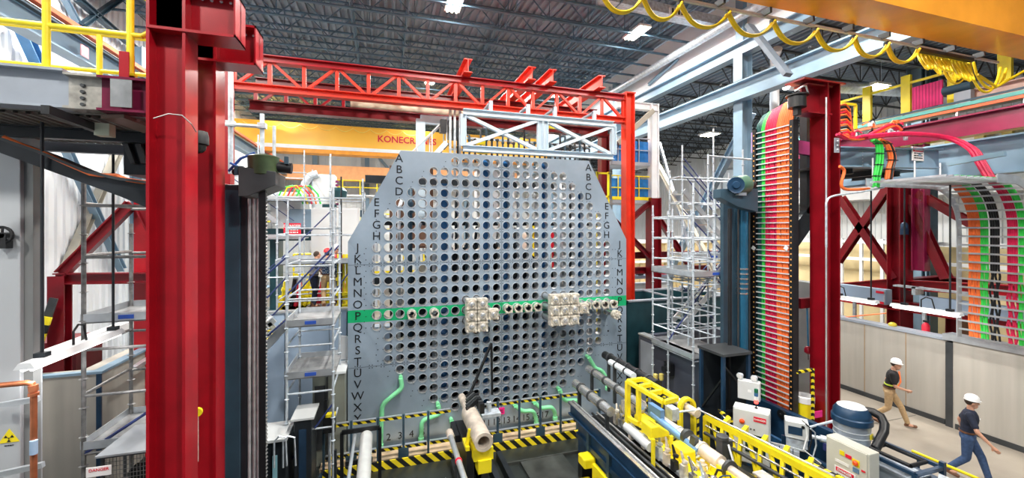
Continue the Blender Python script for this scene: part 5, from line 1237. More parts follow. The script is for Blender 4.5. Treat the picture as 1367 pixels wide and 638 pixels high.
# clutter on benches behind the corridor wall
random.seed(11)
r = thing('work_bench', 'long pale work bench loaded with tools, right of the plate in the back', 'bench', (9, 16, 0))
b = MB(); b.box((8.4, 16.2, 3.1), (13.0, 17.2, 3.25)); b.build('top', LBLU, r)
for x in (8.5, 10.5, 12.9): b = MB(); b.bar((x, 16.3, -.02), (x, 16.3, 3.1), .1, .1, (0,1,0)); b.build('leg', GREYB, r)
k = 0
for x in [8.6+.42*i for i in range(10)]:
    h = .15+.25*random.random(); m = (WHT, BLACK, SIGR, YEL, LBLU, WHT, CHAR)[k % 7]; k += 1
    b = MB(); b.box((x, 16.3, 3.25), (x+.3, 16.6, 3.25+h)); b.tube([(x+.15, 16.45, 3.25+h), (x+.15, 16.45, 3.33+h)], .07, 8)
    tag(b.build('tool_box', m), 'small %s box on the back bench, %s from the left' % ({WHT:'white',BLACK:'black',SIGR:'red',YEL:'yellow',LBLU:'pale blue',CHAR:'grey'}[m], ['first','second','third','fourth','fifth','sixth','seventh','eighth','ninth','last'][k-1]), 'box', 'boxes on the back bench')
r = thing('pale_blue_conveyor', 'pale blue bench frame with red labels behind the corridor wall', 'bench', (17, 8, 2.4))
a0, a1 = at(1119, 398, X=16.2), at(1188, 420, X=16.2)
b = MB(); b.box((16.0, a1.y, 2.85), (16.3, a0.y, 3.35)); b.box((16.0, 5.5, 2.9), (16.2, a1.y-.9, 3.3)); b.build('side_panel', LBLU, r)
for z in (2.9, 3.25): b = MB(); b.obox((15.98, a1.y+.15, z), (.02,.25,.08)); b.build('red_label', SIGR, r)
b = MB(); b.obox((15.98, a1.y+.03, 3.1), (.02,.03,.5)); b.box((16.0, a1.y-.8, 3.3), (16.4, a1.y-.7, 3.55)); b.box((16, 5.6, 3.5), (16.3, a1.y-.2, 3.55)); b.build('frame', GALV, r)
for y in (6, 8.5, 10.5, 12): b = MB(); b.bar((16.2, y, 0), (16.2, y, 2.9), .08, .08, (0,1,0)); b.build('leg', GALV, r)
for px, py, m, lab in ((1236, 438, SIGR, 'small red extinguisher standing behind the corridor wall'),):
    p = at(px, py, X=15.21); r = thing('fire_extinguisher', lab, 'extinguisher', (p.x, p.y, p.z-.35))
    b = MB(); b.lathe([(.08,-.35),(.09,-.3),(.09,.08),(.05,.15),(.02,.17)], p, (0,0,1), 14); b.build('cylinder', m, r)
    b = MB(); b.obox(p+V((0,0,.2)), (.05,.12,.05)); b.build('valve', BLACK, r)
p = at(1190, 441, X=14.9); b = MB(); b.lathe([(.1,-.03),(.1,.03),(.05,.07),(0,.08)], (14.95, p.y, 2.44), (0,0,1), 14); tag(b.build('beacon', mat('ochre_beacon', (.7,.55,.05), .4)), 'small yellow and black beacon on top of the corridor wall', 'lamp')
b = MB(); b.tube([at(1120, 424, X=15.0), at(1183, 418, X=15.0)], .02, 6); tag(b.build('orange_hose', ORC), 'thin orange hose above the corridor wall near the red column', 'hose')

# right runway, gallery and railing (along Y)
r = thing('red_runway_beam', 'long purple red runway beam with green and orange conductor bars at right', 'steel beam', (17, 8, 8.9))
b = MB(); b.ibeam((17.0, -1, 8.52), (17.0, 13.5, 8.52), .64, .45, .05, .04); b.build('beam', mat('purple_red_paint', (.24,.01,.055), .22, .1), r)
b = MB(); b.bar((16.72, -1, 9.02), (16.72, 13.5, 9.02), .06, .08); b.build('orange_bar', mat('conductor_orange', (.85,.16,.06)), r, 'orange conductor bar')
b = MB(); b.bar((16.72, -1, 9.14), (16.72, 13.5, 9.14), .06, .10); b.build('green_bar', mat('conductor_green', (.12,.42,.38), .4), r, 'green conductor bar')
b = MB(); b.bar((16.75, -1, 9.26), (16.75, 13.5, 9.26), .04, .06); b.build('dark_bar', BLUEGD, r)
for k in range(9): b = MB(); b.bar((16.8, 1+1.4*k, 8.84), (16.8, 1+1.4*k, 9.24), .08, .05, (0,1,0)); b.build('hanger_clip', ALU, r)
b = MB(); y = yat(1229, 17); b.ibeam((17.0, y, 4), (17.0, y, 8.18), .35, .3, .03, .03, (0,1,0)); b.build('stub_column', mat('purple_red_paint', (.24,.01,.055)), r)
r = thing('orange_rail_beam', 'orange and pink crane end beam at the far right above the conductor bars', 'steel beam', (18, 5, 9.9))
b = MB(); b.ibeam((17.9, -1, 9.55), (17.9, yat(1290, 17.9), 9.55), .5, .3); b.build('beam', mat('pinkish_beam', (.72,.52,.46), .4), r)
b = MB(); b.box((17.7, yat(1296, 17.9), 9.3), (17.75, yat(1290, 17.9), 9.85)); b.build('end_plate', mat('conductor_orange', (.85,.16,.06)), r)
r = thing('end_motor', 'blue grey gear motor at the head of the orange crane end beam', 'motor', at(1285, 122, X=17.62))
p = at(1287, 118, X=17.62); b = MB(); b.tube([p+V((0,.5,.05)), p+V((0,-.2,.05))], .14, 14); b.build('motor', BLUEGD, r)
b = MB(); b.obox(p+V((0,0,-.3)), (.2,.4,.4)); b.build('gearbox', GREYB, r)
rr_ = thing('yellow_walkway_rail', 'yellow railing with broad posts above the conductor bars at upper right', 'railing', (18.3, 8, 9.8))
X8 = 18.3
def z8(px, py): return at(px, py, X=X8).z
ya, yb = yat(1300, X8), yat(1118, X8)
for z in (z8(1210, 112), z8(1210, 152)): b = MB(); b.bar((X8, yat(1275, X8), z), (X8, yb, z), .08); b.build('rail', YEL, rr_)
for px, w in ((1158, .28), (1210, .28), (1273, .28), (1342, .3)):
    y = yat(px, X8); b = MB(); b.box((X8-.06, y-w/2, 9.55), (X8+.06, y+w/2, 11.0 if px < 1300 else 11.0)); b.build('broad_post', YEL, rr_)
b = MB(); b.box((X8-.1, -1, 9.45), (X8+1, yb, 9.55)); b.build('walkway', GREYB, rr_)
ym0, ym1 = yat(1262, X8), yat(1221, X8); za_, zb_ = z8(1241, 140), z8(1241, 118)
r = thing('pink_mesh_panel', 'bright pink plastic mesh panel tied on the yellow railing', 'mesh panel', (X8-.1, ym0, za_))
b = MB(); b.box((X8-.14, ym0, za_-.1), (X8-.11, ym1, zb_+.15)); b.build('sheet', mat('pink_mesh', (.85,.03,.22), .6), r)
b = MB(); k = ym0
while k < ym1: b.box((X8-.145, k, za_-.1), (X8-.14, k+.02, zb_+.15)); k += .09
b.build('mesh_lines', mat('deep_pink', (.5,.01,.12), .6), r)
# yellow band and windows under the purple beam
r = thing('yellow_beam_band', 'yellow beam with wire mesh panels between ochre posts at the far right', 'steel beam', (19.5, 6, 7.9))
b = MB(); b.box((19.4, -1, 7.85), (19.6, 12, 8.25)); b.build('beam', YEL, r)
for px in (1200, 1268, 1308, 1345): y = yat(px, 19.5); b = MB(); b.box((19.45, y-.12, 8.25), (19.6, y+.12, 9.4)); b.build('post', mat('ochre', (.5,.42,.12)), r)
b = MB(); b.box((19.7, -1, 8.2), (19.72, 12, 9.4)); b.build('mesh_panel', mat('pale_mesh', (.6,.62,.62), .5), r)
# blue-grey gallery beams
r = thing('gallery_beam', 'pale blue walkway beam running right from the right red column', 'steel beam', (11, 7.2, 7.1))
b = MB(); b.ibeam((10.6, 7.4, 7.17), (13.9, 7.0, 7.22), .5, .24, .03, .025); b.build('beam', BLUEG, r)
b = MB(); b.ibeam((10.6, 8.8, 7.15), (13.9, 8.6, 7.2), .4, .24, .03, .025); b.build('rear_beam', BLUEG, r)
b = MB(); b.box((10.62, 7.5, 6.95), (13.9, 9.5, 7.0)); b.build('deck', CHAR, r)
for x in (11.5, 12.4, 13.3): b = MB(); b.ibeam((x, 7.5, 6.88), (x, 8.7, 6.88), .14, .1, .01, .01); b.build('joist', CHAR, r)
p = at(1157, 212, Y=7.2); b = MB(); 
for k in range(5): b.ball((p.x-.02, 7.28, 7.0+.08*k), .014, 6)
b.build('bolts', ALU, r)
p = at(1227, 204, Y=7.0); b = MB(); b.box((p.x-.22, 7.02, p.z-.2), (p.x+.22, 7.04, p.z+.16)); b.build('warning_plate', SIGW, r)
b = MB(); b.box((p.x-.19, 7.012, p.z+.03), (p.x+.19, 7.02, p.z+.12)); b.build('warning_band', SIGR, r)
b = MB(); b.text('DANGER', (p.x, 7.01, p.z+.075), (1,0,0), (0,0,1), .08, bold=True); b.build('warning_title', SIGW, r)
b = MB(); b.marks((p.x, 7.015, p.z-.07), (1,0,0), .34, .18, 3); b.build('warning_print', BLACK, r)
b = MB(); b.ibeam((14.1, -1, 7.15), (14.1, 10, 7.15), .9, .4, .04, .03); tag(b.build('gallery_side_beam', BLUEG), 'deep pale blue beam running toward the camera at the right edge', 'steel beam')
for (a, c, lab) in (((1178, 219), (1228, 206), 'left'), ((1265, 219), (1342, 205), 'right')):
    b = MB(); b.bar(at(*a, X=13.2), at(*c, X=13.2), .1, .1); tag(b.build('strut_channel', BLUEG), '%s blue grey strut channel above the cable ladder' % lab, 'strut')
# cable ladder: horizontal run then bending down
TY0, TY1 = 5.45, 6.85; TZ = 6.5; XB = 14.45; RB = 1.1
def tray_pt(s):
    """path of the ladder in X,Z by distance"""
    L1 = XB-RB-10.95
    if s < L1: return (10.95+s, TZ)
    s -= L1
    if s < RB*pi/2: a = s/RB; return (XB-RB+RB*sin(a), TZ-RB+RB*cos(a))
    return (XB, TZ-RB-(s-RB*pi/2))
TL = XB-RB-10.95+RB*pi/2+(TZ-RB-2.56)
r = thing('cable_ladder', 'silver cable ladder running level then bending down to the corridor wall', 'cable ladder', (XB, 6.4, 2.5))
ss = [TL*k/60 for k in range(61)]
for y in (TY0, TY1):
    b = MB()
    for a, c in zip(ss[:-1], ss[1:]):
        p, q = tray_pt(a), tray_pt(c)
        if y < 6 and p[0] < 12.7: continue
        b.bar((p[0], y, p[1]), (q[0], y, q[1]), .02, .19, (p[1]-q[1]+1e-6, 0, (q[0]-p[0])) if 0 else (0,0,1) if abs(q[0]-p[0]) > abs(q[1]-p[1]) else (1,0,0))
    b.build('side_rail', ALU, r)
k = 0; s = .15
while s < TL:
    p = tray_pt(s); q = tray_pt(min(s+.03, TL)); b = MB()
    b.bar((p[0], TY0, p[1]), (p[0], TY1, p[1]), .045, .03, (1,0,0)); b.build('rung', ALU, r); s += .22
def off(s, d):
    L1 = XB-RB-10.95; p = tray_pt(s)
    if s < L1: return (p[0], p[1]+d)
    if s < L1+RB*pi/2: a = (s-L1)/RB; return (p[0]+d*sin(a), p[1]+d*cos(a))
    return (p[0]+d, p[1])
r = thing('ladder_cables', 'orange, green, black and crimson cables bending down the silver ladder', 'cables', (XB+.05, 6.4, 2.6))
yy = lambda p: yat(p, 14.5)
plan = [(ORC, 7, yy(1294), yy(1308)), (GRN, 4, yy(1310), yy(1318)), (BLACK, 4, yy(1323), yy(1333)), (MAG, 5, yy(1346), yy(1357)), (GRN, 3, yy(1361), yy(1368))]
for m, n, a, c in plan:
    for j in range(n):
        y = a+(c-a)*j/max(1, n-1); st = {ORC: 1.2, GRN: 1.0, BLACK: 1.6, MAG: 2.4}[m]; b = MB(); pts = []
        q = 0
        for k in range(34):
            s = st+(TL-.05-st)*k/33; p = off(s, .055); pts.append((p[0], y+(.012*sin(k*1.3+j*2) if k > 22 else 0)*(2 if m in (MAG, BLACK) else 1), p[1]))
        b.tube(pts, .021 if m is not ORC else .02, 7); b.build('cable', m, r)
# ladder hangers
r = thing('ladder_hangers', 'thin pale rods holding up the cable ladder', 'hanger', (12, 6.8, 6.6))
for px, y in ((1221, 6.9), (1255, 6.9), (1329, 6.9), (1165, 6.9)):
    x = xat(px, y); b = MB(); b.tube([(x, y, TZ-.08), (x, y, 7.1)], .018, 6); b.obox((x, y, TZ-.06), (.08,.06,.06)); b.build('rod', WHT, r)
# green and orange bundles dropping over the gallery beam
def bundle(name, label, pxs, Y, m, n, rad=.03, spread=.05, ties=True):
    pts = [at(q_[0], q_[1], Y=Y) if len(q_) == 2 else at(q_[0], q_[1], X=q_[2]) for q_ in pxs]; r = thing(name, label, 'cables', pts[-1]); random.seed(len(label))
    for k in range(n):
        o_ = V((spread*(k-(n-1)/2), -.02*(k % 2), .02*(k % 3))); sm = []
        for i in range(len(pts)-1):
            p0_ = pts[max(0, i-1)]; p1_ = pts[i]; p2_ = pts[i+1]; p3_ = pts[min(len(pts)-1, i+2)]
            for u in (0, .25, .5, .75): sm.append(.5*((2*p1_)+(-p0_+p2_)*u+(2*p0_-5*p1_+4*p2_-p3_)*u*u+(-p0_+3*p1_-3*p2_+p3_)*u**3)+o_)
        sm.append(pts[-1]+o_); b = MB(); b.tube(sm, rad, 7); b.build('cable', m[k % len(m)], r)
    if ties:
        for i in range(1, len(pts)-1): b = MB(); b.obox(pts[i], (spread*n+.03, .1, .02)); b.build('tie', BLACK, r)
    return r
bundle('green_cable_bundle', 'green cables dropping over the pale blue beam to the ladder', ((1166,188),(1172,192),(1174,205),(1173,220),(1170,235),(1168,250)), 6.85, (GRN,), 4)
bundle('orange_cable_bundle', 'orange and black cables dropping over the pale blue beam', ((1174,188),(1184,192),(1189,202),(1191,214),(1188,226),(1186,240)), 6.85, (ORC, ORC, ORC, BLACK), 5)
bundle('crimson_cable_bundle', 'thick crimson cables sweeping over the right beam and down to the ladder', ((1150,184),(1200,180),(1245,182),(1276,188,13.7),(1298,200,13.7),(1308,216,13.7),(1322,240,13.7)), 6.7, (MAG,), 4, .04, .09, False)
bundle('crimson_cable_bundle', 'crimson and black cables looping from the red column head along the beam', ((1121,180),(1135,186),(1155,184),(1172,176),(1190,168),(1200,174)), 6.9, (MAG, SIGR, BLACK, ORC, MAG), 5, .035, .05, False)
bundle('orange_hose', 'single orange hose looping beside the right red column under the beam', ((1121,222),(1127,228),(1123,245),(1127,252),(1140,253),(1160,252)), 7.0, (ORC,), 1, .035, .05, False)
bundle('grey_conduit', 'thin grey conduit curving off the right red column under the beam', ((1103,330),(1103,285),(1104,268),(1115,261),(1150,256),(1180,250)), 6.9, (GALV,), 1, .022, .05, False)
r = thing('cable_fan', 'stack of orange and black cable loops right of the red column head', 'cables', at(1135, 160, Y=7.6))
for k in range(13):
    b = MB(); z_ = 141+3.4*k; b.tube([at(1119, z_, Y=7.6), at(1128+.3*k, z_-2, Y=7.6), at(1134+.4*k, z_+5, Y=7.6), at(1136+.4*k, 178, Y=7.6)], .028, 6); b.build('cable', (ORC, BLACK, ORC, SIGR)[k % 4], r)
b = MB(); b.bar(at(1122, 138, Y=7.8), at(1142, 140, Y=7.8), .06); b.bar(at(1142, 140, Y=7.8), at(1142, 172, Y=7.8), .06, .06, (0,1,0)); b.build('yellow_guard', YEL, r)
random.seed(3)
r = thing('cable_connectors', 'jumble of connectors and small wires on top of the right beam', 'cables', at(1190, 170, Y=6.9))
for k in range(22):
    p = at(1150+60*random.random(), 166+14*random.random(), Y=6.9+.3*random.random()); q = p+V((random.uniform(-.3,.3), random.uniform(-.1,.1), random.uniform(-.12,.12)))
    b = MB(); b.tube([p, (p+q)/2+V((0,0,.08)), q], .02, 6); b.obox(q, (.07,.06,.08)); b.build('connector', (BLACK, MAG, SIGW, ORC, BLACK, GALV)[k % 6], r)

# ------------------------------------------------------------ foreground machines on the floor
# central barrel on rails
def rails():
    r = thing('track_rails', 'dark twin rails with slots running toward the plate in the centre', 'rails', (1.9, 6, -.2))
    for x in (1.55, 1.85, 2.35, 2.65): b = MB(); b.box((x-.06, 3.5, -.2), (x+.06, 9.6, .02)); b.build('rail', (CHAR, DARK)[x > 2], r)
    b = MB(); b.box((1.95, 3.5, -.2), (2.25, 8.6, -.12)); b.build('channel', mat('pale_floor_channel', (.32,.31,.28), .5, .2), r)
rails()
b = MB(); b.box((3.1, 6.0, -.2), (4.2, 9.3, -.14)); b.box((2.7, 9.3, -.2), (6.5, 9.34, -.13)); tag(b.build('floor_plate', mat('deck_plate', (.07,.075,.07), .4, .3, .3, 3)), 'dark steel deck plate on the floor in front of the striped fence', 'floor plate')
for k in range(4): b = MB(); b.box((3.2+.9*k, 8.2-.02, -.14), (3.5+.9*k, 8.28, -.12)); 
b = MB(); b.box((2.75, 7.4, -.2), (4.6, 7.48, -.08)); b.box((2.75, 7.9, -.2), (4.6, 7.95, -.1)); tag(b.build('floor_channel', CHAR), 'dark floor channels crossing in front of the deck plate', 'floor channel')
mb_ = V((1.87, 7.85, 1.22))
r = thing('launcher_barrel', 'beige launcher barrel with open dark mouth aimed at the plate', 'machine', (1.87, 7.9, -.2))
b = MB(); b.pipe((1.87, 7.85, 1.22), (1.85, 9.15, 1.22), .185, .12, 28); b.build('barrel', BEIGE, r)
b = MB(); b.lathe([(.185, 0), (.15, .15), (.1, .25), (.085, 1.0)], (1.85, 9.15, 1.22), (0,1,0), 24); b.build('neck', BEIGE, r)
b = MB(); b.lathe([(.11, 0), (.11, .02)], (1.87, 8.3, 1.22), (0,1,0), 20); b.build('bore', BLACK, r)
b = MB(); b.box((1.7, 8.0, .78), (2.1, 8.5, 1.02)); b.box((1.78, 7.95, .55), (2.05, 8.3, .8)); b.bar((1.62, 8.3, 1.0), (1.68, 8.3, 1.3), .06); b.bar((1.62, 8.2, .95), (1.62, 8.6, .95), .08); b.build('yellow_cradle', YEL, r)
b = MB(); b.box((1.6, 8.2, -.15), (1.75, 9.6, .9)); b.box((1.95, 8.4, -.15), (2.1, 9.6, .8)); b.box((1.5, 9.0, .7), (2.2, 9.7, .85)); b.build('carriage', BLACK, r)
for k in range(5): b = MB(); b.bar((1.75+.03*k, 9.0+.15*k, 1.4), (2.05, 9.2+.12*k, 1.5), .05, .1); b.obox((2.1, 9.0+.14*k, 1.38), (.1,.08,.22)); b.build('linkage', (BLACK, CHAR)[k % 2], r)
b = MB(); b.bar((1.9, 9.7, 1.3), (2.6, 10.1, 2.5), .05); b.bar((2.6, 10.1, 2.5), (2.62, 10.1, 1.2), .05, .05, (0,1,0)); b.build('black_strut', BLACK, r)
b = MB(); b.box((2.15, 9.2, 1.05), (2.6, 9.5, 1.12)); b.tube([(2.35, 9.35, 1.12), (2.35, 9.35, 1.35)], .06, 10); b.build('bracket', GALV, r)
r = thing('long_rod', 'long slim silver rod with red rings left of the launcher barrel', 'rod', (1.4, 7.5, .9))
b = MB(); b.tube([(1.36, 8.9, .98), (1.36, 5.8, .98)], .055, 14); b.build('rod', ALU, r)
b = MB(); b.tube([(1.36, 8.95, .98), (1.36, 8.75, .98)], .08, 14); b.build('tip', BEIGE, r)
for y in (7.75, 6.85): b = MB(); b.pipe((1.36, y, .98), (1.36, y+.04, .98), .068, .05, 14); b.build('red_ring', SIGR, r)
for y in (8.1, 7.0, 6.0): b = MB(); b.bar((1.36, y, -.2), (1.36, y, .93), .05, .05, (0,1,0)); b.obox((1.36, y, .93), (.14,.06,.05)); b.build('support', CHAR, r)
random.seed(21)
for k in range(9): b = MB(); p = V((1.0+.08*random.random(), 7.6+.08*k, .1+.5*random.random())); b.tube([p, p+V((.1,.05,.18)), p+V((.16,0,.05))], .02, 6); b.build('hose_coil', (GALV, BLACK)[k % 2], r)
r = thing('instrument_stand', 'small instrument stand with clamps and yellow knobs on the floor right of the rails', 'stand', (2.45, 7.0, -.2))
for k in range(3): b = MB(); a = k*2.1; b.bar((2.5, 7.2, .5), (2.5+.25*cos(a), 7.2+.25*sin(a), -.2), .025); b.build('leg', ALU, r)
b = MB(); b.obox((2.5, 7.2, .55), (.14,.1,.1)); b.obox((2.35, 7.25, .45), (.12,.1,.06)); b.build('head', mat('ochre_head', (.75,.55,.12), .4), r)
b = MB(); b.tube([(2.5, 7.2, .55), (2.45, 7.1, .2), (2.6, 7.0, 0)], .02, 6); b.tube([(2.55, 7.2, .5), (2.7, 7.1, .1), (2.66, 6.9, -.1)], .02, 6); b.build('cable', GALV, r)
# black frame with pale tube
r = thing('black_test_frame', 'black square frame holding a long pale tube at the lower left of the plate', 'frame', (-.46, 9.3, -.2))
xa_, xb_ = -.84, -.08
for x in (xa_, xb_): b = MB(); b.bar((x, 9.35, -.2), (x, 9.35, 1.1), .07, .07, (0,1,0)); b.build('upright', BLACK, r)
b = MB(); b.bar((xa_, 9.35, 1.1), (xb_, 9.35, 1.1), .07); b.bar((xa_, 9.32, 1.15), (xb_, 9.32, 1.15), .03); b.build('top_bar', BLACK, r)
b = MB(); b.box((xa_-.02, 9.25, -.2), (xa_+.2, 9.45, .1)); b.build('foot_box', NAVY, r)
r = thing('pale_calibration_tube', 'pale grey tube resting through the black frame', 'tube', (-.3, 7.5, 1.0))
b = MB(); b.tube([(-.35, 9.3, .98), (-.34, 5.8, .80)], .125, 20); b.lathe([(.125, 0), (.1, .05), (0, .07)], (-.35, 9.3, .98), (0,1,.05), 20); b.build('tube', mat('pale_tube', (.66,.68,.68), .35, .3), r)
b = MB(); b.tube([(-.58, 9.3, 1.03), (-.62, 5.8, .86)], .035, 10); b.build('side_rod', ALU, r)
for y in (8.6, 7.2): b = MB(); b.obox((-.46, y, .84), (.5,.06,.08)); b.bar((-.46, y, -.2), (-.46, y, .82), .08, .08, (0,1,0)); b.build('clamp', BLACK, r)

# the big yellow and navy bench machine
BX0, BX1 = 4.02, 6.0
r = thing('tool_delivery_bench', 'long navy and yellow tool delivery bench loaded with tubes and valves', 'machine', (5, 6.5, -.2))
b = MB(); b.ibeam((BX0, 3.2, 1.38), (BX0, 8.45, 1.38), .26, .14, .03, .03); b.build('side_beam', NAVY, r)
b = MB(); b.box((BX0-.07, 3.2, 1.51), (BX0+.07, 8.45, 1.53)); b.tube([(BX0+.03, 3.2, 1.545), (BX0+.03, 8.4, 1.545)], .02, 8); b.build('polished_rail', STEEL, r)
b = MB(); b.box((BX0+.05, 3.2, .55), (BX0+.12, 8.2, 1.25)); b.box((BX0, 3.2, .85), (BX0+.1, 8.2, .95)); b.build('navy_side', NAVY, r)
for k in range(6): b = MB(); b.box((BX0-.01, 3.6+.8*k, .62), (BX0+.05, 3.7+.8*k, 1.25)); b.build('side_rib', BLUEGD, r)
b = MB(); b.extr([(BX0-.06, 3.2, -.1), (BX0-.06, 7.35, -.1), (BX0-.06, 7.35, .72), (BX0-.06, 3.2, .72)], (.08,0,0)); b.build('yellow_side_panel', YEL, r)
for z in (.72, .2):
    b = MB(); p = V((3.92, 7.5, z)); b.obox(p, (.26,.3,.2)); b.build('yellow_bumper', YEL, r, bev=.03)
b = MB(); b.box((BX0+.1, 3.2, 1.1), (BX1, 8.3, 1.2)); b.box((BX0+.1, 8.1, -.1), (BX1, 8.3, 1.1)); b.box((BX0+.12, 3.2, -.2), (BX1-.1, 8.0, 0)); b.build('bed', BLACK, r)
for x in (4.3, 4.42, 4.54): b = MB(); b.tube([(x, 3.2, 1.3), (x, 8.2, 1.3)], .025, 8); b.build('drive_rod', (STEEL, CHAR, STEEL)[int((x-4.3)/.12+.5)], r)
b = MB(); b.box((4.75, 3.2, 1.25), (5.3, 7.3, 1.32)); b.box((4.75, 3.2, 1.32), (4.80, 7.3, 1.42)); b.box((5.25, 3.2, 1.32), (5.30, 7.3, 1.5)); b.build('yellow_tray', YEL, r)
b = MB(); b.box((4.66, 3.2, 1.3), (4.73, 7.4, 1.36)); b.build('white_edge', ALU, r)
r = thing('delivery_ram', 'long beige ram with yellow housings lying on the bench', 'machine', (5.5, 6.5, 1.3))
b = MB(); b.tube([(5.35, 7.3, 1.5), (5.35, 5.5, 1.5)], .125, 22); b.build('ram', BEIGE, r)
b = MB(); b.tube([(5.35, 5.5, 1.5), (5.35, 4.7, 1.5)], .075, 18); b.build('ram_end', BEIGE, r)
for y in (7.2, 6.5, 5.9, 5.3): b = MB(); b.pipe((5.35, y, 1.5), (5.35, y+.05, 1.5), .145, .07, 22); b.build('clamp_ring', (CREAM, GALV, CHAR, CREAM)[int(y*2) % 4], r)
for k, (y, h) in enumerate(((7.0, .3), (5.9, .26))): b = MB(); b.box((4.95, y, 1.32), (5.2, y+.4, 1.32+h*.8)); b.build('yellow_housing', YEL, r, bev=.02)
for y in (7.5, 6.6, 5.4, 4.6): b = MB(); b.box((5.25, y-.4, 1.2), (5.45, y-.3, 1.42)); b.build('saddle', CHAR, r)
b = MB(); b.obox((5.62, 5.75, 1.5), (.14,.14,.5)); b.lathe([(.10,0),(.10,.05),(.07,.06)], (5.62, 5.75, 1.75), (0,0,1), 18); b.obox((5.74, 5.75, 1.66), (.1,.12,.1)); b.build('vertical_motor', CHAR, r)
b = MB(); b.tube([(5.66, 5.66, 1.68), (5.6, 5.5, 1.5), (5.55, 5.4, 1.3), (5.5, 5.3, 1.22)], .018, 8); b.build('motor_cord', ALU, r)
# tool heads in a row at the far end of the bench
def barrel(x, z, y0, y1, rad, m, label, name='tool_barrel', rings=2, tipm=None):
    r = thing(name, label, 'tube', (x, (y0+y1)/2, z))
    b = MB(); b.tube([(x, y0, z), (x, y1, z)], rad, 18); b.build('body', m, r)
    b = MB(); b.lathe([(rad, 0), (rad*.75, rad*.4), (0, rad*.5)], (x, y1, z), (0,1,0), 18); b.build('tip', tipm or m, r)
    for k in range(rings): y = y0+(y1-y0)*(k+.7)/(rings+.4); b = MB(); b.pipe((x, y, z), (x, y+.05, z), rad*1.18, rad*.9, 18); b.build('ring', CHAR, r)
    for y in (y0+.15, y1-.2): b = MB(); b.obox((x, y, (z+1.2)/2-.04), (.06,.07,max(.05, z-1.2))); b.build('support', CHAR, r)
barrel(4.35, 1.72, 7.3, 8.9, .10, STEEL, 'lowest bright silver barrel at the left far end of the bench', rings=3)
barrel(4.95, 1.85, 7.1, 9.4, .085, STEEL, 'longest silver barrel with white tip pointing at the plate', rings=4, tipm=SIGW)
barrel(5.35, 2.1, 8.0, 9.0, .07, mat('bluish_white', (.72,.8,.84), .4), 'pale bluish tube on the bench just left of the black barrel')
barrel(5.6, 2.05, 7.5, 9.7, .10, BLACK, 'black barrel at the right far end of the bench pointing at the plate', rings=5)
random.seed(8)
random.seed(31)
r = thing('hose_and_wire_loom', 'tangle of hoses, wires and small rods along the middle of the bench', 'cables', (5, 6.5, 1.3))
for k in range(26):
    y = 7.9-.17*k; x = random.uniform(4.85, 5.25); z = 1.36
    b = MB(); pts = [(x, y, z)]
    for q in range(4): x += random.uniform(-.08, .1); y -= random.uniform(.03, .12); z = 1.34+random.uniform(0, .22); pts.append((min(5.3, max(4.7, x)), y, z))
    b.tube(pts, random.choice((.01, .014, .02)), 6); b.build('hose', random.choice((BLACK, GALV, SIGW, NAVY, BLACK, ORC, STEEL)), r)
for k, (x, y, s_) in enumerate(((5.12, 6.75, .1), (4.9, 6.2, .12), (5.15, 5.7, .1), (4.92, 5.2, .13), (5.1, 4.9, .1), (5.62, 6.3, .1), (5.66, 7.0, .11), (4.88, 7.5, .1), (5.2, 8.0, .12))):
    b = MB(); b.obox((x, y, 1.33+s_/2), (s_, s_*1.4, s_)); b.lathe([(s_*.4,0),(s_*.4,s_*.5),(s_*.15,s_*.6)], (x, y, 1.33+s_), (0,0,1), 12); b.lathe([(s_*.3,0),(s_*.3,s_*.6),(0,s_*.7)], (x-s_*.5, y, 1.34+s_*.5), (-1,0,0), 10)
    b.build('fitting', random.choice((CREAM, STEEL, BEIGE, CHAR, BLUE)), r)
r = thing('slim_rod_pair', 'pair of slim polished rods lying beside the beige ram', 'rod', (5.6, 6, 1.3))
for x in (5.55, 5.72): b = MB(); b.tube([(x, 7.9, 1.3), (x, 4.2, 1.3)], .025, 8); b.build('rod', STEEL, r)
for y in (7.7, 6.6, 5.4, 4.5): b = MB(); b.box((5.5, y, 1.19), (5.78, y+.06, 1.29)); b.build('rest', CHAR, r)
r = thing('valve_cluster', 'cluster of small valves, levers and hoses on the near left side of the bench', 'machine', (4.5, 6.6, 1.3))
for k in range(16):
    y = 7.6-.2*k; x = 4.62+.1*random.random(); b = MB(); z = 1.32
    b.obox((x, y, z+.1), (.09,.1,.16+.1*random.random())); b.tube([(x, y, z+.2), (x-.05+.1*random.random(), y+.06, z+.36+.08*random.random()), (x+.1, y+.1, z+.22)], .018, 6)
    b.lathe([(.05,0),(.05,.04),(.02,.05)], (x+.02, y, z+.24), (.3,0,1), 10); b.build('valve', (CREAM, STEEL, GALV, BEIGE, BLACK)[k % 5], r)
r = thing('pump_head', 'grey and cream pump head with round flange in the middle of the bench', 'machine', (5.0, 7.4, 1.3))
b = MB(); b.obox((5.02, 7.75, 1.55), (.2,.2,.26)); b.build('block', CREAM, r, bev=.02)
b = MB(); b.lathe([(.17,0),(.17,.06),(.12,.08),(.12,.2),(.06,.22)], (5.12, 7.58, 1.65), (.2,-1,.2), 20); b.build('flange', BEIGE, r)
for k in range(8): a = k*pi/4; b = MB(); b.tube([(5.1+.1*cos(a), 7.45, 1.65+.1*sin(a)), (5.1+.14*cos(a), 7.3, 1.6+.14*sin(a))], .018, 6); b.build('hose', (NAVY, STEEL)[k % 2], r)
b = MB(); b.box((5.22, 6.9, 1.5), (5.32, 7.3, 1.8)); b.tube([(5.25, 7.2, 1.6), (5.25, 5.9, 1.5)], .07, 12); b.build('blue_cylinder', mat('steel_blue', (.14,.28,.5), .35, .2), r)
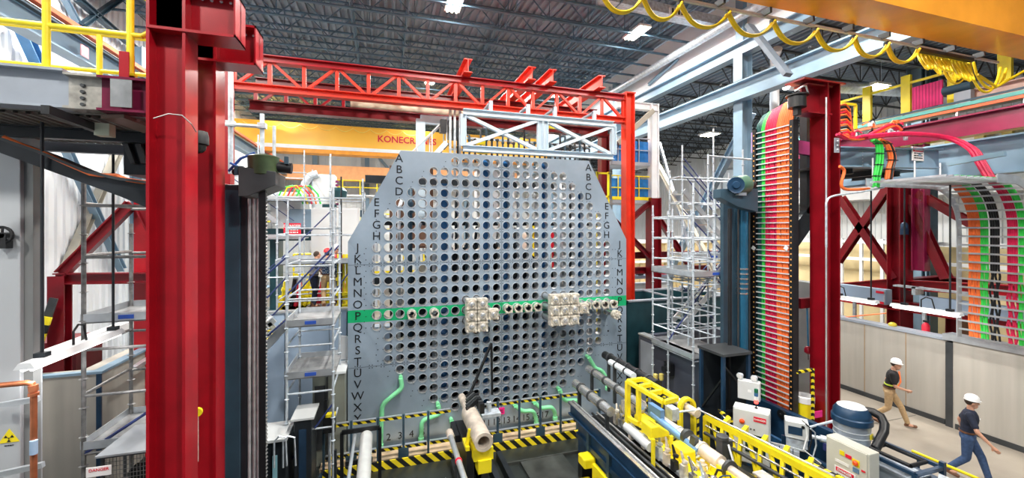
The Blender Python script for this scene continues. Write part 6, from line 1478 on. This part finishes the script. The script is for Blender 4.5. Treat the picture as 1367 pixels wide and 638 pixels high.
b = MB(); b.extr([(5.2, 6.0, 1.32), (5.34, 6.0, 1.32), (5.3, 5.95, 1.72), (5.22, 5.95, 1.72)], (0,.12,0)); b.lathe([(.13,0),(.13,.08)], (5.3, 6.2, 1.6), (0,1,0), 16); b.build('lever_arm', CHAR, r)
r = thing('cylinder_pack', 'pair of small brown cylinders with copper lines on the ram', 'machine', (5.7, 4.9, 1.3))
for k in range(4): b = MB(); b.tube([(5.66+.08*(k % 2), 4.95+.1*(k//2), 1.2), (5.66+.08*(k % 2), 4.95+.1*(k//2), 1.5)], .035, 12); b.build('cylinder', mat('bronze', (.42,.28,.16), .3, .6), r)
b = MB(); b.box((5.6, 4.9, 1.5), (5.8, 5.12, 1.53)); b.build('manifold', CREAM, r)
r = thing('white_bottle', 'white round bottle with red band standing near the bench end', 'bottle', at(966, 638, X=6.1))
p = at(967, 625, X=5.95); b = MB(); b.lathe([(.10,-.3),(.12,-.28),(.12,-.05),(.09,.03),(.03,.07),(.03,.1)], p, (0,0,1), 20); b.build('body', WHT, r)
b = MB(); b.pipe(p+V((0,0,-.24)), p+V((0,0,-.14)), .123, .11, 20); b.build('band', mat('dark_red_band', (.35,.02,.03), .4), r)
b = MB(); b.lathe([(.035,.1),(.035,.14),(0,.14)], p, (0,0,1), 10); b.build('cap', BLUEG, r)
# yellow gantry on the bench
r = thing('yellow_gantry', 'yellow open frame gantry standing on the far end of the bench', 'frame', (6.2, 8.2, 1.2))
gz = 2.45; gx0, gx1, gy0, gy1 = 5.45, 5.82, 6.6, 8.7
G = lambda px, py: at(px, py, Z=gz)
A, B_, C_, D_ = G(838, 509), G(858, 506), G(904, 532), G(886, 537)
def yb(a, c, w=.07, nm='bar', m=YEL): b = MB(); b.bar(a, c, w, w); b.build(nm, m, r)
yb(A, D_); yb(B_, C_); yb(A, B_); yb(D_, C_)
for u in (.3, .62): yb(A+(D_-A)*u, B_+(C_-B_)*u)
yb(A, V((A.x, A.y, 1.65)), .08, 'leg'); yb(V((A.x, A.y, 1.75)), V((A.x+.1, A.y-.55, 1.75)), .07); 
mA = A+(D_-A)*.33; yb(mA, V((mA.x, mA.y, 1.85)), .07, 'leg'); mB = B_+(C_-B_)*.33
yb(V((A.x, A.y, 1.75)), V((mA.x, mA.y, 1.78)))
b = MB(); b.extr([(mA.x-.05, mA.y-.45, 1.72), (mA.x+.32, mA.y-.45, 1.72), (mA.x+.32, mA.y-.45, 1.80), (mA.x+.1, mA.y-.45, 1.92), (mA.x-.05, mA.y-.45, 1.92)], (0,.3,0)); b.build('hood', YEL, r, bev=.012)
b = MB(); b.bar((mA.x-.05, mA.y-.5, 1.25), (mA.x-.05, mA.y-.5, 1.75), .05, .05, (0,1,0)); b.bar((mA.x+.32, mA.y-.5, 1.25), (mA.x+.32, mA.y-.5, 1.75), .05, .05, (0,1,0)); b.build('hood_post', YEL, r)
b = MB(); b.tube([(mA.x-.02, mA.y-.4, 1.55), (mA.x-.02, mA.y+.35, 1.58)], .09, 16); b.build('pale_cylinder', CAB, r)
# arch clamp
c0 = V((5.85, 6.9, 1.8)); b = MB()
for k in range(10): a0, a1 = pi*k/10, pi*(k+1)/10; b.bar(c0+V((.16*cos(a0),0,.16*sin(a0))), c0+V((.16*cos(a1),0,.16*sin(a1))), .06, .10, (0,1,0))
b.bar(c0+V((-.16,0,0)), c0+V((-.16,0,-.6)), .06, .1, (0,1,0)); b.bar(c0+V((.16,0,0)), c0+V((.16,0,-.6)), .06, .1, (0,1,0)); b.build('arch_clamp', YEL, r)
b = MB(); b.tube([c0+V((0,.3,.0)), c0+V((0,-.3,-.02))], .08, 16); b.build('clamped_tube', BEIGE, r)
b = MB(); b.obox(mA+V((.5,-.3,-.4)), (.15,.2,.2)); b.tube([mA+V((.5,-.3,-.4)), mA+V((1.0,-.3,-.42))], .02, 6); b.build('actuator', GALV, r)
# long black tube right of bench
r = thing('long_black_tube', 'long dark tube with orange collars running beside the yellow rack', 'tube', (6.3, 6, 1.2))
P0, P1 = at(884, 561, X=6.25), at(985, 638, X=6.35)
b = MB(); b.tube([P0, P1, P1+(P1-P0)*.3], .05, 12); b.build('tube', CHAR, r)
for u in (.42, .72): c = P0+(P1-P0)*u; b = MB(); b.pipe(c, c+(P1-P0)*.03, .085, .045, 14); b.build('collar', mat('copper_orange', (.6,.2,.06), .35, .4), r)
for u in (.1, .5, .95): c = P0+(P1-P0)*u; b = MB(); b.bar((c.x, c.y, -.2), c+V((0,0,-.04)), .06, .06, (0,1,0)); b.build('support', BLACK, r)
# yellow rack
r = thing('yellow_rack', 'long yellow rack with open side frames in front of the grey cabinets', 'rack', (7, 5.5, -.2))
Q0, Q1 = at(943, 556, Z=1.55), at(1091, 633, Z=1.55); Q1 = Q1+(Q1-Q0)*.12
b = MB(); b.bar(Q0, Q1, .1, .12); b.build('top_beam', YEL, r)
lo = V((-.12, -.05, -.62)); b = MB(); b.bar(Q0+lo, Q1+lo, .09, .1); b.build('lower_beam', YEL, r)
b = MB(); b.bar(Q0+V((0,0,.0)), Q0+V((0,0,-1.75)), .09, .1, (0,1,0)); b.build('end_post', YEL, r)
for k in range(1, 6):
    a = Q0+(Q1-Q0)*k/6; b = MB(); b.bar(a, a+lo, .06, .08); b.build('strut', YEL, r)
    b = MB(); b.bar(a+lo, Q0+(Q1-Q0)*(k-.6)/6, .05, .07); b.build('diagonal', YEL, r)
    b = MB(); b.bar(a, a+V((.35,.2,-.02)), .07, .1); b.build('outrigger', YEL, r)
for k, dz in enumerate((-.16, -.3)):
    b = MB(); o_ = V((-.05-.03*k, -.04, dz)); b.tube([Q0+o_, Q1+o_], .035 if k else .022, 10); b.build('long_tube', (STEEL, CHAR)[k], r)
b = MB(); o_ = V((.03,.03,.09)); b.tube([Q0+o_+V((-.1,.1,0)), Q1+o_], .018, 8); b.ball(Q0+o_+V((-.1,.1,0)), .05, 10); b.build('slim_rod', ALU, r)
b = MB(); b.extr([Q0+V((-.5,-.1,-1.25)), Q0+V((.0,-.1,-1.25)), Q1+V((.0,-.1,-1.25)), Q1+V((-.9,-.1,-1.25))], (0,0,.06)); b.build('base_tray', mat('amber_yellow', (.85,.55,.02), .4), r)
for k in (0, 3, 6): a = Q0+(Q1-Q0)*k/6; b = MB(); b.bar(a+V((-.1,-.08,-.6)), V((a.x-.1, a.y-.08, -.2)), .08, .08, (0,1,0)); b.build('leg', YEL, r)
# low striped strips near rack
b = MB(); b.bar(at(960, 548, Z=1.3), at(978, 562, Z=1.3), .05, .06); tag(b.build('striped_bar', HAZY), 'short striped bar left of the large grey cabinet', 'barrier')
b = MB(); b.bar(at(1075, 616, Z=.95), at(1135, 645, Z=.95), .08, .06); tag(b.build('striped_bar', HAZY), 'striped edge bar below the cream control box', 'barrier')
# grey cabinets
ang = math.atan2(-.44, .33)
def cab(name, label, c, size, rz, m=CAB, group=None):
    r = thing(name, label, 'cabinet', c); R = Matrix.Rotation(rz, 3, 'Z'); c = V(c)
    b = MB(); b.obox(c, size, rz); b.build('body', m, r, bev=.012)
    b = MB(); b.obox(c+R@V((0, -size[1]/2-.008, 0)), (size[0]*.94, .02, size[2]*.95), rz); b.build('door', m, r)
    return r, R, c
c = at(1004, 570, D=8.55)
r, R, c = cab('control_cabinet', 'large grey control cabinet with red knob and dark window', (c.x+.1, c.y+.1, 1.07), (.66, .3, 1.12), ang)
f = lambda x, z, y=-.17: c+R@V((x, y, z))
b = MB(); b.obox(f(.08, -.12, -.172), (.36,.012,.38), ang); b.build('window', mat('dark_screen', (.01,.03,.03), .1), r)
b = MB(); b.obox(f(.08, -.02, -.18), (.3,.006,.02), ang); b.obox(f(.08, -.14, -.18), (.3,.006,.02), ang); b.build('window_lines', mat('screen_green', (.2,.4,.1), .4), r)
b = MB(); b.lathe([(.05,0),(.05,.03),(.025,.05),(0,.05)], f(-.16, .3), R@V((0,-1,0)), 16); b.build('red_knob', mat('orange_red', (.85,.1,.02), .4), r)
b = MB(); b.obox(f(.16, .4, -.172), (.22,.01,.1), ang); b.build('warning_label', SIGR, r)
b = MB(); b.text('DANGER', f(.16, .4, -.178), R@V((1,0,0)), (0,0,1), .05, bold=True); b.build('warning_print', SIGW, r)
b = MB()
for k in range(3): b.lathe([(.014,0),(.014,.02),(0,.02)], f(-.06+.06*k, .18), R@V((0,-1,0)), 8)
b.build('buttons', BLACK, r)
for k in (-1, 1): b = MB(); b.obox(V((c.x, c.y, .15))+R@V((.25*k,0,0)), (.08,.25,.75), ang); b.build('foot', NAVY, r)
t = thing('stack_light', 'small signal tower lit red below white and green on the large grey cabinet', 'signal lamp', f(.1, .57, 0))
q = f(.08, .57, .0)
b = MB(); b.tube([q, q+V((0,0,.1))], .012, 6); b.lathe([(.03,0),(.03,.01)], q, (0,0,1), 10); b.build('stem', BLACK, t)
for k, (m, nm) in enumerate(((mat('red_lens', (.9,.05,.05), .3, 0, 0, 1, 0, (1,.08,.06), 3), 'red_segment'), (SIGW, 'white_segment'), (mat('blue_lens', (.05,.15,.35), .3), 'blue_segment'), (mat('green_lens', (.01,.14,.07), .3), 'green_segment'))):
    b = MB(); b.tube([q+V((0,0,.1+.075*k)), q+V((0,0,.17+.075*k))], .038, 14); b.build(nm, m, t)
c = at(1000, 520, D=9.3)
r, R, c = cab('emergency_light', 'grey emergency lighting box with two round lamp heads', tuple(c), (.44, .16, .42), ang)
for k in (-1, 1):
    q = c+R@V((.14*k-.03, -.03, .29)); b = MB(); b.lathe([(0,-.07),(.04,-.06),(.075,.02),(.07,.04),(0,.045)], q, R@V((-.4,-1,-.2)), 16); b.build('lamp_head', GALV, r)
    b = MB(); b.lathe([(.062,.042),(0,.05)], q, R@V((-.4,-1,-.2)), 14); b.build('lens', SIGW, r)
b = MB(); b.obox(c+R@V((.02,-.1,.0)), (.07,.01,.05), ang); b.build('sticker', SIGW, r)
b = MB(); b.obox(V((c.x, c.y, (c.z-.2)/2))+R@V((0,.12,0)), (.1,.06,c.z-.2), ang); b.build('stand', NAVY, r)
c = at(1063, 571, D=8.5)
r, R, c = cab('breaker_box', 'small pale breaker box with dark window on the navy carriage', tuple(c), (.40, .28, .34), ang+.1)
b = MB(); b.obox(c+R@V((-.03,-.162,.0)), (.24,.012,.16), ang+.1); b.build('window', NAVY, r)
b = MB(); b.lathe([(.03,0),(.03,.03)], c+R@V((.1,-.15,.1)), R@V((0,-1,0)), 10); b.build('switch', BLACK, r)
b = MB(); b.obox(c+R@V((.0,-.08,-.27)), (.36,.1,.16), ang+.1); b.build('wiring_tray', GALV, r)
for k in range(5): b = MB(); q = c+R@V((-.14+.07*k,-.1,-.37)); b.tube([q+V((0,0,.05)), q+V((0,0,-.06))], .014, 6); b.build('gland', BLACK, r)
b = MB(); b.obox(V((c.x, c.y, (c.z-.3)/2))+R@V((0,.1,0)), (.5,.06,c.z-.2), ang+.1); b.build('back_plate', NAVY, r)
for k in range(3):
    b = MB(); q = at(1070+6*k, 560+6*k, D=8.1); b.tube([q, q+V((.12,.0,-.1)), q+V((.15,0,-.35)), q+V((.05,0,-.6)), q+V((.25,-.2,-.8))], .014, 6); b.build('cord', (WHT, BLACK, GALV)[k], r)
p = at(1036, 600, D=8.4); r = thing('junction_blocks', 'grey junction blocks with conduits between the two grey boxes', 'box', tuple(p))
for k in range(4): b = MB(); b.obox(p+V((.07*k,-.09*k,.0)), (.1,.1,.16), ang); b.build('block', GREYB, r)
b = MB(); b.bar(p+V((-.2,.25,.12)), p+V((.3,-.4,.12)), .03); b.build('conduit', GALV, r)
b = MB(); q = at(1092, 553, Y=7.17); b.obox(q, (.26,.02,.15)); tag(b.build('pink_notice', PINK), 'magenta notice at the foot of the right red column', 'sign')
p = at(1095, 585, D=8.3); b = MB(); b.tube([p, p+V((.4,-.35,-.05))], .07, 14); b.tube([p, p+V((-.1,.1,.0))], .04, 10); tag(b.build('silver_sensor', GALV), 'silver cylinder sensor beside the cream control box', 'sensor')
# carriage with vacuum
r = thing('cream_control_box', 'cream control box with red switch and danger label at the bottom right', 'cabinet', (8.03, 5.3, .6))
b = MB(); b.box((8.0, 4.95, .55), (8.25, 5.68, 1.5)); b.build('body', CABY, r, bev=.012)
b = MB(); b.box((7.98, 4.98, .57), (8.0, 5.65, 1.48)); b.build('door', CABY, r)
b = MB(); b.lathe([(.045,0),(.045,.03),(.025,.05),(0,.05)], (7.98, 5.15, 1.25), (-1,0,0), 14); b.build('red_switch', mat('orange_red', (.85,.1,.02)), r)
b = MB(); b.obox((7.975, 5.15, 1.25), (.008,.12,.12)); b.build('yellow_plate', YEL, r); b = MB(); b.obox((7.975, 5.38, 1.31), (.008,.08,.08)); b.build('yellow_sticker', YEL, r)
b = MB(); b.obox((7.975, 5.15, 1.12), (.008,.1,.08)); b.build('blue_plate', mat('steel_blue', (.14,.28,.5)), r)
b = MB(); b.obox((7.972, 5.27, 1.3), (.008,.1,.06)); b.obox((7.972, 5.03, 1.17), (.008,.06,.03)); b.build('small_red_label', SIGR, r)
b = MB(); b.obox((7.975, 5.33, .88), (.008,.36,.3)); b.obox((7.975, 5.38, 1.13), (.008,.24,.05)); b.build('warning_plate', SIGW, r)
b = MB(); b.obox((7.968, 5.33, .98), (.008,.3,.07)); b.build('warning_band', SIGR, r)
b = MB(); b.text('DANGER', (7.962, 5.33, .98), (0,-1,0), (0,0,1), .06, bold=True); b.build('warning_title', SIGW, r)
b = MB(); b.marks((7.965, 5.33, .85), (0,-1,0), .28, .12, 3); b.build('warning_print', BLACK, r)
b = MB(); b.box((8.05, 5.0, 0), (8.2, 5.1, .55)); b.box((8.05, 5.5, 0), (8.2, 5.6, .55)); b.build('legs', NAVY, r)
vc = V((8.95, 6.0, 1.1)); 
pv = at(1137, 575, D=8.2); vc = V((pv.x, pv.y, pv.z))
r = thing('shop_vacuum', 'grey drum vacuum with dark blue lid and thick black hose', 'vacuum', (vc.x, vc.y, vc.z-.3))
b = MB(); b.lathe([(.28,-.3),(.29,-.26),(.30,.18)], vc, (0,0,1), 30); b.build('drum', mat('light_steel_grey', (.42,.48,.55), .3, .4), r)
b = MB(); b.lathe([(.30,.18),(.335,.2),(.335,.3),(.31,.32),(.30,.42),(.24,.5)], vc, (0,0,1), 30); b.build('lid', NAVY, r)
b = MB(); b.lathe([(.24,.5),(.2,.52),(0,.53)], vc, (0,0,1), 30); b.build('lid_top', OFFW, r)
b = MB()
for z in (-.05, .05): b.pipe(vc+V((0,0,z)), vc+V((0,0,z+.012)), .303, .28, 30)
b.build('hoop', CAB, r)
b = MB(); q = vc+V((.1,-.29,.0)); b.obox(q, (.12,.02,.09), .3); b.build('yellow_sticker', YEL, r)
hp = [at(a, c_, D=d_) for a, c_, d_ in ((1155,548,8.1),(1166,550,8.0),(1176,556,7.9),(1181,566,7.8),(1180,576,7.7),(1174,588,7.65),(1169,598,7.6))]
b = MB(); b.tube(hp, .075, 14); b.build('hose', BLACK, r)
b = MB(); b.pipe(vc+V((0,0,-.34)), vc+V((0,0,-.28)), .34, .1, 24)
for k in range(4): a = k*pi/2+.4; b.bar(vc+V((.3*cos(a),.3*sin(a),-.3)), V((vc.x+.3*cos(a), vc.y+.3*sin(a), 0)), .05, .05, (0,1,0))
b.build('stand', BLACK, r)
r = thing('filter_cart', 'navy framed filter cart with glass tank right of the cream control box', 'cart', (8.6, 4.9, 0))
x0, x1, y0_, y1_, zt = 8.45, 9.15, 4.55, 5.75, 1.3
for x in (x0, x1):
    for y in (y0_, y1_): b = MB(); b.bar((x, y, 0), (x, y, zt+(.1 if x > 9 else 0)), .07, .07, (0,1,0)); b.build('corner_post', NAVY, r)
for a, c in (((x0,y0_,zt),(x0,y1_,zt)),((x1,y0_,zt),(x1,y1_,zt)),((x0,y0_,zt),(x1,y0_,zt)),((x0,y1_,zt),(x1,y1_,zt)),((x0,y0_,.5),(x0,y1_,.5)),((x0,y0_,.5),(x1,y0_,.5))): b = MB(); b.bar(a, c, .06); b.build('frame_bar', NAVY, r)
b = MB(); b.box((x0+.08, y0_+.1, .4), (x1-.08, y1_-.1, 1.12)); b.build('tank', mat('tank_grey', (.34,.40,.46), .25, .5), r, bev=.02)
b = MB(); b.tube([(x0+.15, y0_+.15, zt+.04), (x0+.15, y1_-.45, zt+.04), (x1-.15, y1_-.45, zt+.04), (x1-.15, y0_+.15, zt+.04), (x0+.15, y0_+.15, zt+.04)], .035, 10); b.build('loop_hose', BLACK, r)
b = MB(); b.obox((x0+.3, y0_-.02, 1.0), (.3,.1,.3)); b.build('control_unit', CAB, r)
b = MB(); b.lathe([(.05,0),(.05,.04),(.02,.05)], (x0+.38, y0_-.08, .98), (0,-1,0), 12); b.build('knob', mat('orange_red', (.85,.1,.02)), r)
b = MB(); b.obox((x0+.2, y0_-.08, 1.02), (.08,.02,.1)); b.build('display', NAVY, r)
b = MB(); b.obox((x0-.002+.07, (y0_+y1_)/2, .8), (.01,.25,.12)); b.build('yellow_label', mat('pale_label', (.6,.6,.2), .4), r)
b = MB(); b.extr([(8.7, 3.2, 1.15), (8.7, 4.4, 1.15), (8.95, 4.5, 1.25), (8.95, 3.2, 1.25)], (0,0,.02)); tag(b.build('splash_plate', GALV), 'bare galvanised plate leaning in front of the filter cart', 'plate')
r = thing('navy_deck', 'navy deck edge with pale blue and white trim along the corridor', 'platform', (9.8, 4, 0))
b = MB(); b.box((9.2, 1.5, .55), (9.75, 6.6, .7)); b.build('deck', mat('navy_deck_paint', (.05,.06,.22), .35), r)
b = MB(); b.box((9.75, 1.5, .6), (9.8, 6.8, .72)); b.build('edge', BLUE, r)
b = MB(); b.tube([(9.6, 4.9, .74), (9.6, 7.0, .74)], .03, 8); b.build('pipe', BLACK, r)
for y in (1.8, 4.2, 6.5): b = MB(); b.box((9.3, y, 0), (9.4, y+.1, .55)); b.build('leg', NAVY, r)
r = thing('handrail', 'silver handrail between the right red column and the vacuum', 'railing', at(1100, 550, D=9.2))
b = MB(); b.tube([at(1078, 571, D=9.4), at(1120, 560, D=9.2)], .03, 8); b.tube([at(1100, 582, D=9.3), at(1128, 576, D=9.1)], .025, 8); b.build('rail', GALV, r)
for px, py in ((1080, 571), (1118, 561)): p = at(px, py, D=9.3); b = MB(); b.tube([p, V((p.x, p.y, 0))], .025, 8); b.build('post', DARK, r)
# ------------------------------------------------------------ people
def person(label, loc, rz, J, shirt, pants, helmet=None, sc=1.0, sleeves=True, extra=None, hair=True):
    """J: joint positions in metres, facing +Y; keys hipL,kneL,ankL ... shoL,elbL,wriL ..., pelvis, chest, neck, head"""
    r = thing('person', label, 'person', (0,0,0)); J = {k: V(v) for k, v in J.items()}
    def cone(b, p, q, r0, r1, n=12):
        b.lathe([(0, -r0*.7), (r0*.7, -r0*.5), (r0, 0), (r1, (q-p).length), (r1*.7, (q-p).length+r1*.5), (0, (q-p).length+r1*.7)], p, q-p, n)
    def remesh(b, name, m, vox, parent=r):
        o = b.build(name, m, parent); md = o.modifiers.new('r', 'REMESH'); md.mode = 'VOXEL'; md.voxel_size = vox; md.use_smooth_shade = True
        sm = o.modifiers.new('s', 'SMOOTH'); sm.factor = .5; sm.iterations = 3; return o
    b = MB(); pel, ch, ne, hd = J['pelvis'], J['chest'], J['neck'], J['head']; f = V((0,1,0))
    hf = J.get('face', V((0,1,0))).normalized(); hs = hf.cross(V((0,0,1)))
    # trunk, neck and head with a face
    b.ball(pel, .15, 16, (1.05,.75,.9)); b.ball((pel+ch)/2, .15, 16, (.98,.7,1.3)); b.ball(ch, .17, 16, (1.1,.72,1.2)); cone(b, ne+V((0,0,-.08)), ne+V((0,0,.06)), .062, .055)
    b.ball(hd+V((0,0,.02)), .1, 18, (.82,.98,1.12)); b.ball(hd+hf*.025+V((0,0,-.06)), .07, 14, (.85,.95,.95))
    b.ball(hd+hf*.105+V((0,0,-.01)), .018, 8, (.8,1.2,1.3)); b.ball(hd+hf*.09+V((0,0,-.055)), .022, 8, (1.3,.6,.5))
    for s in (-1, 1): b.ball(hd+hs*.084*s+V((0,0,-.005)), .024, 8, (.45,.8,1.2)); b.ball(hd+hf*.088+hs*.033*s+V((0,0,.02)), .016, 8)
    for s in 'LR':
        h, k, a = J['hip'+s], J['kne'+s], J['ank'+s]; sh, el, wr = J['sho'+s], J['elb'+s], J['wri'+s]
        cone(b, h, k, .088, .058); cone(b, k, a, .058, .038); b.ball(a+V((0,.05,-.03)), .05, 10, (.85,1.9,.8))
        cone(b, sh, el, .052, .041); cone(b, el, wr, .041, .027)
        b.ball(sh, .065, 10); d = (wr-el).normalized(); n = d.orthogonal().normalized(); n = d.cross(V((1,0,0))).normalized() if abs(d.x) < .9 else n; t = d.cross(n)
        palm = wr+d*.05; cone(b, wr, palm+d*.035, .024, .034); b.ball(palm, .038, 10, (.75,1,1))
        for q in range(4):
            o_ = n*(.03-.02*q); L = (.07,.08,.075,.06)[q]; b0 = palm+d*.035+o_
            b.tube([b0-d*.02, b0+d*L*.5, b0+d*L*.85+t*.015, b0+d*L+t*.035], [.0095,.009,.0085,.007], 7)
        b.tube([palm+n*.03-d*.02, palm+n*.055+d*.01, palm+n*.065+d*.04+t*.01], [.011,.0105,.009], 7)
    remesh(b, 'body', SKIN, .0095)
    # shirt
    b = MB(); b.ball((pel*.8+ch*.2)+V((0,0,.03)), .165, 16, (1.05,.78,.75)); b.ball((pel+ch)/2, .168, 16, (1.02,.76,1.25)); b.ball(ch, .187, 16, (1.12,.76,1.13)); cone(b, ne+V((0,0,-.1)), ne+V((0,0,-.05)), .08, .07)
    for s in 'LR':
        sh, el = J['sho'+s], J['elb'+s]; b.ball(sh, .078, 12); q = sh+(el-sh)*(.75 if sleeves else 1.0); cone(b, sh, q, .072, .060)
        if not sleeves: cone(b, el, el+(J['wri'+s]-el)*.85, .058, .042)
    o = remesh(b, 'shirt', shirt, .012)
    b = MB(); b.ball(pel+V((0,0,-.02)), .165, 16, (1.08,.8,.85))
    for s in 'LR':
        h, k, a = J['hip'+s], J['kne'+s], J['ank'+s]; cone(b, h, k, .104, .074); cone(b, k, a+V((0,0,.02)), .074, .058)
    remesh(b, 'trousers', pants, .012)
    b = MB(); b.ring(pel+V((0,0,.06)), .176, .134, .035)
    bm_ = b.build('belt', BOOT, r); bm_.scale = (1,1,1)
    for s in 'LR':
        a = J['ank'+s]; tp = J.get('toe'+s, a+V((0,.17,-.06))); d = (tp-a); b = MB()
        cone(b, a+V((0,-.01,.06)), a+V((0,-.01,-.02)), .052, .05); cone(b, a+V((0,-.03,-.04)), a+V((d.x, d.y, 0))*1+V((0,0,d.z+.01)), .042, .04)
        b.ball(a+V((0,-.03,-.045)), .045, 10, (1,1.1,.8)); remesh(b, 'boot', BOOT, .01)
    if hair: b = MB(); b.ball(hd-hf*.015+V((0,0,.035)), .103, 16, (.86,.96,1.0)); b.build('hair', HAIR, r)
    if helmet:
        b = MB(); c = hd+V((0,0,.055)); b.lathe([(.124, 0), (.12, .012), (.117, .03), (.112, .075), (.08, .115), (.04, .132), (0, .136)], c, (hf*.08+V((0,0,1))), 26)
        b.build('hard_hat', helmet, r)
        b = MB(); cc = c+hf*.1+V((0,0,.0)); b.ball(cc, .065, 14, (1,.8,.12)); b.build('hat_brim', helmet, r)
    if extra: extra(r, J)
    r.scale = (sc, sc, sc); r.location = loc; r.rotation_euler = (0,0,rz); return r
def walkpose(st=.30, lean=.04, arm=.25, armout=.16):
    return dict(pelvis=(0,0,.97), chest=(0,lean,1.33), neck=(0,lean*1.3,1.53), head=(0,lean*2,1.67),
        hipL=(-.1,0,.93), kneL=(-.11,st*.75,.52), ankL=(-.11,st*1.15,.10), toeL=(-.13,st*1.15+.17,.055),
        hipR=(.1,0,.93), kneR=(.11,-.02,.50), ankR=(.11,-st*1.1,.16), toeR=(.12,-st*1.1+.15,.05),
        shoL=(-.19,lean,1.44), elbL=(-.19-armout,lean-arm*.5,1.17), wriL=(-.22-armout,lean-arm*.7+.1,.95),
        shoR=(.19,lean,1.44), elbR=(.19+armout,lean+arm*.35,1.17), wriR=(.20+armout,lean+arm*1.0,.96))
# man on the right: navy T-shirt, jeans, coming toward lower right
J = walkpose(.26, .03, .3, .13)
J['face'] = V((-.25,1,0)).normalized()
def logo(r, J):
    b = MB(); b.obox(J['chest']+V((.08,.148,.05)), (.06,.012,.02)); b.build('shirt_print', WHC, r)
person('man in navy T-shirt, blue jeans and white hard hat walking at the far right', (12.0, 5.55, 0), radians(-155), J, NAVC, JEAN, HELM, 1.0, True, logo)
J = walkpose(.32, .07, .25, .05); J['wriR'] = (.1, .34, 1.06); J['elbR'] = (.24, .12, 1.14)
J['face'] = V((0.1,1,-.1)).normalized()
def vest(r, J):
    b = MB(); c = (V(J['pelvis'])*.6+V(J['chest'])*.4)
    b.ring(c+V((0,.01,0)), .185, .142, .035); b.build('reflective_band', mat('lime_band', (.75,.9,.1), .4), r)
    b = MB(); b.tube([V(J['chest'])+V((-.12,.13,.15)), V(J['chest'])+V((.0,.16,-.1)), V(J['pelvis'])+V((.12,.15,.1))], .02, 8); b.build('orange_strap', ORC, r)
person('man in black shirt, khaki trousers and white hard hat walking by the corridor wall', (13.3, 7.75, 0), radians(-150), J, BLKC, KHAKI, HELM, 1.0, True, vest)
# checked shirt worker on the platform behind, back to the camera
CHK = mat('checked_cloth', (.10,.22,.42), .85); nt = CHK.node_tree; bb = nt.nodes['Principled BSDF']
ck = nt.nodes.new('ShaderNodeTexChecker'); ck.inputs['Scale'].default_value = 22; ck.inputs['Color1'].default_value = (.55,.65,.75,1); ck.inputs['Color2'].default_value = (.03,.09,.25,1)
tcn = nt.nodes.new('ShaderNodeTexCoord'); nt.links.new(tcn.outputs['Object'], ck.inputs['Vector']); nt.links.new(ck.outputs['Color'], bb.inputs['Base Color'])
Jb = dict(pelvis=(0,0,.97), chest=(0,.05,1.33), neck=(0,.07,1.53), head=(0,.10,1.66), hipL=(-.1,0,.93), kneL=(-.12,.08,.5), ankL=(-.12,0,.09), hipR=(.1,0,.93), kneR=(.12,-.02,.5), ankR=(.13,-.05,.09),
    shoL=(-.19,.05,1.44), elbL=(-.3,.2,1.25), wriL=(-.34,.42,1.32), shoR=(.19,.05,1.44), elbR=(.27,.0,1.17), wriR=(.2,.2,1.0))
def plat(y, x0, x1, z, lab):
    b = MB(); b.box((x0, y-.6, z-.1), (x1, y+.9, z)); b.box((x0, y-.6, -.02), (x0+.1, y-.5, z-.1)); b.box((x1-.1, y-.6, -.02), (x1, y-.5, z-.1)); tag(b.build('work_platform', CHAR), lab, 'platform')
zp = at(440, 418, Y=13.4).z; xw = xat(438, 13.8)
zf = 2.95
plat(13.8, xat(405, 13.8), xat(470, 13.8), zf, 'dark work platform carrying the workers behind the pale blue panel')
person('worker in blue checked shirt and khaki trousers seen from behind, arm raised', (xw, 13.8, zf), radians(15), Jb, CHK, KHAKI, HELR, 1.0, False)
Jc = dict(Jb); Jc['wriL'] = (-.2,.3,1.1); Jc['wriR'] = (.25,.35,1.15); Jc['elbR'] = (.3,.15,1.2)
person('worker in white T-shirt partly hidden by the scaffold, left of the checked shirt', (xat(419, 14.1), 14.1, zf), radians(-60), Jc, WHC, NAVC, None, .97, True)
person('worker in white hard hat with red clothing beside the upper plate edge', (xat(455, 14.6), 14.3, zf+.1), radians(120), Jc, mat('red_cloth', (.6,.05,.05), .8), mat('grey_cloth', (.2,.2,.2), .8), HELM, 1.0, True)
